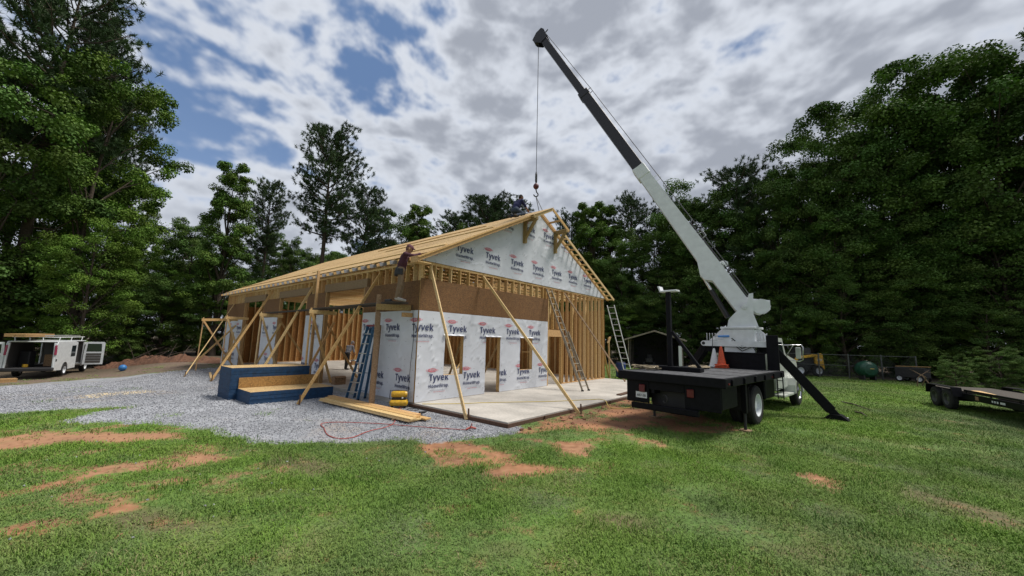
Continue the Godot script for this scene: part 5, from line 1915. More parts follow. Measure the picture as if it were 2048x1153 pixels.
func build_truck() -> void:
	var truck := thing("crane_truck", "black flatbed truck with a white cab and a raised white and black telescopic crane", "crane truck", Vector3(5.17, -0.12, 6.85))
	truck.rotation.y = -0.12
	var inv := truck.transform.affine_inverse()
	var b: MB
	# frame and deck; local y is height above the ground
	for s in [-0.42, 0.42]:
		b = MB.new()
		b.bar(Vector3(-2.6, 0.93, s), Vector3(6.2, 0.85, s), 0.08, 0.24, Vector3.UP, 0.01)
		part("frame_rail", b.mesh(), M.truck_black, truck)
	b = MB.new()
	b.block(Vector3(-2.66, 1.27, -1.23), Vector3(2.25, 1.315, 1.23), 0.004)
	part("deck", b.mesh(), M.truck_deck, truck)
	for s in [-1.0, 1.0]:
		b = MB.new()
		b.block(Vector3(-2.72, 1.13, minf(s * 1.235, s * 1.31)), Vector3(2.28, 1.322, maxf(s * 1.235, s * 1.31)), 0.012)
		part("side_rail", b.mesh(), M.truck_black, truck)
	b = MB.new()
	b.block(Vector3(-2.74, 1.11, -1.31), Vector3(-2.665, 1.323, 1.31), 0.012)
	part("tail_rail", b.mesh(), M.truck_black, truck)
	for k in 8:
		b = MB.new()
		b.block(Vector3(-2.2 + k * 0.6, 1.1, -1.2), Vector3(-2.12 + k * 0.6, 1.268, 1.2))
		part("cross_member", b.mesh(), M.truck_black, truck)
	for s in [-1.0, 1.0]:
		for k in 6:
			b = MB.new()
			b.block(Vector3(-2.4 + k * 0.85, 1.15, minf(s * 1.312, s * 1.35)), Vector3(-2.28 + k * 0.85, 1.29, maxf(s * 1.312, s * 1.35)), 0.006)
			part("stake_pocket", b.mesh(), M.truck_black, truck)
		for x in [-2.55, 0.9]:
			b = MB.new()
			b.box(Vector3(0.09, 0.035, 0.016), Transform3D(Basis(), Vector3(x, 1.2, s * 1.318)), 0.004)
			part("marker_lamp", b.mesh(), M.lens_red, truck)
	for x in [-1.45, -0.2, 1.05]:
		b = MB.new()
		b.block(Vector3(x, 1.3152, -1.22), Vector3(x + 0.03, 1.319, 1.22))
		part("deck_weld", b.mesh(), M.truck_black, truck)
	# rear body
	b = MB.new()
	b.block(Vector3(-2.6, 0.56, -1.13), Vector3(-2.56, 1.12, -0.52), 0.008)
	b.block(Vector3(-2.6, 0.56, 0.36), Vector3(-2.56, 1.12, 1.15), 0.008)
	b.block(Vector3(-2.6, 0.9, -0.515), Vector3(-2.562, 1.12, 0.355), 0.008)
	part("rear_panel", b.mesh(), M.truck_black, truck)
	b = MB.new()
	b.block(Vector3(-2.3, 0.5, -0.6), Vector3(-2.26, 0.95, 0.5), 0.004)
	part("recess_panel", b.mesh(), M.black_paint, truck)
	b = MB.new()
	b.block(Vector3(-2.556, 0.62, 0.78), Vector3(-1.55, 1.12, 1.16), 0.012)
	part("tool_box", b.mesh(), M.truck_black, truck)
	b = MB.new()
	b.block(Vector3(-2.556, 0.62, -1.16), Vector3(-1.55, 1.12, -0.78), 0.012)
	part("tool_box", b.mesh(), M.truck_black, truck)
	b = MB.new()
	b.block(Vector3(-2.72, 0.42, -0.95), Vector3(-2.6, 0.56, 0.7), 0.015)
	part("bumper", b.mesh(), M.truck_black, truck)
	b = MB.new()
	var loop := []
	for k in 9:
		var a := -0.4 + 4.4 * k / 8.0
		loop.append(Vector3(-2.62 - 0.04 * sin(a), 0.72 + 0.09 * cos(a), -0.1 + 0.08 * sin(a)))
	b.tube(loop, 0.018, 7)
	part("tow_hook", b.mesh(), M.metal_dark, truck)
	for z in [-0.69, 0.51]:
		b = MB.new()
		b.box(Vector3(0.05, 0.19, 0.16), Transform3D(Basis(), Vector3(-2.63, 0.92, z)), 0.022)
		part("tail_lamp", b.mesh(), M.lens_red, truck)
	b = MB.new()
	b.box(Vector3(0.01, 0.15, 0.3), Transform3D(Basis(), Vector3(-2.61, 0.75, -0.72)), 0.002)
	var pl := part("number_plate", b.mesh(), M.plate_white, truck)
	b = MB.new()
	var place := func(u, v, l): return Vector3(-2.616 - l, v, u)
	var wd := word("487-38", 0.24, 0.4)
	clip_into(b, wd, Vector2(-0.84, 0.71), [PackedVector2Array([Vector2(-2, 0), Vector2(2, 0), Vector2(2, 2), Vector2(-2, 2)])], place, 0.002)
	part("lettering", b.mesh(), M.black_paint, pl)
	# rear jacks
	for q in [[-1.11, 1.17], [-1.31, -1.04]]:
		var j := holder("jack", truck)
		b = MB.new()
		b.block(Vector3(q[0] - 0.06, 0.42, q[1] - 0.06), Vector3(q[0] + 0.06, 1.12, q[1] + 0.06), 0.008)
		part("jack_sleeve", b.mesh(), M.truck_black, j)
		b = MB.new()
		b.tube([Vector3(q[0], 0.02, q[1]), Vector3(q[0], 0.45, q[1])], 0.035, 8)
		part("jack_leg", b.mesh(), M.metal_dark, j)
		b = MB.new()
		b.box(Vector3(0.24, 0.03, 0.24), Transform3D(Basis(), Vector3(q[0], 0.018, q[1])), 0.006)
		part("jack_pad", b.mesh(), M.old_wood, j)
	# wheels
	for s in [-1.0, 1.0]:
		wheel(truck, Vector3(0, 0.505, s * 1.05), 0.505, 0.26, s)
		wheel(truck, Vector3(0, 0.505, s * 0.73), 0.505, 0.26, s)
		wheel(truck, Vector3(5.2, 0.48, s * 0.98), 0.48, 0.25, s, false, "chrome")
	b = MB.new()
	b.tube([Vector3(0, 0.5, -0.9), Vector3(0, 0.5, 0.9)], 0.09, 10)
	part("axle", b.mesh(), M.truck_black, truck)
	b = MB.new()
	b.tube([Vector3(5.2, 0.48, -0.85), Vector3(5.2, 0.48, 0.85)], 0.06, 8)
	part("axle", b.mesh(), M.truck_black, truck)
	for s in [-1.0, 1.0]:
		b = MB.new()
		b.box(Vector3(0.02, 0.62, 0.6), Transform3D(Basis(), Vector3(-0.72, 0.72, s * 0.88)), 0.004)
		part("mud_flap", b.mesh(), M.rubber, truck)
		b = MB.new()
		b.block(Vector3(1.0, 0.55, minf(s * 0.6, s * 1.1)), Vector3(2.0, 1.1, maxf(s * 0.6, s * 1.1)), 0.03)
		part("side_tank", b.mesh(), M.truck_black, truck)
	# cab
	var cab := holder("cab", truck)
	b = MB.new()
	b.prism(PackedVector2Array([Vector2(3.25, 0.62), Vector2(3.22, 2.2), Vector2(3.4, 2.34), Vector2(4.35, 2.34), Vector2(4.75, 1.78), Vector2(6.2, 1.55), Vector2(6.35, 1.4), Vector2(6.35, 0.75), Vector2(5.75, 0.72), Vector2(5.7, 0.95), Vector2(5.45, 1.12), Vector2(4.95, 1.12), Vector2(4.7, 0.95), Vector2(4.62, 0.62)]), 1.72)
	part("cab_body", b.mesh(), M.cab_white, cab)
	for s in [-1.0, 1.0]:
		b = MB.new()
		b.prism(PackedVector2Array([Vector2(3.32, 0.68), Vector2(3.3, 1.66), Vector2(4.5, 1.66), Vector2(4.56, 0.68)]), 0.05, Transform3D(Basis(), Vector3(0, 0, s * 0.875)))
		part("door", b.mesh(), M.cab_white, cab)
		b = MB.new()
		b.prism(PackedVector2Array([Vector2(3.4, 1.7), Vector2(3.42, 2.2), Vector2(4.22, 2.2), Vector2(4.5, 1.72)]), 0.03, Transform3D(Basis(), Vector3(0, 0, s * 0.862)))
		part("side_window", b.mesh(), M.dark_glass, cab)
		# rounded front fender
		var arch := []
		for k in 9:
			var a := -0.1 + PI * 1.05 * k / 8.0
			arch.append(Vector2(5.2 + cos(a) * 0.66, 0.5 + sin(a) * 0.66))
		for k in range(8, -1, -1):
			var a := -0.1 + PI * 1.05 * k / 8.0
			arch.append(Vector2(5.2 + cos(a) * 0.54, 0.5 + sin(a) * 0.54))
		b = MB.new()
		b.prism(PackedVector2Array(arch), 0.34, Transform3D(Basis(), Vector3(0, 0, s * 0.95)))
		part("fender", b.mesh(), M.cab_white, cab)
		b = MB.new()
		b.block(Vector3(3.2, 0.42, minf(s * 0.7, s * 1.08)), Vector3(4.55, 0.5, maxf(s * 0.7, s * 1.08)), 0.015)
		part("running_board", b.mesh(), M.cab_white, cab)
		# mirror and its bracket
		b = MB.new()
		b.tube([Vector3(4.45, 2.1, s * 0.86), Vector3(4.5, 2.12, s * 1.38), Vector3(4.5, 2.05, s * 1.42), Vector3(4.5, 1.62, s * 1.4), Vector3(4.48, 1.56, s * 1.3), Vector3(4.45, 1.6, s * 0.88)], 0.018, 6)
		b.tube([Vector3(4.45, 1.62, s * 0.88), Vector3(4.5, 2.1, s * 1.15)], 0.012, 6)
		part("mirror_bracket", b.mesh(), M.chrome, cab)
		b = MB.new()
		b.box(Vector3(0.08, 0.4, 0.15), Transform3D(Basis(), Vector3(4.5, 1.84, s * 1.28)), 0.03)
		part("mirror", b.mesh(), M.cab_white, cab)
	b = MB.new()
	b.prism(PackedVector2Array([Vector2(3.0, 0.62), Vector2(3.0, 1.1), Vector2(3.1, 1.1), Vector2(3.1, 0.62)]), 1.5)
	part("rear_bulkhead", b.mesh(), M.truck_black, cab)
	# black step ladder bars behind the cab
	b = MB.new()
	for z in [1.05, 1.2]:
		b.tube([Vector3(2.55, 0.45, z), Vector3(2.55, 1.25, z)], 0.016, 6)
	for y in [0.5, 0.75, 1.0]:
		b.tube([Vector3(2.55, y, 1.05), Vector3(2.55, y, 1.2)], 0.014, 6)
	part("grab_steps", b.mesh(), M.truck_black, truck)
	# bulkhead box and headboard panel behind the crane
	b = MB.new()
	b.block(Vector3(1.9, 1.325, -0.4), Vector3(1.95, 1.82, 0.92), 0.006)
	b.block(Vector3(1.87, 1.80, -0.42), Vector3(2.0, 1.835, 0.94), 0.006)
	part("bulkhead", b.mesh(), M.truck_black, truck)
	b = MB.new()
	b.block(Vector3(2.0, 1.325, 0.95), Vector3(2.06, 2.38, 1.26), 0.008)
	part("headboard", b.mesh(), M.truck_black, truck)
	# pedestal, stabiliser beam and turret
	var pw := Vector3(7.70, 3.20, 7.33)
	var tip := Vector3(6.06, 16.09, 0.0)
	var foot_local := inv * Vector3(7.72, 0, 7.3)
	var pc := Vector3(foot_local.x, 0, foot_local.z)
	b = MB.new()
	b.block(pc + Vector3(-0.4, 0.9, -0.45), pc + Vector3(0.4, 2.0, 0.45), 0.02)
	part("pedestal", b.mesh(), M.crane_white, truck)
	b = MB.new()
	var beam := PackedVector2Array()
	for s in [1.0, -1.0]:
		for k in 7:
			var a: float = -PI / 2 + PI * k / 6.0
			beam.append(Vector2(s * (0.98 + cos(a) * 0.09), s * sin(a) * 0.09))
	b.prism(beam, 0.24, Transform3D(Basis(Vector3.UP, PI / 2), pc + Vector3(-0.35, 2.1, -0.1)))
	part("stabiliser_beam", b.mesh(), M.crane_white, truck)
	b = MB.new()
	for s in [-1.0, 1.0]:
		b.tube([pc + Vector3(-0.475, 2.1, -0.1 + s * 0.98), pc + Vector3(-0.478, 2.1, -0.1 + s * 0.98)], 0.055, 12)
	part("painted_beam_holes", b.mesh(), M.black_paint, truck)  # flat black discs paint the dark of holes onto the solid beam
	for s in [-1.0, 1.0]:
		for k in 4:
			b = MB.new()
			var zz: float = -0.1 + s * (0.62 + k * 0.09)
			b.tube([pc + Vector3(-0.38, 2.19, zz), pc + Vector3(-0.38, 2.42, zz)], 0.012, 6)
			b.lathe([Vector2(0, 0), Vector2(0.02, 0.01), Vector2(0.02, 0.03), Vector2(0, 0.04)], Transform3D(Basis(), pc + Vector3(-0.38, 2.41, zz)), 8)
			part("control_lever", b.mesh(), M.chrome, truck)
		b = MB.new()
		b.prism(PackedVector2Array([Vector2(s * 0.4, 2.2), Vector2(s * 0.98, 2.2), Vector2(s * 0.42, 2.72)]), 0.03, Transform3D(Basis(Vector3.UP, PI / 2) * Basis(Vector3.UP, PI), pc + Vector3(-0.05, 0, -0.06)))
		part("gusset", b.mesh(), M.crane_white, truck)
	b = MB.new()
	b.block(pc + Vector3(-0.42, 2.0, -0.48), pc + Vector3(0.42, 2.58, 0.46), 0.02)
	b.block(pc + Vector3(-0.46, 2.585, -0.53), pc + Vector3(0.46, 2.66, 0.51), 0.015)
	part("turntable", b.mesh(), M.crane_white, truck)
	# everything above turns with the boom: frame with x along the horizontal heading
	var hd := Vector3(tip.x - pw.x, 0, tip.z - pw.z).normalized()
	var sidew := hd.cross(Vector3.UP).normalized()
	var pl_x := inv * Transform3D(Basis(hd, Vector3.UP, sidew), Vector3(pw.x, 0, pw.z))
	for s in [-1.0, 1.0]:
		b = MB.new()
		b.prism(PackedVector2Array([Vector2(-0.42, 2.54), Vector2(0.45, 2.54), Vector2(0.4, 2.8), Vector2(0.2, 3.02), Vector2(-0.12, 3.32), Vector2(-0.2, 3.62), Vector2(-0.32, 3.64), Vector2(-0.3, 2.95)]), 0.05, pl_x * Transform3D(Basis(), Vector3(0, 0, s * 0.3)))
		part("turret_plate", b.mesh(), M.crane_white, truck)
	b = MB.new()
	b.prism(PackedVector2Array([Vector2(-0.36, 2.54), Vector2(0.4, 2.54), Vector2(0.34, 2.78), Vector2(-0.32, 2.9)]), 0.548, pl_x)
	part("turret_core", b.mesh(), M.crane_white, truck)
	for s in [-1.0, 1.0]:
		b = MB.new()
		b.tube([Vector3(-0.06, 3.2, s * 0.3), Vector3(-0.06, 3.2, s * 0.36)], [0.09, 0.09], 14)
		b.tube([Vector3(-0.06, 3.2, s * 0.355), Vector3(-0.06, 3.2, s * 0.38)], [0.055, 0.05], 12)
		part("pivot_pin", mesh_moved(b, pl_x), M.crane_white, truck)
	# winch housing behind the pivot
	b = MB.new()
	var hp := PackedVector2Array()
	for k in 12:
		var a := TAU * k / 12
		hp.append(Vector2(-0.52 + cos(a) * 0.27, 3.2 + sin(a) * 0.25))
	b.prism(hp, 0.05, pl_x * Transform3D(Basis(), Vector3(0, 0, 0.25)))
	b.prism(hp, 0.05, pl_x * Transform3D(Basis(), Vector3(0, 0, -0.25)))
	b.prism(PackedVector2Array([Vector2(-0.78, 3.4), Vector2(-0.32, 3.46), Vector2(-0.22, 3.05), Vector2(-0.5, 2.94), Vector2(-0.78, 3.1)]), 0.44, pl_x)
	part("winch", b.mesh(), M.crane_white, truck)
	b = MB.new()
	var wl := []
	for k in 15:
		var a := TAU * k / 14
		wl.append(Vector3(-0.54 + cos(a) * 0.12, 3.21 + sin(a) * 0.12, 0.28))
	b.tube(wl, 0.012, 5, false)
	part("winch_ring", mesh_moved(b, pl_x), M.chrome, truck)
	# boom: x along the boom, y its upper side
	var bd := (tip - pw).normalized()
	var bu := sidew.cross(bd).normalized()
	if bu.y < 0:
		bu = -bu
	var bx := inv * Transform3D(Basis(bd, bu, bd.cross(bu)), pw)
	var total := pw.distance_to(tip)
	b = MB.new()
	b.prism(PackedVector2Array([Vector2(-0.22, -0.1), Vector2(0.0, -0.22), Vector2(1.22, -0.26), Vector2(1.4, -0.46), Vector2(1.62, -0.47), Vector2(2.1, -0.28), Vector2(5.95, -0.225), Vector2(5.95, 0.205), Vector2(1.65, 0.27), Vector2(-0.3, 0.28)]), 0.46, bx)
	part("boom_base_section", b.mesh(), M.crane_white, truck)
	b = MB.new()
	b.block(Vector3(5.93, -0.265, -0.25), Vector3(6.42, 0.235, 0.25), 0.02)
	part("boom_collar", mesh_moved(b, bx), M.crane_white, truck)
	b = MB.new()
	b.block(Vector3(1.5, 0.29, -0.24), Vector3(1.64, 0.36, 0.24), 0.01)
	b.prism(PackedVector2Array([Vector2(1.45, 0.3), Vector2(1.45, 0.46), Vector2(1.55, 0.52), Vector2(1.66, 0.46), Vector2(1.7, 0.3)]), 0.03, Transform3D(Basis(), Vector3(0, 0, 0.1)))
	part("boom_lug", mesh_moved(b, bx), M.crane_white, truck)
	b = MB.new()
	b.block(Vector3(6.4, -0.21, -0.19), Vector3(total * 0.715, 0.2, 0.19), 0.015)
	part("boom_middle_section", mesh_moved(b, bx), M.boom_black, truck)
	b = MB.new()
	b.block(Vector3(total * 0.713, -0.235, -0.21), Vector3(total * 0.73, 0.225, 0.21), 0.012)
	b.tube([Vector3(total * 0.72, 0.22, 0.1), Vector3(total * 0.722, 0.36, 0.1), Vector3(total * 0.735, 0.38, 0.1), Vector3(total * 0.735, 0.22, 0.1)], 0.015, 6)
	part("boom_collar", mesh_moved(b, bx), M.boom_black, truck)
	b = MB.new()
	b.block(Vector3(total * 0.728, -0.16, -0.145), Vector3(total - 0.05, 0.15, 0.145), 0.012)
	part("boom_tip_section", mesh_moved(b, bx), M.boom_black, truck)
	# sheave head
	var head := holder("sheave_head", truck)
	b = MB.new()
	for s in [-1.0, 1.0]:
		b.prism(PackedVector2Array([Vector2(total - 0.4, -0.2), Vector2(total - 0.12, -0.4), Vector2(total + 0.06, -0.42), Vector2(total + 0.24, -0.1), Vector2(total + 0.26, 0.2), Vector2(total + 0.1, 0.26), Vector2(total - 0.35, 0.2)]), 0.03, Transform3D(Basis(), Vector3(0, 0, s * 0.16)))
	b.block(Vector3(total - 0.3, 0.12, -0.145), Vector3(total + 0.2, 0.17, 0.145), 0.01)
	part("head_plates", mesh_moved(b, bx), M.boom_black, head)
	b = MB.new()
	b.tube([Vector3(total + 0.05, -0.24, -0.1), Vector3(total + 0.05, -0.24, 0.1)], 0.17, 16)
	b.tube([Vector3(total + 0.12, 0.08, -0.12), Vector3(total + 0.12, 0.08, 0.12)], 0.14, 14)
	part("sheave", mesh_moved(b, bx), M.metal_dark, head)
	b = MB.new()
	b.tube([Vector3(total + 0.15, 0.2, 0.14), Vector3(total + 0.2, 0.42, 0.14)], 0.014, 5)
	b.tube([Vector3(total - 0.1, 0.2, -0.14), Vector3(total - 0.06, 0.4, -0.14)], 0.014, 5)
	part("cable_guides", mesh_moved(b, bx), M.metal_dark, head)
	# lines on the boom
	b = MB.new()
	b.tube([Vector3(-0.3, 0.42, 0.05), Vector3(1.55, 0.44, 0.05), Vector3(total * 0.42, 0.4, 0.05), Vector3(total * 0.73, 0.36, 0.05), Vector3(total + 0.12, 0.24, 0.05)], 0.014, 5)
	part("hoist_line", mesh_moved(b, bx), M.cable, truck)
	b = MB.new()
	b.tube([Vector3(-0.2, 0.33, -0.1), Vector3(1.5, 0.33, -0.1), Vector3(3.4, 0.29, -0.1)], 0.02, 6)
	part("hydraulic_pipe", mesh_moved(b, bx), M.boom_black, truck)
	for q in [[2.0, -0.05], [0.62, -0.06], [3.9, 0.0]]:
		b = MB.new()
		b.tube([Vector3(q[0], q[1], 0.229), Vector3(q[0], q[1], 0.236)], 0.02, 8)
		part("boom_bolt", mesh_moved(b, bx), M.black_paint, truck)
	b = MB.new()
	b.prism(PackedVector2Array([Vector2(1.05, -0.02), Vector2(1.17, 0.01), Vector2(1.2, 0.05), Vector2(1.1, 0.03)]), 0.006, Transform3D(Basis(), Vector3(0, 0, 0.233)))
	part("warning_mark", mesh_moved(b, bx), M.print_red, truck)
	for q in [[5.6, 0.24], [2.75, 0.29]]:
		b = MB.new()
		b.tube([Vector3(q[0], q[1], 0.15), Vector3(q[0] + 0.02, q[1] + 0.2, 0.15), Vector3(q[0] + 0.2, q[1] + 0.2, 0.15), Vector3(q[0] + 0.22, q[1], 0.15)], 0.012, 5)
		part("line_guide", mesh_moved(b, bx), M.crane_white, truck)
	# hoses, grease marks and decals
	for q in [[0.16, 0.05], [0.2, -0.02], [0.24, 0.1]]:
		b = MB.new()
		b.tube([pl_x * Vector3(-0.3, 2.7, q[0]), pl_x * Vector3(-0.5, 2.86, q[0] + 0.05), pl_x * Vector3(-0.62, 3.0, q[0]), pl_x * Vector3(-0.45, 3.15 + q[1], q[0])], 0.016, 6)
		part("hydraulic_hose", b.mesh(), M.rubber, truck)
	for q in [[4.6, 4.95, -0.06, 0.03], [3.2, 3.3, 0.0, 0.08]]:
		b = MB.new()
		b.block(Vector3(q[0], q[2], 0.2305), Vector3(q[1], q[3], 0.233))
		part("decal", mesh_moved(b, bx), M.print_grey, truck)
	for y in [2.12, 2.2, 2.28]:
		b = MB.new()
		b.tube([pc + Vector3(-0.43, y, -0.2), pc + Vector3(-0.46, y - 0.25, 0.1), pc + Vector3(-0.44, y - 0.1, 0.4), pc + Vector3(-0.3, y - 0.5, 0.6)], 0.014, 6)
		part("hydraulic_hose", b.mesh(), M.rubber, truck)
	# lift cylinder
	var lug := bx * Vector3(1.5, -0.42, 0)
	var basep := pl_x * Vector3(0.42, 2.86, 0)
	var cyl := holder("lift_cylinder", truck)
	b = MB.new()
	b.tube([basep, basep.lerp(lug, 0.68)], 0.085, 12)
	part("cylinder_barrel", b.mesh(), M.boom_black, cyl)
	b = MB.new()
	b.tube([basep.lerp(lug, 0.66), lug], 0.055, 10)
	part("cylinder_rod", b.mesh(), M.chrome, cyl)
	# outriggers
	for s in [1.0, -1.0]:
		var og := holder("outrigger", truck)
		var a := Vector3(2.45, 1.98, s * 1.0)
		var f := Vector3(2.85, 0.1, s * 2.38)
		b = MB.new()
		b.bar(a, a.lerp(f, 0.92), 0.22, 0.26, Vector3.UP, 0.012)
		part("outrigger_leg", b.mesh(), M.truck_black, og)
		b = MB.new()
		b.bar(a.lerp(f, 0.85), f, 0.17, 0.2, Vector3.UP, 0.01)
		part("outrigger_extension", b.mesh(), M.truck_black, og)
		b = MB.new()
		b.prism(PackedVector2Array([Vector2(-0.3, -0.09), Vector2(0.3, -0.09), Vector2(0.12, 0.05), Vector2(-0.12, 0.05)]), 0.34, Transform3D(Basis(Vector3.UP, PI / 2), f))
		part("outrigger_foot", b.mesh(), M.truck_black, og)
		b = MB.new()
		b.bar(Vector3(2.5, 1.9, s * 0.4), a + Vector3(0, 0.0, s * 0.12), 0.24, 0.28, Vector3.UP, 0.012)
		part("outrigger_arm", b.mesh(), M.truck_black, og)
	# boom rest on the deck
	var rest := holder("boom_rest", truck)
	b = MB.new()
	b.block(Vector3(-1.26, 1.42, -0.66), Vector3(-1.14, 3.5, -0.54), 0.01)
	part("rest_post", b.mesh(), M.truck_black, rest)
	b = MB.new()
	b.block(Vector3(-1.34, 1.322, -1.2), Vector3(-1.06, 1.43, 0.25), 0.01)
	part("rest_base", b.mesh(), M.truck_black, rest)
	b = MB.new()
	b.bar(Vector3(-1.2, 2.38, -0.52), Vector3(-1.2, 1.42, 0.2), 0.08, 0.07, Vector3.RIGHT, 0.006)
	part("rest_brace", b.mesh(), M.truck_black, rest)
	b = MB.new()
	b.block(Vector3(-1.32, 3.502, -0.8), Vector3(-1.08, 3.55, -0.32), 0.008)
	b.prism(PackedVector2Array([Vector2(-0.8, 3.5), Vector2(-0.76, 3.5), Vector2(-0.82, 3.68), Vector2(-0.87, 3.68)]), 0.22, Transform3D(Basis(Vector3.UP, -PI / 2), Vector3(-1.2, 0, 0)))
	part("rest_saddle", b.mesh(), M.crane_white, rest)
	# hoist line, ball and hook over the ridge
	var sheave := bx * Vector3(total + 0.12, -0.1, 0)
	var sw := truck.transform * sheave
	var hook := holder("hook_block", truck)
	var drop := Vector3(sw.x, 8.95, sw.z)
	var target := Vector3(5.95, 7.5, 0.2)
	b = MB.new()
	b.tube([inv * sw, inv * (drop + Vector3(0, 0.3, 0))], 0.014, 6)
	part("hoist_line", b.mesh(), M.cable, truck)
	b = MB.new()
	b.lathe([Vector2(0.015, 0.75), Vector2(0.05, 0.6), Vector2(0.05, 0.28), Vector2(0.03, 0.2)], Transform3D(Basis(), inv * (drop - Vector3(0, 0.25, 0))), 10)
	part("swivel", b.mesh(), M.metal_dark, hook)
	b = MB.new()
	b.lathe([Vector2(0.0, 0.16), Vector2(0.08, 0.11), Vector2(0.12, 0.05), Vector2(0.13, 0.0), Vector2(0.12, -0.05), Vector2(0.08, -0.11), Vector2(0.0, -0.16)], Transform3D(Basis(), inv * (drop - Vector3(0, 0.2, 0))), 16)
	part("headache_ball", b.mesh(), M.hook_red, hook)
	b = MB.new()
	var hk := []
	for k in 10:
		var a := 1.2 - 4.2 * k / 9.0
		hk.append(inv * (drop + Vector3(cos(a) * 0.1 * 0.77, -0.58 + sin(a) * 0.1, cos(a) * 0.1 * 0.64)))
	hk.push_front(inv * (drop + Vector3(0, -0.35, 0)))
	b.tube(hk, 0.028, 7)
	part("hook", b.mesh(), M.metal_dark, hook)
	var lift := thing("lifting_sling", "dark lifting sling hanging from the crane hook to the roof peak", "sling", target)
	for s in [-1.0, 1.0]:
		b = MB.new()
		b.bar(drop + Vector3(0, -0.66, 0) - target, Vector3(0.07 * s, 0.02, 0.05 * s), 0.045, 0.012, Vector3.BACK)
		part("strap", b.mesh(), M.metal_dark, lift)
	deck_load(truck.transform)

func mesh_moved(b: MB, xf: Transform3D) -> ArrayMesh:
	for i in b.v.size():
		b.v[i] = xf * b.v[i]
		b.n[i] = (xf.basis * b.n[i]).normalized()
	return b.mesh()

func deck_load(xf: Transform3D) -> void:
	var t := thing("traffic_cone", "orange traffic cone topping a short stack on the truck deck", "cone", xf * Vector3(1.62, 1.325, -0.22))
	var b := MB.new()
	b.box(Vector3(0.36, 0.025, 0.36), Transform3D(Basis(), Vector3(0, 0.1, 0)), 0.008)
	part("cone_base", b.mesh(), M.cone_orange, t)
	b = MB.new()
	b.lathe([Vector2(0.13, 0.11), Vector2(0.125, 0.14), Vector2(0.035, 0.66), Vector2(0.028, 0.68), Vector2(0, 0.68)], Transform3D(), 18)
	part("cone_body", b.mesh(), M.cone_orange, t)
	for k in 3:
		t = thing("traffic_cone", ["lowest", "second lowest", "second highest"][k] + " orange cone base in the stack on the truck deck", "cone", xf * Vector3(1.62, 1.325 + k * 0.03, -0.22))
		b = MB.new()
		b.box(Vector3(0.37, 0.022, 0.37), Transform3D(Basis(Vector3.UP, 0.1 * k), Vector3(0, 0.012, 0)), 0.007)
		b.lathe([Vector2(0.15, 0.02), Vector2(0.145, 0.03)], Transform3D(), 14)
		part("cone_base", b.mesh(), M.cone_orange, t)
	t = thing("grey_cone", "faded grey cone beside the orange cones on the truck deck", "cone", xf * Vector3(1.95, 1.325, -0.55))
	b = MB.new()
	b.lathe([Vector2(0.17, 0.0), Vector2(0.16, 0.03), Vector2(0.03, 0.6), Vector2(0, 0.61)], Transform3D(), 16)
	part("cone_body", b.mesh(), M.white_plastic, t)
	b = MB.new()
	b.box(Vector3(0.34, 0.03, 0.34), Transform3D(Basis(), Vector3(0, 0.0151, 0)), 0.006)
	part("cone_base", b.mesh(), M.white_plastic, t)
	var r := RandomNumberGenerator.new()
	r.seed = 8
	t = thing("lifting_straps", "heap of beige lifting straps on the rear corner of the deck", "straps", xf * Vector3(-1.75, 1.325, -1.05))
	for k in 7:
		var pts := []
		for j in 7:
			pts.append(Vector3(r.randfn(0, 0.1), 0.02 + 0.012 * k + absf(sin(j * 1.3 + k)) * 0.02, -0.34 + j * 0.11 + r.randfn(0, 0.03)))
		b = MB.new()
		b.tube(pts, 0.022, 5)
		part("strap", b.mesh(), M.strap, t)
	t = thing("chain_heap", "dark coil of chain and rope in the middle of the truck deck", "chain", xf * Vector3(0.55, 1.325, -0.5))
	for k in 5:
		var pts := []
		for j in 11:
			var a := TAU * j / 9.0
			pts.append(Vector3(cos(a) * (0.3 + 0.06 * k) + r.randfn(0, 0.02), 0.025 + 0.02 * (k % 3), sin(a) * (0.16 + 0.03 * k)))
		b = MB.new()
		b.tube(pts, 0.02, 5)
		part("coil", b.mesh(), M.metal_dark if k % 2 else M.strap, t)
	t = thing("hand_brush", "blue-handled brush resting on the white stabiliser beam", "brush", xf * Vector3(2.13, 2.325, -0.42))
	b = MB.new()
	b.bar(Vector3(0, 0.01, -0.05), Vector3(0, 0.02, 0.3), 0.07, 0.07, Vector3.UP, 0.02)
	part("brush_head", b.mesh(), M.plastic_blue, t)
	b = MB.new()
	b.tube([Vector3(0, 0.02, -0.05), Vector3(-0.05, 0.02, -0.2), Vector3(-0.06, -0.4, -0.22)], 0.012, 6)
	part("handle", b.mesh(), M.black_paint, t)

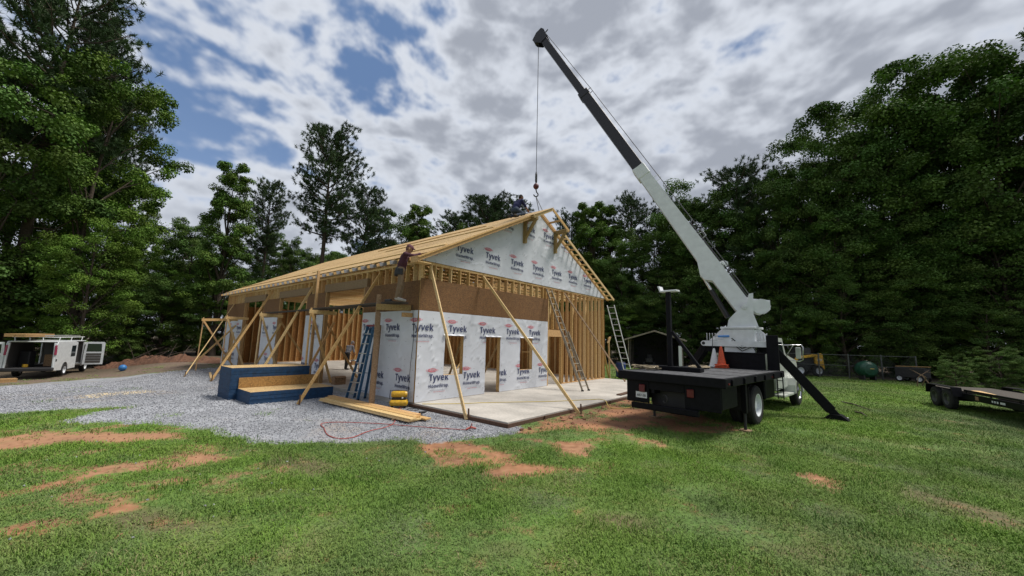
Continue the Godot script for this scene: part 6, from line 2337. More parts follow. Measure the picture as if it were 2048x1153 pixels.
# ---------------------------------------------------------------- van, trailer, sheds and the far side of the yard
func build_yard() -> void:
	build_van()
	build_trailer()
	build_carport()
	build_loader()
	build_fence()
	var b := MB.new()
	# green tank on a low base
	var t := thing("green_tank", "compact rounded green tank on a low dark frame beside the fence", "tank", on_ground(28.2, 11.4))
	t.rotation.y = -1.15
	t.scale = Vector3.ONE * 0.85
	b.lathe([Vector2(0, -0.75), Vector2(0.35, -0.72), Vector2(0.58, -0.5), Vector2(0.66, -0.1), Vector2(0.6, 0.3), Vector2(0.42, 0.55), Vector2(0, 0.62)], Transform3D(Basis(Vector3.RIGHT, PI / 2), Vector3(-0.4, 0.82, 0)), 20)
	part("tank_shell", b.mesh(), M.tank_green, t)
	for x in [-0.75, -0.05]:
		b = MB.new()
		b.block(Vector3(x - 0.05, 0, -0.35), Vector3(x + 0.05, 0.36, 0.35), 0.01)
		part("leg", b.mesh(), M.metal_dark, t)
	b = MB.new()
	b.box(Vector3(0.26, 0.05, 0.02), Transform3D(Basis(), Vector3(-0.38, 0.9, 0.66)), 0.004)
	part("label_plate", b.mesh(), M.cord_yellow, t)
	# old wagon with a pale board
	t = thing("old_wagon", "low dark wagon with a pale board across its top", "wagon", on_ground(29.0, 13.3))
	t.rotation.y = 1.1
	t.scale = Vector3.ONE * 0.8
	b = MB.new()
	b.block(Vector3(-0.9, 0.35, -0.5), Vector3(0.9, 1.15, 0.5), 0.03)
	part("box_body", b.mesh(), M.metal_dark, t)
	b = MB.new()
	b.bar(Vector3(-1.0, 1.25, 0.1), Vector3(1.0, 1.2, 0.15), 0.5, 0.06, Vector3.UP, 0.005)
	part("board", b.mesh(), M.tan_wood, t)
	for q in [[-0.6, -0.55], [0.6, -0.55], [-0.6, 0.55], [0.6, 0.55]]:
		wheel(t, Vector3(q[0], 0.28, q[1]), 0.28, 0.14, signf(q[1]))
	# blue ball
	b = MB.new()
	b.lathe(half_circle(0.21), Transform3D(), 18)
	t = whole("play_ball", b.mesh(), M.ball_blue, "blue play ball lying in front of the soil bank", "ball", Transform3D(Basis(), on_ground(-3.81, -26.4) + Vector3(0, 0.2, 0)))
	# bank of dug soil
	var n := noise(88, 0.6, 4)
	var nx := 60
	var nz := 12
	b = MB.new()
	var pt := func(i, j):
		var u := float(i) / nx
		var v := float(j) / nz
		var x := lerpf(-4.6, 0.2, u) - v * 0.3 + v * u * 2.0
		var z := lerpf(-30.5, -21.5, u) - v * 3.0 - sin(u * PI) * 1.2
		var h: float = sin(v * PI) * pow(sin(clampf(u, 0.02, 0.98) * PI), 0.4) * (0.32 + n.get_noise_2d(x * 1.2, z * 1.2) * 0.45)
		return Vector3(x, gy(x, z) - 0.05 + maxf(h, 0.0) + absf(n.get_noise_2d(x * 5, z * 5)) * 0.12, z)
	for i in nx:
		for j in nz:
			b.face([pt.call(i, j), pt.call(i + 1, j), pt.call(i + 1, j + 1)], pt.call(i, j) - Vector3(0, 3, 0))
			b.face([pt.call(i, j), pt.call(i + 1, j + 1), pt.call(i, j + 1)], pt.call(i, j) - Vector3(0, 3, 0))
	structure("soil_bank", b.mesh(), M.soil)
	# roots and sticks on the bank
	var r := RandomNumberGenerator.new()
	r.seed = 17
	for k in 9:
		var u := r.randf_range(0.1, 0.95)
		var x := lerpf(-4.4, 0.6, u)
		var pz := lerpf(-31.5, -22.8, u) - sin(u * PI) * 1.2
		var p := Vector3(x, gy(x, pz) + r.randf_range(0.35, 0.7), pz)
		var d := Vector3(r.randfn(), r.randf_range(0.1, 0.8), r.randfn() * 0.4).normalized()
		b = MB.new()
		b.tube([p - d * 0.3, p + d * 0.4 + Vector3(0, 0.06, 0), p + d * r.randf_range(0.8, 1.5)], [0.025, 0.018, 0.006], 5)
		whole("dead_branch", b.mesh(), M.bark, "dead branch or root sticking out of the soil bank", "branch", Transform3D(), "dead branches in the soil bank")
	# lumber beside the van
	t = thing("lumber_stack", "short stack of boards on the ground beside the van's open rear door", "lumber", on_ground(-8.5, -24.0))
	t.rotation.y = 0.2
	for k in 4:
		board("board", t, Vector3(-1.0, 0.04 + (k / 2) * 0.1, -0.12 + (k % 2) * 0.24), Vector3(0.5, 0.04 + (k / 2) * 0.1, -0.12 + (k % 2) * 0.24), 0.22, 0.09, Vector3.UP, "tan_wood")
	# bits of litter in the grass
	for q in [[9.6, 9.3, "scrap of white paper in the grass behind the outrigger foot"], [7.95, 9.75, "white pad scrap at the outrigger foot"]]:
		b = MB.new()
		b.prism(PackedVector2Array([Vector2(-0.12, -0.05), Vector2(0.03, -0.09), Vector2(0.14, 0.02), Vector2(0.02, 0.08)]), 0.01, Transform3D(Basis(Vector3.RIGHT, PI / 2), on_ground(q[0], q[1]) + Vector3(0, 0.05, 0)))
		whole("litter_scrap", b.mesh(), M.white_plastic, q[2], "litter")
	for q in [[Vector3(12.4, 0, 9.7), Vector3(10.6, 0, 10.4), "thin dark stick on the lawn between the outrigger and the trailer"], [Vector3(9.7, 0, 10.0), Vector3(8.9, 0, 10.25), "short brown stick on the lawn past the outrigger foot"]]:
		b = MB.new()
		var a: Vector3 = on_ground(q[0].x, q[0].z) + Vector3(0, 0.04, 0)
		var c: Vector3 = on_ground(q[1].x, q[1].z) + Vector3(0, 0.04, 0)
		b.tube([a, a.lerp(c, 0.4) + Vector3(0.05, 0.02, 0.05), c], [0.025, 0.022, 0.012], 5)
		whole("fallen_stick", b.mesh(), M.bark, q[2], "stick")
	# shrubs beyond the trailer
	for q in [[22.5, 14.2, 1.7, 1.5, "low1", "dark shrub left of the trailer's wheels"], [21.0, 16.9, 1.6, 1.7, "low0", "green bush behind the trailer bed"], [25.5, 16.2, 2.4, 1.5, "low1", "dark bush behind the dark shrub, at the wood's edge"], [24.0, 19.3, 2.2, 1.5, "low0", "green bush at the picture edge behind the trailer"], [26.5, 14.9, 2.0, 1.3, "low1", "dark shrub beside the old wagon"]]:
		plant(q[4], "shrub", q[5], on_ground(q[0], q[1]) - Vector3(0, 0.1, 0), q[2], q[3], q[0], "", "shrub")
	for k in 4:
		var p := on_ground(24.6 + r.randf() * 2.0, 13.0 + r.randf() * 2.2)
		b = MB.new()
		b.tube([p, p + Vector3(r.randfn() * 0.3, 0.5, r.randfn() * 0.3), p + Vector3(r.randfn() * 0.7, 0.9, r.randfn() * 0.8)], [0.03, 0.02, 0.006], 5)
		whole("brush_stick", b.mesh(), M.old_wood, "pale stick in the brush heap beside the trailer", "branch", Transform3D(), "sticks in the brush heap")

func half_circle(r: float) -> Array:
	var out := []
	for k in 11:
		var a := -PI / 2 + PI * k / 10
		out.append(Vector2(maxf(cos(a) * r, 0.0), sin(a) * r))
	return out

func build_van() -> void:
	var f := Vector3(sin(0.3), 0, -cos(0.3))
	var rt := Vector3(cos(0.3), 0, sin(0.3))
	var rr := Vector3(-6.75, 0, -25.2)
	var o := rr - rt * 1.0
	var van := thing("work_van", "white work van with its rear and side doors open and boards on the roof rack", "van", Vector3(o.x, -0.93, o.z))
	van.transform.basis = Basis(f, Vector3.UP, rt)
	var b: MB
	# sides: x forward from the rear, y up
	var arch := []
	for k in 9:
		var a := PI - PI * k / 8.0
		arch.append(Vector2(1.45 + cos(a) * 0.46, 0.38 + sin(a) * 0.46))
	for s in [1.0, -1.0]:
		var poly := PackedVector2Array([Vector2(0.02, 0.42), Vector2(0.99, 0.38)])
		poly.append_array(PackedVector2Array(arch.slice(1, 8)))
		poly.append_array(PackedVector2Array([Vector2(1.91, 0.38), Vector2(3.0, 0.4), Vector2(3.0, 1.98), Vector2(2.6, 2.06), Vector2(0.1, 2.06), Vector2(0.0, 1.9)]))
		b = MB.new()
		b.prism(poly, 0.05, Transform3D(Basis(), Vector3(0, 0, s * 0.96)))
		part("body_side", b.mesh(), M.van_white, van)
		b = MB.new()
		b.prism(PackedVector2Array([Vector2(2.1, 1.12), Vector2(2.1, 1.8), Vector2(2.75, 1.8), Vector2(2.78, 1.12)]), 0.02, Transform3D(Basis(), Vector3(0, 0, s * 0.98)))
		part("side_window", b.mesh(), M.dark_glass, van)
		b = MB.new()
		b.prism(PackedVector2Array([Vector2(4.15, 0.42), Vector2(4.1, 1.95), Vector2(4.5, 1.98), Vector2(5.05, 1.35), Vector2(5.75, 1.18), Vector2(5.85, 0.7), Vector2(5.3, 0.7), Vector2(5.2, 0.82), Vector2(4.75, 0.82), Vector2(4.4, 0.45)]), 0.05, Transform3D(Basis(), Vector3(0, 0, s * 0.94)))
		part("front_side", b.mesh(), M.van_white, van)
		b = MB.new()
		b.prism(PackedVector2Array([Vector2(4.2, 1.25), Vector2(4.2, 1.82), Vector2(4.5, 1.84), Vector2(4.95, 1.32)]), 0.02, Transform3D(Basis(), Vector3(0, 0, s * 0.965)))
		part("side_window", b.mesh(), M.dark_glass, van)
		# rear pillar with tall lamp
		b = MB.new()
		b.bar(Vector3(0.01, 0.5, s * 0.93), Vector3(0.04, 2.0, s * 0.87), 0.1, 0.08, Vector3.BACK, 0.015)
		part("rear_pillar", b.mesh(), M.van_white, van)
		b = MB.new()
		b.bar(Vector3(-0.02, 1.3, s * 0.955), Vector3(0.0, 1.86, s * 0.935), 0.1, 0.09, Vector3.BACK, 0.015)
		part("tail_lamp", b.mesh(), M.tail_lamp, van)
		wheel(van, Vector3(1.45, 0.365, s * 0.88), 0.365, 0.24, s)
		wheel(van, Vector3(4.8, 0.365, s * 0.88), 0.365, 0.24, s)
	b = MB.new()
	b.box(Vector3(0.14, 0.13, 0.02), Transform3D(Basis(), Vector3(0.12, 1.0, 0.988)), 0.004)
	part("fuel_flap", b.mesh(), M.van_dark, van)
	b = MB.new()
	b.block(Vector3(4.2, 0.45, -0.9), Vector3(5.8, 0.7, 0.9), 0.05)
	b.block(Vector3(5.2, 0.7, -0.9), Vector3(5.8, 1.16, 0.9), 0.05)
	part("front_end", b.mesh(), M.van_white, van)
	b = MB.new()
	b.block(Vector3(0.0, 2.04, -0.93), Vector3(4.5, 2.09, 0.93), 0.02)
	part("roof", b.mesh(), M.van_white, van)
	b = MB.new()
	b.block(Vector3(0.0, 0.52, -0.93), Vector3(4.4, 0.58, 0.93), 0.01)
	part("floor", b.mesh(), M.van_lining_shaded, van)
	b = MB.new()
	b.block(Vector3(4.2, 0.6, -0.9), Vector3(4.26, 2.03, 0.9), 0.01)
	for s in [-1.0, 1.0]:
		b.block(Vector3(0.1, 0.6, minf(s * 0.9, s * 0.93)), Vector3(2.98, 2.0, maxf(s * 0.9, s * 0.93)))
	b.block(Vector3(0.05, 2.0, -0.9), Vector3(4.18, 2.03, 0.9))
	part("cargo_lining", b.mesh(), M.van_lining_shaded, van)
	b = MB.new()
	b.block(Vector3(-0.22, 0.4, -1.0), Vector3(0.0, 0.6, 1.0), 0.04)
	part("rear_bumper", b.mesh(), M.van_dark, van)
	b = MB.new()
	b.prism(PackedVector2Array([Vector2(4.5, 1.99), Vector2(5.02, 1.3), Vector2(5.06, 1.32), Vector2(4.54, 2.02)]), 1.7)
	part("windscreen", b.mesh(), M.dark_glass, van)
	# left rear door swung right round
	van_door(van, Transform3D(Basis(Vector3.UP, 1.75), Vector3(-0.02, 0.6, -0.98)), 0.85, 1.42, "rear_door")
	# side cargo door standing open
	van_door(van, Transform3D(Basis(Vector3.UP, -1.45), Vector3(4.12, 0.5, 1.0)), 0.95, 1.5, "side_door")
	# cargo inside
	for q in [[0.5, -0.3, 0.25, 0.18, "yellow_paint"], [1.2, -0.5, 0.5, 0.9, "metal_dark"], [1.3, 0.45, 0.5, 0.7, "cardboard"]]:
		b = MB.new()
		b.box(Vector3(q[2], q[3], q[2] * 0.8), Transform3D(Basis(Vector3.UP, q[0]), Vector3(q[0], 0.585 + q[3] * 0.5, q[1])), 0.03)
		var t := whole("tool_case", b.mesh(), M[q[4]], {"yellow_paint": "yellow tool case inside the open van", "metal_dark": "dark crate deep inside the open van", "cardboard": "brown carton inside the open van"}[q[4]], "case", van.transform)
	# roof rack with a load
	for x in [0.5, 2.2, 3.9]:
		b = MB.new()
		b.tube([Vector3(x, 2.08, -0.85), Vector3(x, 2.3, -0.88), Vector3(x, 2.3, 0.88), Vector3(x, 2.08, 0.85)], 0.025, 6)
		part("rack_bar", b.mesh(), M.white_plastic, van)
	for s in [-1.0, 1.0]:
		b = MB.new()
		b.tube([Vector3(0.2, 2.32, s * 0.86), Vector3(4.3, 2.32, s * 0.86)], 0.025, 6)
		part("rack_rail", b.mesh(), M.white_plastic, van)
	var cargo := thing("roof_lumber", "tan boards tied on the van's roof rack", "lumber", van.transform * Vector3(0.8, 2.34, -0.3))
	cargo.transform.basis = van.transform.basis
	for k in 4:
		board("board", cargo, Vector3(-1.6, 0.03 + (k / 2) * 0.09, -0.35 + (k % 2) * 0.4), Vector3(1.8, 0.03 + (k / 2) * 0.09, -0.3 + (k % 2) * 0.4), 0.38, 0.08, Vector3.UP, "tan_wood")
	var lad := thing("roof_ladder", "dark ladder lying on the van's roof rack", "ladder", van.transform * Vector3(2.6, 2.36, 0.4))
	lad.transform.basis = van.transform.basis
	for z in [-0.2, 0.2]:
		b = MB.new()
		b.bar(Vector3(-1.9, 0.04, z), Vector3(1.9, 0.04, z), 0.03, 0.07, Vector3.UP, 0.004)
		part("rail", b.mesh(), M.aluminium, lad)
	for k in 10:
		b = MB.new()
		b.tube([Vector3(-1.7 + k * 0.37, 0.04, -0.2), Vector3(-1.7 + k * 0.37, 0.04, 0.2)], 0.015, 5)
		part("rung", b.mesh(), M.aluminium, lad)

func van_door(van: Node, xf: Transform3D, w: float, h: float, called: String) -> void:
	var d := holder(called, van, xf)
	var b := MB.new()
	b.prism(PackedVector2Array([Vector2(0, 0), Vector2(w, 0), Vector2(w, h * 0.95), Vector2(w * 0.93, h), Vector2(0.05, h), Vector2(0, h * 0.55)]), 0.05)
	part("door_shell", b.mesh(), M.van_white, d)
	for s in [-1.0, 1.0]:
		b = MB.new()
		b.prism(PackedVector2Array([Vector2(0.12, h * 0.57), Vector2(w - 0.12, h * 0.57), Vector2(w - 0.16, h * 0.92), Vector2(0.14, h * 0.92)]), 0.008, Transform3D(Basis(), Vector3(0, 0, s * 0.028)))
		part("door_window", b.mesh(), M.dark_glass, d)
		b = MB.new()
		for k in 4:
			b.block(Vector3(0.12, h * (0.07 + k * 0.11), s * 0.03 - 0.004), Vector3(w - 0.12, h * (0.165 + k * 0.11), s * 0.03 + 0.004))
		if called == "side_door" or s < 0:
			part("inner_panel", b.mesh(), M.van_lining_shaded, d)

func build_trailer() -> void:
	var d := Vector3(-0.975, 0, 0.22).normalized()
	var z := Vector3(-d.z, 0, d.x)
	var t := thing("utility_trailer", "black tandem-axle flatbed trailer parked on the lawn", "trailer", Vector3(14.0, -0.12, 12.5) - z * 1.05)
	t.transform.basis = Basis(d, Vector3.UP, z)
	var b: MB
	for s in [1.0, -1.0]:
		for x in [-0.42, 0.42]:
			wheel(t, Vector3(x, 0.36, s * 1.0), 0.36, 0.2, s, true, "fence_grey")
		b = MB.new()
		b.prism(PackedVector2Array([Vector2(-0.98, 0.5), Vector2(-0.88, 0.8), Vector2(0.88, 0.8), Vector2(0.98, 0.5), Vector2(0.94, 0.49), Vector2(0.84, 0.775), Vector2(-0.84, 0.775), Vector2(-0.94, 0.49)]), 0.26, Transform3D(Basis(), Vector3(0, 0, s * 1.0)))
		part("fender", b.mesh(), M.truck_black, t)
		b = MB.new()
		b.block(Vector3(-1.5, 0.44, minf(s * 0.82, s * 0.88)), Vector3(5.2, 0.64, maxf(s * 0.82, s * 0.88)), 0.01)
		part("frame_rail", b.mesh(), M.truck_black, t)
		b = MB.new()
		b.block(Vector3(1.0, 0.7, minf(s * 0.84, s * 0.87)), Vector3(5.2, 0.76, maxf(s * 0.84, s * 0.87)), 0.006)
		for x in [1.1, 2.4, 3.7, 5.0]:
			b.block(Vector3(x, 0.6, minf(s * 0.845, s * 0.865)), Vector3(x + 0.05, 0.7, maxf(s * 0.845, s * 0.865)))
		part("side_rail", b.mesh(), M.truck_black, t)
	for k in 7:
		board("deck_plank", t, Vector3(-1.5, 0.665, -0.75 + k * 0.235), Vector3(5.2, 0.665, -0.75 + k * 0.235), 0.225, 0.04, Vector3.UP, "dark_plank")
	b = MB.new()
	b.block(Vector3(-1.62, 0.42, -0.9), Vector3(-1.505, 0.66, 0.9), 0.012)
	part("tail_beam", b.mesh(), M.truck_black, t)
	b = MB.new()
	b.tube([Vector3(-0.42, 0.36, -0.95), Vector3(-0.42, 0.36, 0.95)], 0.04, 8)
	b.tube([Vector3(0.42, 0.36, -0.95), Vector3(0.42, 0.36, 0.95)], 0.04, 8)
	part("axle_pair", b.mesh(), M.truck_black, t)
	b = MB.new()
	b.box(Vector3(0.18, 0.12, 0.012), Transform3D(Basis(), Vector3(1.75, 0.54, 0.884)), 0.003)
	part("reflector", b.mesh(), M.cardboard, t)
	b = MB.new()
	for q in [[2.5, 0.07], [2.62, 0.07], [2.74, 0.07], [2.9, 0.22]]:
		b.block(Vector3(q[0], 0.51, 0.881), Vector3(q[0] + q[1], 0.57, 0.886))
	part("maker_mark", b.mesh(), M.plate_white, t)
	b = MB.new()
	b.prism(PackedVector2Array([Vector2(5.15, 0.0), Vector2(5.25, 0.0), Vector2(6.5, 0.85), Vector2(6.4, 0.85)]), 0.06, Transform3D(Basis(Vector3.RIGHT, PI / 2), Vector3(0, 0.54, 0)))
	b.prism(PackedVector2Array([Vector2(5.15, 0.0), Vector2(5.25, 0.0), Vector2(6.5, -0.85), Vector2(6.4, -0.85)]), 0.06, Transform3D(Basis(Vector3.RIGHT, PI / 2), Vector3(0, 0.54, 0)))
	part("tongue", b.mesh(), M.truck_black, t)
	var l := thing("trailer_board", "pale board lying across the trailer bed behind its fender", "board", t.transform * Vector3(1.0, 0.69, 0.4))
	l.transform.basis = t.transform.basis
	board("board_length", l, Vector3(-0.2, 0.02, 0.1), Vector3(1.1, 0.02, 0.3), 0.22, 0.035, Vector3.UP, "pine")

func build_carport() -> void:
	var x := Vector3(0.32, 0, 0.947).normalized()
	var z := Vector3(-x.z, 0, x.x)
	var t := thing("metal_carport", "low open carport with a tan-edged gable roof behind the truck", "carport", Vector3(25.4, -0.12, -2.0))
	t.transform.basis = Basis(x, Vector3.UP, z)
	var b: MB
	for s in [-1.0, 1.0]:
		for k in 4:
			b = MB.new()
			b.block(Vector3(s * 2.1 - 0.04, 0, -k * 1.9 - 0.08), Vector3(s * 2.1 + 0.04, 2.36, -k * 1.9), 0.005)
			part("post", b.mesh(), M.roof_tan, t)
		b = MB.new()
		b.bar(Vector3(s * 2.4, 2.3, -2.9), Vector3(0, 3.06, -2.9), 6.2, 0.04, Vector3.UP)
		part("roof_sheet", b.mesh(), M.metal_dark, t)
		b = MB.new()
		b.bar(Vector3(s * 2.45, 2.3, 0.23), Vector3(0, 3.08, 0.23), 0.05, 0.12, Vector3.UP, 0.005)
		part("gable_trim", b.mesh(), M.roof_tan, t)
		b = MB.new()
		b.block(Vector3(s * 2.15 - 0.02, 0.2, -5.9), Vector3(s * 2.15 + 0.02, 2.2, -0.4))
		part("side_sheet", b.mesh(), M.metal_dark, t)
	b = MB.new()
	b.block(Vector3(-2.1, 0, -6.0), Vector3(2.1, 2.9, -5.95))
	part("back_sheet", b.mesh(), M.metal_dark, t)
	# stored things
	var q := thing("stored_mower", "dark riding mower parked inside the carport", "mower", t.transform * Vector3(-0.5, 0, -1.6))
	q.transform.basis = t.transform.basis
	b = MB.new()
	b.box(Vector3(0.6, 0.45, 0.9), Transform3D(Basis(), Vector3(0, 0.6, 0.3)), 0.08)
	part("hood", b.mesh(), M.metal_dark, q)
	b = MB.new()
	b.box(Vector3(0.45, 0.1, 0.4), Transform3D(Basis(), Vector3(0, 0.65, -0.5)), 0.04)
	b.box(Vector3(0.45, 0.45, 0.1), Transform3D(Basis(), Vector3(0, 0.88, -0.68)), 0.04)
	part("seat", b.mesh(), M.black_paint, q)
	b = MB.new()
	b.tube([Vector3(0, 0.7, 0.0), Vector3(0, 1.05, -0.15)], 0.02, 6)
	part("steering_column", b.mesh(), M.metal_dark, q)
	for p in [[0.4, 0.6], [-0.4, 0.6], [0.42, -0.4], [-0.42, -0.4]]:
		var h := holder("wheel", q, Transform3D(Basis(Vector3.UP, PI / 2), Vector3(p[0], 0.24, p[1])))
		b = MB.new()
		b.lathe([Vector2(0.12, -0.09), Vector2(0.24, -0.07), Vector2(0.24, 0.07), Vector2(0.12, 0.09)], Transform3D(Basis(Vector3.RIGHT, PI / 2), Vector3.ZERO), 16)
		part("tyre", b.mesh(), M.rubber, h)
	q = thing("stored_sheet", "tall pale panel standing at the side of the carport", "panel", t.transform * Vector3(1.95, 0, 0.1))
	q.transform.basis = t.transform.basis
	b = MB.new()
	b.block(Vector3(-0.14, 0, -0.02), Vector3(0.1, 1.9, 0.02), 0.004)
	part("sheet", b.mesh(), M.white_plastic, q)

func build_loader() -> void:
	var t := thing("compact_loader", "yellow compact loader with raised lift arms behind the truck cab", "loader", on_ground(28.6, 7.55))
	t.rotation.y = 2.27
	var b: MB
	b = MB.new()
	b.prism(PackedVector2Array([Vector2(-1.1, 0.4), Vector2(1.0, 0.4), Vector2(1.05, 1.0), Vector2(0.4, 1.15), Vector2(-0.9, 1.3), Vector2(-1.15, 1.1)]), 1.0)
	part("chassis", b.mesh(), M.metal_dark, t)
	b = MB.new()
	b.prism(PackedVector2Array([Vector2(-1.15, 0.55), Vector2(-0.75, 0.4), Vector2(-0.5, 0.95), Vector2(-0.5, 1.55), Vector2(-1.05, 1.6)]), 0.12, Transform3D(Basis(), Vector3(0, 0, 0.66)))
	part("arm_tower", b.mesh(), M.machine_yellow, t)
	b = MB.new()
	b.prism(PackedVector2Array([Vector2(-1.15, 0.55), Vector2(-0.75, 0.4), Vector2(-0.5, 0.95), Vector2(-0.5, 1.55), Vector2(-1.05, 1.6)]), 0.12, Transform3D(Basis(), Vector3(0, 0, -0.66)))
	var arm := part("arm_tower", b.mesh(), M.machine_yellow, t)
	b = MB.new()
	clip_into(b, word("CAT", 0.36, 0.6), Vector2(-0.16, 1.1), [PackedVector2Array([Vector2(-9, -9), Vector2(9, -9), Vector2(9, 9), Vector2(-9, 9)])], func(u, v, l): return Vector3(-0.8 - u, v, -0.722 - l), 0.003)
	part("lettering", b.mesh(), M.plate_white, arm)
	for s in [-1.0, 1.0]:
		b = MB.new()
		b.bar(Vector3(-1.0, 1.55, s * 0.66), Vector3(0.7, 1.3, s * 0.66), 0.14, 0.18, Vector3.UP, 0.02)
		b.bar(Vector3(0.68, 1.34, s * 0.66), Vector3(1.35, 0.5, s * 0.66), 0.14, 0.18, Vector3.UP, 0.02)
		part("lift_arm", b.mesh(), M.machine_yellow, t)
		for x in [-0.65, 0.65]:
			wheel(t, Vector3(x, 0.4, s * 0.7), 0.4, 0.26, s)
	b = MB.new()
	b.block(Vector3(-0.45, 1.15, -0.45), Vector3(0.5, 2.0, 0.45), 0.03)
	part("cab_cage", b.mesh(), M.metal_dark, t)
	b = MB.new()
	b.prism(PackedVector2Array([Vector2(1.3, 0.1), Vector2(1.9, 0.08), Vector2(1.95, 0.12), Vector2(1.4, 0.2), Vector2(1.35, 0.7), Vector2(1.28, 0.7)]), 1.6)
	part("bucket", b.mesh(), M.metal_dark, t)

func build_fence() -> void:
	var pts := [Vector3(26.5, 0, 3.6), Vector3(27.0, 0, 5.2), Vector3(27.6, 0, 6.9), Vector3(28.2, 0, 8.6), Vector3(28.7, 0, 10.2), Vector3(29.3, 0, 11.9), Vector3(29.9, 0, 13.6)]
	var f := thing("chain_link_fence", "dark chain-link fence at the edge of the wood behind the loader", "fence", on_ground(26.5, 3.6))
	var o: Vector3 = f.position
	for k in pts.size():
		var p := on_ground(pts[k].x, pts[k].z) - o
		var b := MB.new()
		b.tube([p, p + Vector3(0, 1.62, 0)], 0.045, 8)
		b.lathe([Vector2(0.05, 0), Vector2(0.03, 0.04), Vector2(0, 0.05)], Transform3D(Basis(), p + Vector3(0, 1.62, 0)), 8)
		part("post", b.mesh(), M.fence_grey, f)
		if k > 0:
			var q := on_ground(pts[k - 1].x, pts[k - 1].z) - o
			for y in [1.58, 0.85]:
				b = MB.new()
				b.tube([q + Vector3(0, y, 0), p + Vector3(0, y, 0)], 0.025, 6)
				part("rail", b.mesh(), M.fence_grey, f)
			b = MB.new()
			for j in 26:
				var a := j / 26.0
				for s in [1.0, -1.0]:
					var c: float = a + s * 0.85
					var y0 := 0.06
					var y1 := 1.56
					var e: float = clampf(c, 0.0, 1.0)
					var yy: float = lerpf(y0, y1, (e - a) / (c - a))
					b.tube([q.lerp(p, a) + Vector3(0, y0, 0), q.lerp(p, e) + Vector3(0, yy, 0)], 0.004, 3, false)
			var w := part("wire_mesh", b.mesh(), M.fence_grey, f)
			w.set_meta("kind", "stuff")

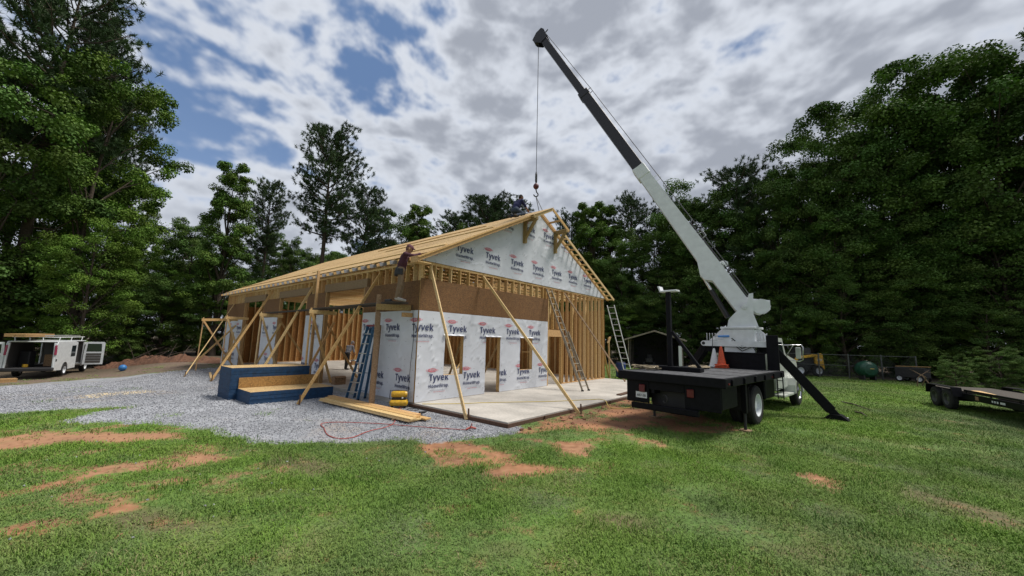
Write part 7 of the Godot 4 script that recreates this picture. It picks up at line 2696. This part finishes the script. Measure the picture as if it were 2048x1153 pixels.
# ---------------------------------------------------------------- people: one smooth skin over a posed skeleton
class Flesh:
	var bones := []   # [a, b, ra, rb, colour]
	func bone(a: Vector3, b: Vector3, ra: float, rb: float, c: Color) -> void:
		bones.append([a, b, ra, rb, c])
	static func dist(p: Vector3, q: Array) -> float:
		var a: Vector3 = q[0]
		var ab: Vector3 = q[1] - a
		var l := ab.length_squared()
		var t := clampf((p - a).dot(ab) / l, 0.0, 1.0) if l > 1e-9 else 0.0
		return p.distance_to(a + ab * t) - lerpf(q[2], q[3], t)
	func mesh_into(b: MB, cell: float, k: float) -> void:
		var lo := Vector3(1e9, 1e9, 1e9)
		var hi := -lo
		for q in bones:
			var r := Vector3.ONE * (maxf(q[2], q[3]) + cell * 2.5)
			lo = lo.min(q[0] - r).min(q[1] - r)
			hi = hi.max(q[0] + r).max(q[1] + r)
		var n := Vector3i(((hi - lo) / cell).ceil()) + Vector3i.ONE
		var field := PackedFloat32Array()
		field.resize(n.x * n.y * n.z)
		field.fill(1.0)
		var first := PackedByteArray()
		first.resize(field.size())
		for q in bones:
			var r := Vector3.ONE * (maxf(q[2], q[3]) + cell * 2.5 + k)
			var a := Vector3i(((q[0].min(q[1]) - r - lo) / cell).floor()).clamp(Vector3i.ZERO, n - Vector3i.ONE)
			var c := Vector3i(((q[0].max(q[1]) + r - lo) / cell).ceil()).clamp(Vector3i.ZERO, n - Vector3i.ONE)
			for z in range(a.z, c.z + 1):
				for y in range(a.y, c.y + 1):
					var row := (z * n.y + y) * n.x
					for x in range(a.x, c.x + 1):
						var d := dist(lo + Vector3(x, y, z) * cell, q)
						var i := row + x
						var o := field[i]
						if first[i] == 0:
							first[i] = 1
							field[i] = minf(d, 1.0)
						else:
							var h := maxf(k - absf(d - o), 0.0) / k
							field[i] = minf(d, o) - h * h * k * 0.25
		var at := {}
		for z in n.z - 1:
			for y in n.y - 1:
				for x in n.x - 1:
					var i := (z * n.y + y) * n.x + x
					var f0 := field[i]
					if f0 > cell * 3.0:
						continue
					var corner := [f0, field[i + 1], field[i + n.x], field[i + n.x + 1], field[i + n.x * n.y], field[i + n.x * n.y + 1], field[i + n.x * n.y + n.x], field[i + n.x * n.y + n.x + 1]]
					var neg := 0
					for c in corner:
						if c < 0.0:
							neg += 1
					if neg == 0 or neg == 8:
						continue
					var sum := Vector3.ZERO
					var cnt := 0
					for e in [[0, 1], [2, 3], [4, 5], [6, 7], [0, 2], [1, 3], [4, 6], [5, 7], [0, 4], [1, 5], [2, 6], [3, 7]]:
						var fa: float = corner[e[0]]
						var fb: float = corner[e[1]]
						if (fa < 0.0) != (fb < 0.0):
							var t := fa / (fa - fb)
							var pa := Vector3(e[0] & 1, (e[0] >> 1) & 1, (e[0] >> 2) & 1)
							var pb := Vector3(e[1] & 1, (e[1] >> 1) & 1, (e[1] >> 2) & 1)
							sum += pa.lerp(pb, t)
							cnt += 1
					at[i] = lo + (Vector3(x, y, z) + sum / cnt) * cell
		var g := func(p: Vector3) -> float:
			var best := 1e9
			for q in bones:
				var d := dist(p, q)
				if best > 1e8:
					best = d
				else:
					var h := maxf(k - absf(d - best), 0.0) / k
					best = minf(d, best) - h * h * k * 0.25
			return best
		var nrm := {}
		var col := {}
		for i in at:
			var p: Vector3 = at[i]
			var e := cell * 0.5
			var f0: float = g.call(p)
			nrm[i] = Vector3(g.call(p + Vector3(e, 0, 0)) - f0, g.call(p + Vector3(0, e, 0)) - f0, g.call(p + Vector3(0, 0, e)) - f0).normalized()
			var best := 1e9
			for q in bones:
				var d := dist(p, q)
				if d < best:
					best = d
					col[i] = q[4]
		var step := [1, n.x, n.x * n.y]
		for i in at:
			for ax in 3:
				var j: int = i + step[ax]
				if j >= field.size() or (field[i] < 0.0) == (field[j] < 0.0):
					continue
				var s1: int = step[(ax + 1) % 3]
				var s2: int = step[(ax + 2) % 3]
				var quad := [i, i - s1, i - s1 - s2, i - s2]
				var ok := true
				for c in quad:
					if not at.has(c):
						ok = false
				if not ok:
					continue
				for tri in [[0, 1, 2], [0, 2, 3]]:
					var a: int = quad[tri[0]]
					var c2: int = quad[tri[1]]
					var d2: int = quad[tri[2]]
					b.tint = col[a]
					b.tri_n(at[a], at[c2], at[d2], nrm[a], nrm[c2], nrm[d2])

func hand(b: MB, wrist: Vector3, dir: Vector3, palm: Vector3, thumb_side: float, skin: Color, curl := 0.6) -> void:
	var d := dir.normalized()
	var up := (palm - d * palm.dot(d)).normalized()     # the side the palm faces
	var s := d.cross(up).normalized() * thumb_side
	var h := Flesh.new()
	var c := wrist + d * 0.045
	for k in 3:
		h.bone(wrist + s * (k - 1) * 0.016, c + d * 0.04 + s * (k - 1) * 0.026, 0.018, 0.014, skin)
	var lens := [0.072, 0.08, 0.074, 0.058]
	for k in 4:
		var o: Vector3 = c + d * 0.045 + s * (0.033 - k * 0.022)
		var l: float = lens[k]
		var m := o + (d + up * curl * 0.5).normalized() * l * 0.5
		var e := m + (d * (1.0 - curl * 0.6) + up * curl).normalized() * l * 0.5
		h.bone(o - d * 0.02, m, 0.0095, 0.0088, skin)
		h.bone(m, e, 0.0088, 0.0075, skin)
	var tb := wrist + d * 0.02 + s * 0.03
	var tm := tb + (d * 0.6 + s * 0.75 + up * 0.3).normalized() * 0.036
	h.bone(tb, tm, 0.013, 0.0105, skin)
	h.bone(tm, tm + (d + s * 0.15 + up * 0.4).normalized() * 0.034, 0.0105, 0.0085, skin)
	h.mesh_into(b, 0.006, 0.008)

func head(b: MB, c: Vector3, look: Vector3, upv: Vector3, skin: Color, hair: Color, cap: bool) -> void:
	var f := look.normalized()
	var u := (upv - f * upv.dot(f)).normalized()
	var s := f.cross(u)
	var h := Flesh.new()
	h.bone(c + u * 0.045 - f * 0.02, c + u * 0.035 + f * 0.015, 0.088, 0.082, skin)
	h.bone(c - u * 0.04 + f * 0.03, c - u * 0.075 + f * 0.045, 0.062, 0.042, skin)
	h.bone(c + u * 0.01 + f * 0.09, c - u * 0.02 + f * 0.112, 0.012, 0.016, skin)
	for k in [-1.0, 1.0]:
		h.bone(c + s * 0.085 * k - f * 0.01, c + s * 0.09 * k - u * 0.03, 0.018, 0.013, skin)
		h.bone(c + s * 0.034 * k + f * 0.086 + u * 0.02, c + s * 0.034 * k + f * 0.088 + u * 0.02, 0.012, 0.012, Color(0.03, 0.025, 0.02))
	h.bone(c - u * 0.052 + f * 0.088 - s * 0.018, c - u * 0.052 + f * 0.088 + s * 0.018, 0.009, 0.009, skin * 0.6)
	h.bone(c + u * 0.065 - f * 0.03, c + u * 0.06 + f * 0.03, 0.09, 0.08, hair)
	h.bone(c + u * 0.0 - f * 0.06, c - u * 0.045 - f * 0.055, 0.06, 0.045, hair)
	if cap:
		h.bone(c + u * 0.06 + f * 0.08 - s * 0.04, c + u * 0.055 + f * 0.15, 0.016, 0.012, hair)
		h.bone(c + u * 0.06 + f * 0.08 + s * 0.04, c + u * 0.055 + f * 0.15, 0.016, 0.012, hair)
	h.mesh_into(b, 0.010, 0.02)

# pose: joints in local metres
func person(label: String, at: Vector3, turn: float, j: Dictionary, top: Color, legs: Color, shoe: Color, skin: Color, hair: Color, long_sleeve := true, cap := false, grip := 0.6) -> Node3D:
	var b := MB.new()
	b.uses_color = true
	var s := Flesh.new()
	var pel: Vector3 = j.pelvis
	var ch: Vector3 = j.chest
	var side: Vector3 = (j.sr - j.sl).normalized()
	s.bone(pel - side * 0.075, pel + side * 0.075, 0.125, 0.125, legs)
	s.bone(pel.lerp(ch, 0.25), pel.lerp(ch, 0.55), 0.135, 0.14, top)
	s.bone(pel.lerp(ch, 0.6) - side * 0.05, ch - side * 0.075, 0.125, 0.115, top)
	s.bone(pel.lerp(ch, 0.6) + side * 0.05, ch + side * 0.075, 0.125, 0.115, top)
	s.bone(ch, j.sl, 0.09, 0.066, top)
	s.bone(ch, j.sr, 0.09, 0.066, top)
	s.bone(ch, j.neck, 0.075, 0.054, top)
	s.bone(j.neck, j.head, 0.052, 0.055, skin)
	for e in ["l", "r"]:
		var sh: Vector3 = j["s" + e]
		var el: Vector3 = j["e" + e]
		var wr: Vector3 = j["w" + e]
		s.bone(sh, el, 0.062, 0.047, top)
		if long_sleeve:
			s.bone(el, el.lerp(wr, 0.9), 0.046, 0.036, top)
			s.bone(el.lerp(wr, 0.85), wr, 0.03, 0.026, skin)
		else:
			s.bone(sh.lerp(el, 0.7), el, 0.044, 0.042, skin)
			s.bone(el, wr, 0.042, 0.027, skin)
		var hp: Vector3 = j["h" + e]
		var kn: Vector3 = j["k" + e]
		var an: Vector3 = j["a" + e]
		var to: Vector3 = j["t" + e]
		s.bone(hp, kn, 0.096, 0.068, legs)
		s.bone(kn, kn.lerp(an, 0.35), 0.066, 0.066, legs)
		s.bone(kn.lerp(an, 0.35), an, 0.066, 0.05, legs)
		s.bone(an + Vector3(0, -0.03, 0), to, 0.05, 0.042, shoe)
	s.mesh_into(b, 0.022, 0.035)
	var fwd: Vector3 = j.look
	head(b, j.head + (j.head - j.neck).normalized() * 0.07, fwd, j.head - j.neck, skin, hair, cap)
	hand(b, j.wl, j.wl - j.el, j.get("pl", Vector3.DOWN), 1.0, skin, grip)
	hand(b, j.wr, j.wr - j.er, j.get("pr", Vector3.DOWN), -1.0, skin, grip)
	var o := part(numbered("person"), b.mesh(), M.body, self, Transform3D(Basis(Vector3.UP, turn), at))
	tag(o, label, "person")
	return o

func build_people() -> void:
	var V := func(x, y, z): return Vector3(x, y, z)
	# on the scaffold: faces the wall corner (+x local forward), arms up at the rake
	var j := {"pelvis": V.call(-0.02, 0.93, 0), "chest": V.call(0.05, 1.33, 0), "neck": V.call(0.11, 1.49, 0), "head": V.call(0.16, 1.56, 0), "look": Vector3(0.95, -0.35, 0.1),
		"sl": V.call(0.07, 1.42, -0.19), "sr": V.call(0.07, 1.42, 0.19), "el": V.call(0.28, 1.36, -0.24), "er": V.call(0.3, 1.38, 0.24), "wl": V.call(0.50, 1.50, -0.14), "wr": V.call(0.53, 1.48, 0.14),
		"hl": V.call(-0.02, 0.9, -0.09), "hr": V.call(-0.02, 0.9, 0.09), "kl": V.call(0.05, 0.5, -0.1), "kr": V.call(-0.02, 0.5, 0.13), "al": V.call(0.0, 0.1, -0.1), "ar": V.call(-0.1, 0.1, 0.14), "tl": V.call(0.16, 0.042, -0.11), "tr": V.call(0.06, 0.042, 0.17)}
	var o := person("worker in a maroon shirt and tan trousers standing on the corner scaffold plank", Vector3(-0.52, 2.985, -0.28), -0.55, j, Color(0.055, 0.012, 0.024), Color(0.17, 0.115, 0.07), Color(0.32, 0.30, 0.28), Color(0.32, 0.17, 0.1), Color(0.10, 0.03, 0.045), true, true)
	var b := MB.new()
	b.lathe([Vector2(0.145, -0.05), Vector2(0.152, 0.0), Vector2(0.145, 0.05)], Transform3D(Basis(), Vector3(-0.02, 0.98, 0)), 16)
	for q in [[0.0, 0.17], [-0.12, -0.14], [-0.1, 0.16]]:
		b.box(Vector3(0.12, 0.2, 0.07), Transform3D(Basis(), Vector3(q[0] - 0.02, 0.88, q[1])), 0.02)
	part("tool_belt", b.mesh(), M.black_paint, o)
	# kneeling on the roof by the peak
	j = {"pelvis": V.call(-0.08, 0.30, 0), "chest": V.call(0.10, 0.66, 0), "neck": V.call(0.18, 0.80, 0), "head": V.call(0.22, 0.86, 0), "look": Vector3(0.85, -0.5, 0),
		"sl": V.call(0.13, 0.73, -0.19), "sr": V.call(0.13, 0.73, 0.19), "el": V.call(0.30, 0.52, -0.22), "er": V.call(0.34, 0.54, 0.2), "wl": V.call(0.52, 0.42, -0.16), "wr": V.call(0.58, 0.46, 0.12),
		"hl": V.call(-0.08, 0.28, -0.1), "hr": V.call(-0.08, 0.28, 0.1), "kl": V.call(0.26, 0.2, -0.16), "kr": V.call(0.3, 0.22, 0.16), "al": V.call(-0.14, 0.06, -0.15), "ar": V.call(-0.12, 0.06, 0.15), "tl": V.call(-0.3, 0.02, -0.16), "tr": V.call(-0.28, 0.02, 0.16)}
	o = person("roofer in a dark blue shirt kneeling on the roof beside the peak", Vector3(4.66, 6.93, -0.12), -0.05, j, Color(0.012, 0.018, 0.075), Color(0.03, 0.045, 0.075), Color(0.05, 0.04, 0.035), Color(0.2, 0.1, 0.06), Color(0.02, 0.014, 0.01), false)
	# grey shirt, bending over inside the middle bay
	j = {"pelvis": V.call(-0.02, 0.88, 0), "chest": V.call(0.18, 1.24, 0), "neck": V.call(0.26, 1.37, 0), "head": V.call(0.32, 1.43, 0), "look": Vector3(0.8, -0.6, 0),
		"sl": V.call(0.2, 1.31, -0.19), "sr": V.call(0.2, 1.31, 0.19), "el": V.call(0.24, 1.04, -0.24), "er": V.call(0.26, 1.03, 0.24), "wl": V.call(0.42, 0.92, -0.16), "wr": V.call(0.44, 0.9, 0.14),
		"hl": V.call(-0.02, 0.85, -0.09), "hr": V.call(-0.02, 0.85, 0.09), "kl": V.call(0.1, 0.47, -0.1), "kr": V.call(-0.04, 0.47, 0.12), "al": V.call(0.05, 0.09, -0.1), "ar": V.call(-0.16, 0.09, 0.13), "tl": V.call(0.2, 0.042, -0.11), "tr": V.call(0.0, 0.042, 0.16)}
	o = person("worker in a grey shirt and black trousers bending inside the middle bay", Vector3(3.95, 0.0, -11.9), 0.4, j, Color(0.2, 0.21, 0.24), Color(0.012, 0.012, 0.014), Color(0.02, 0.02, 0.02), Color(0.3, 0.16, 0.1), Color(0.2, 0.21, 0.23), false, true)
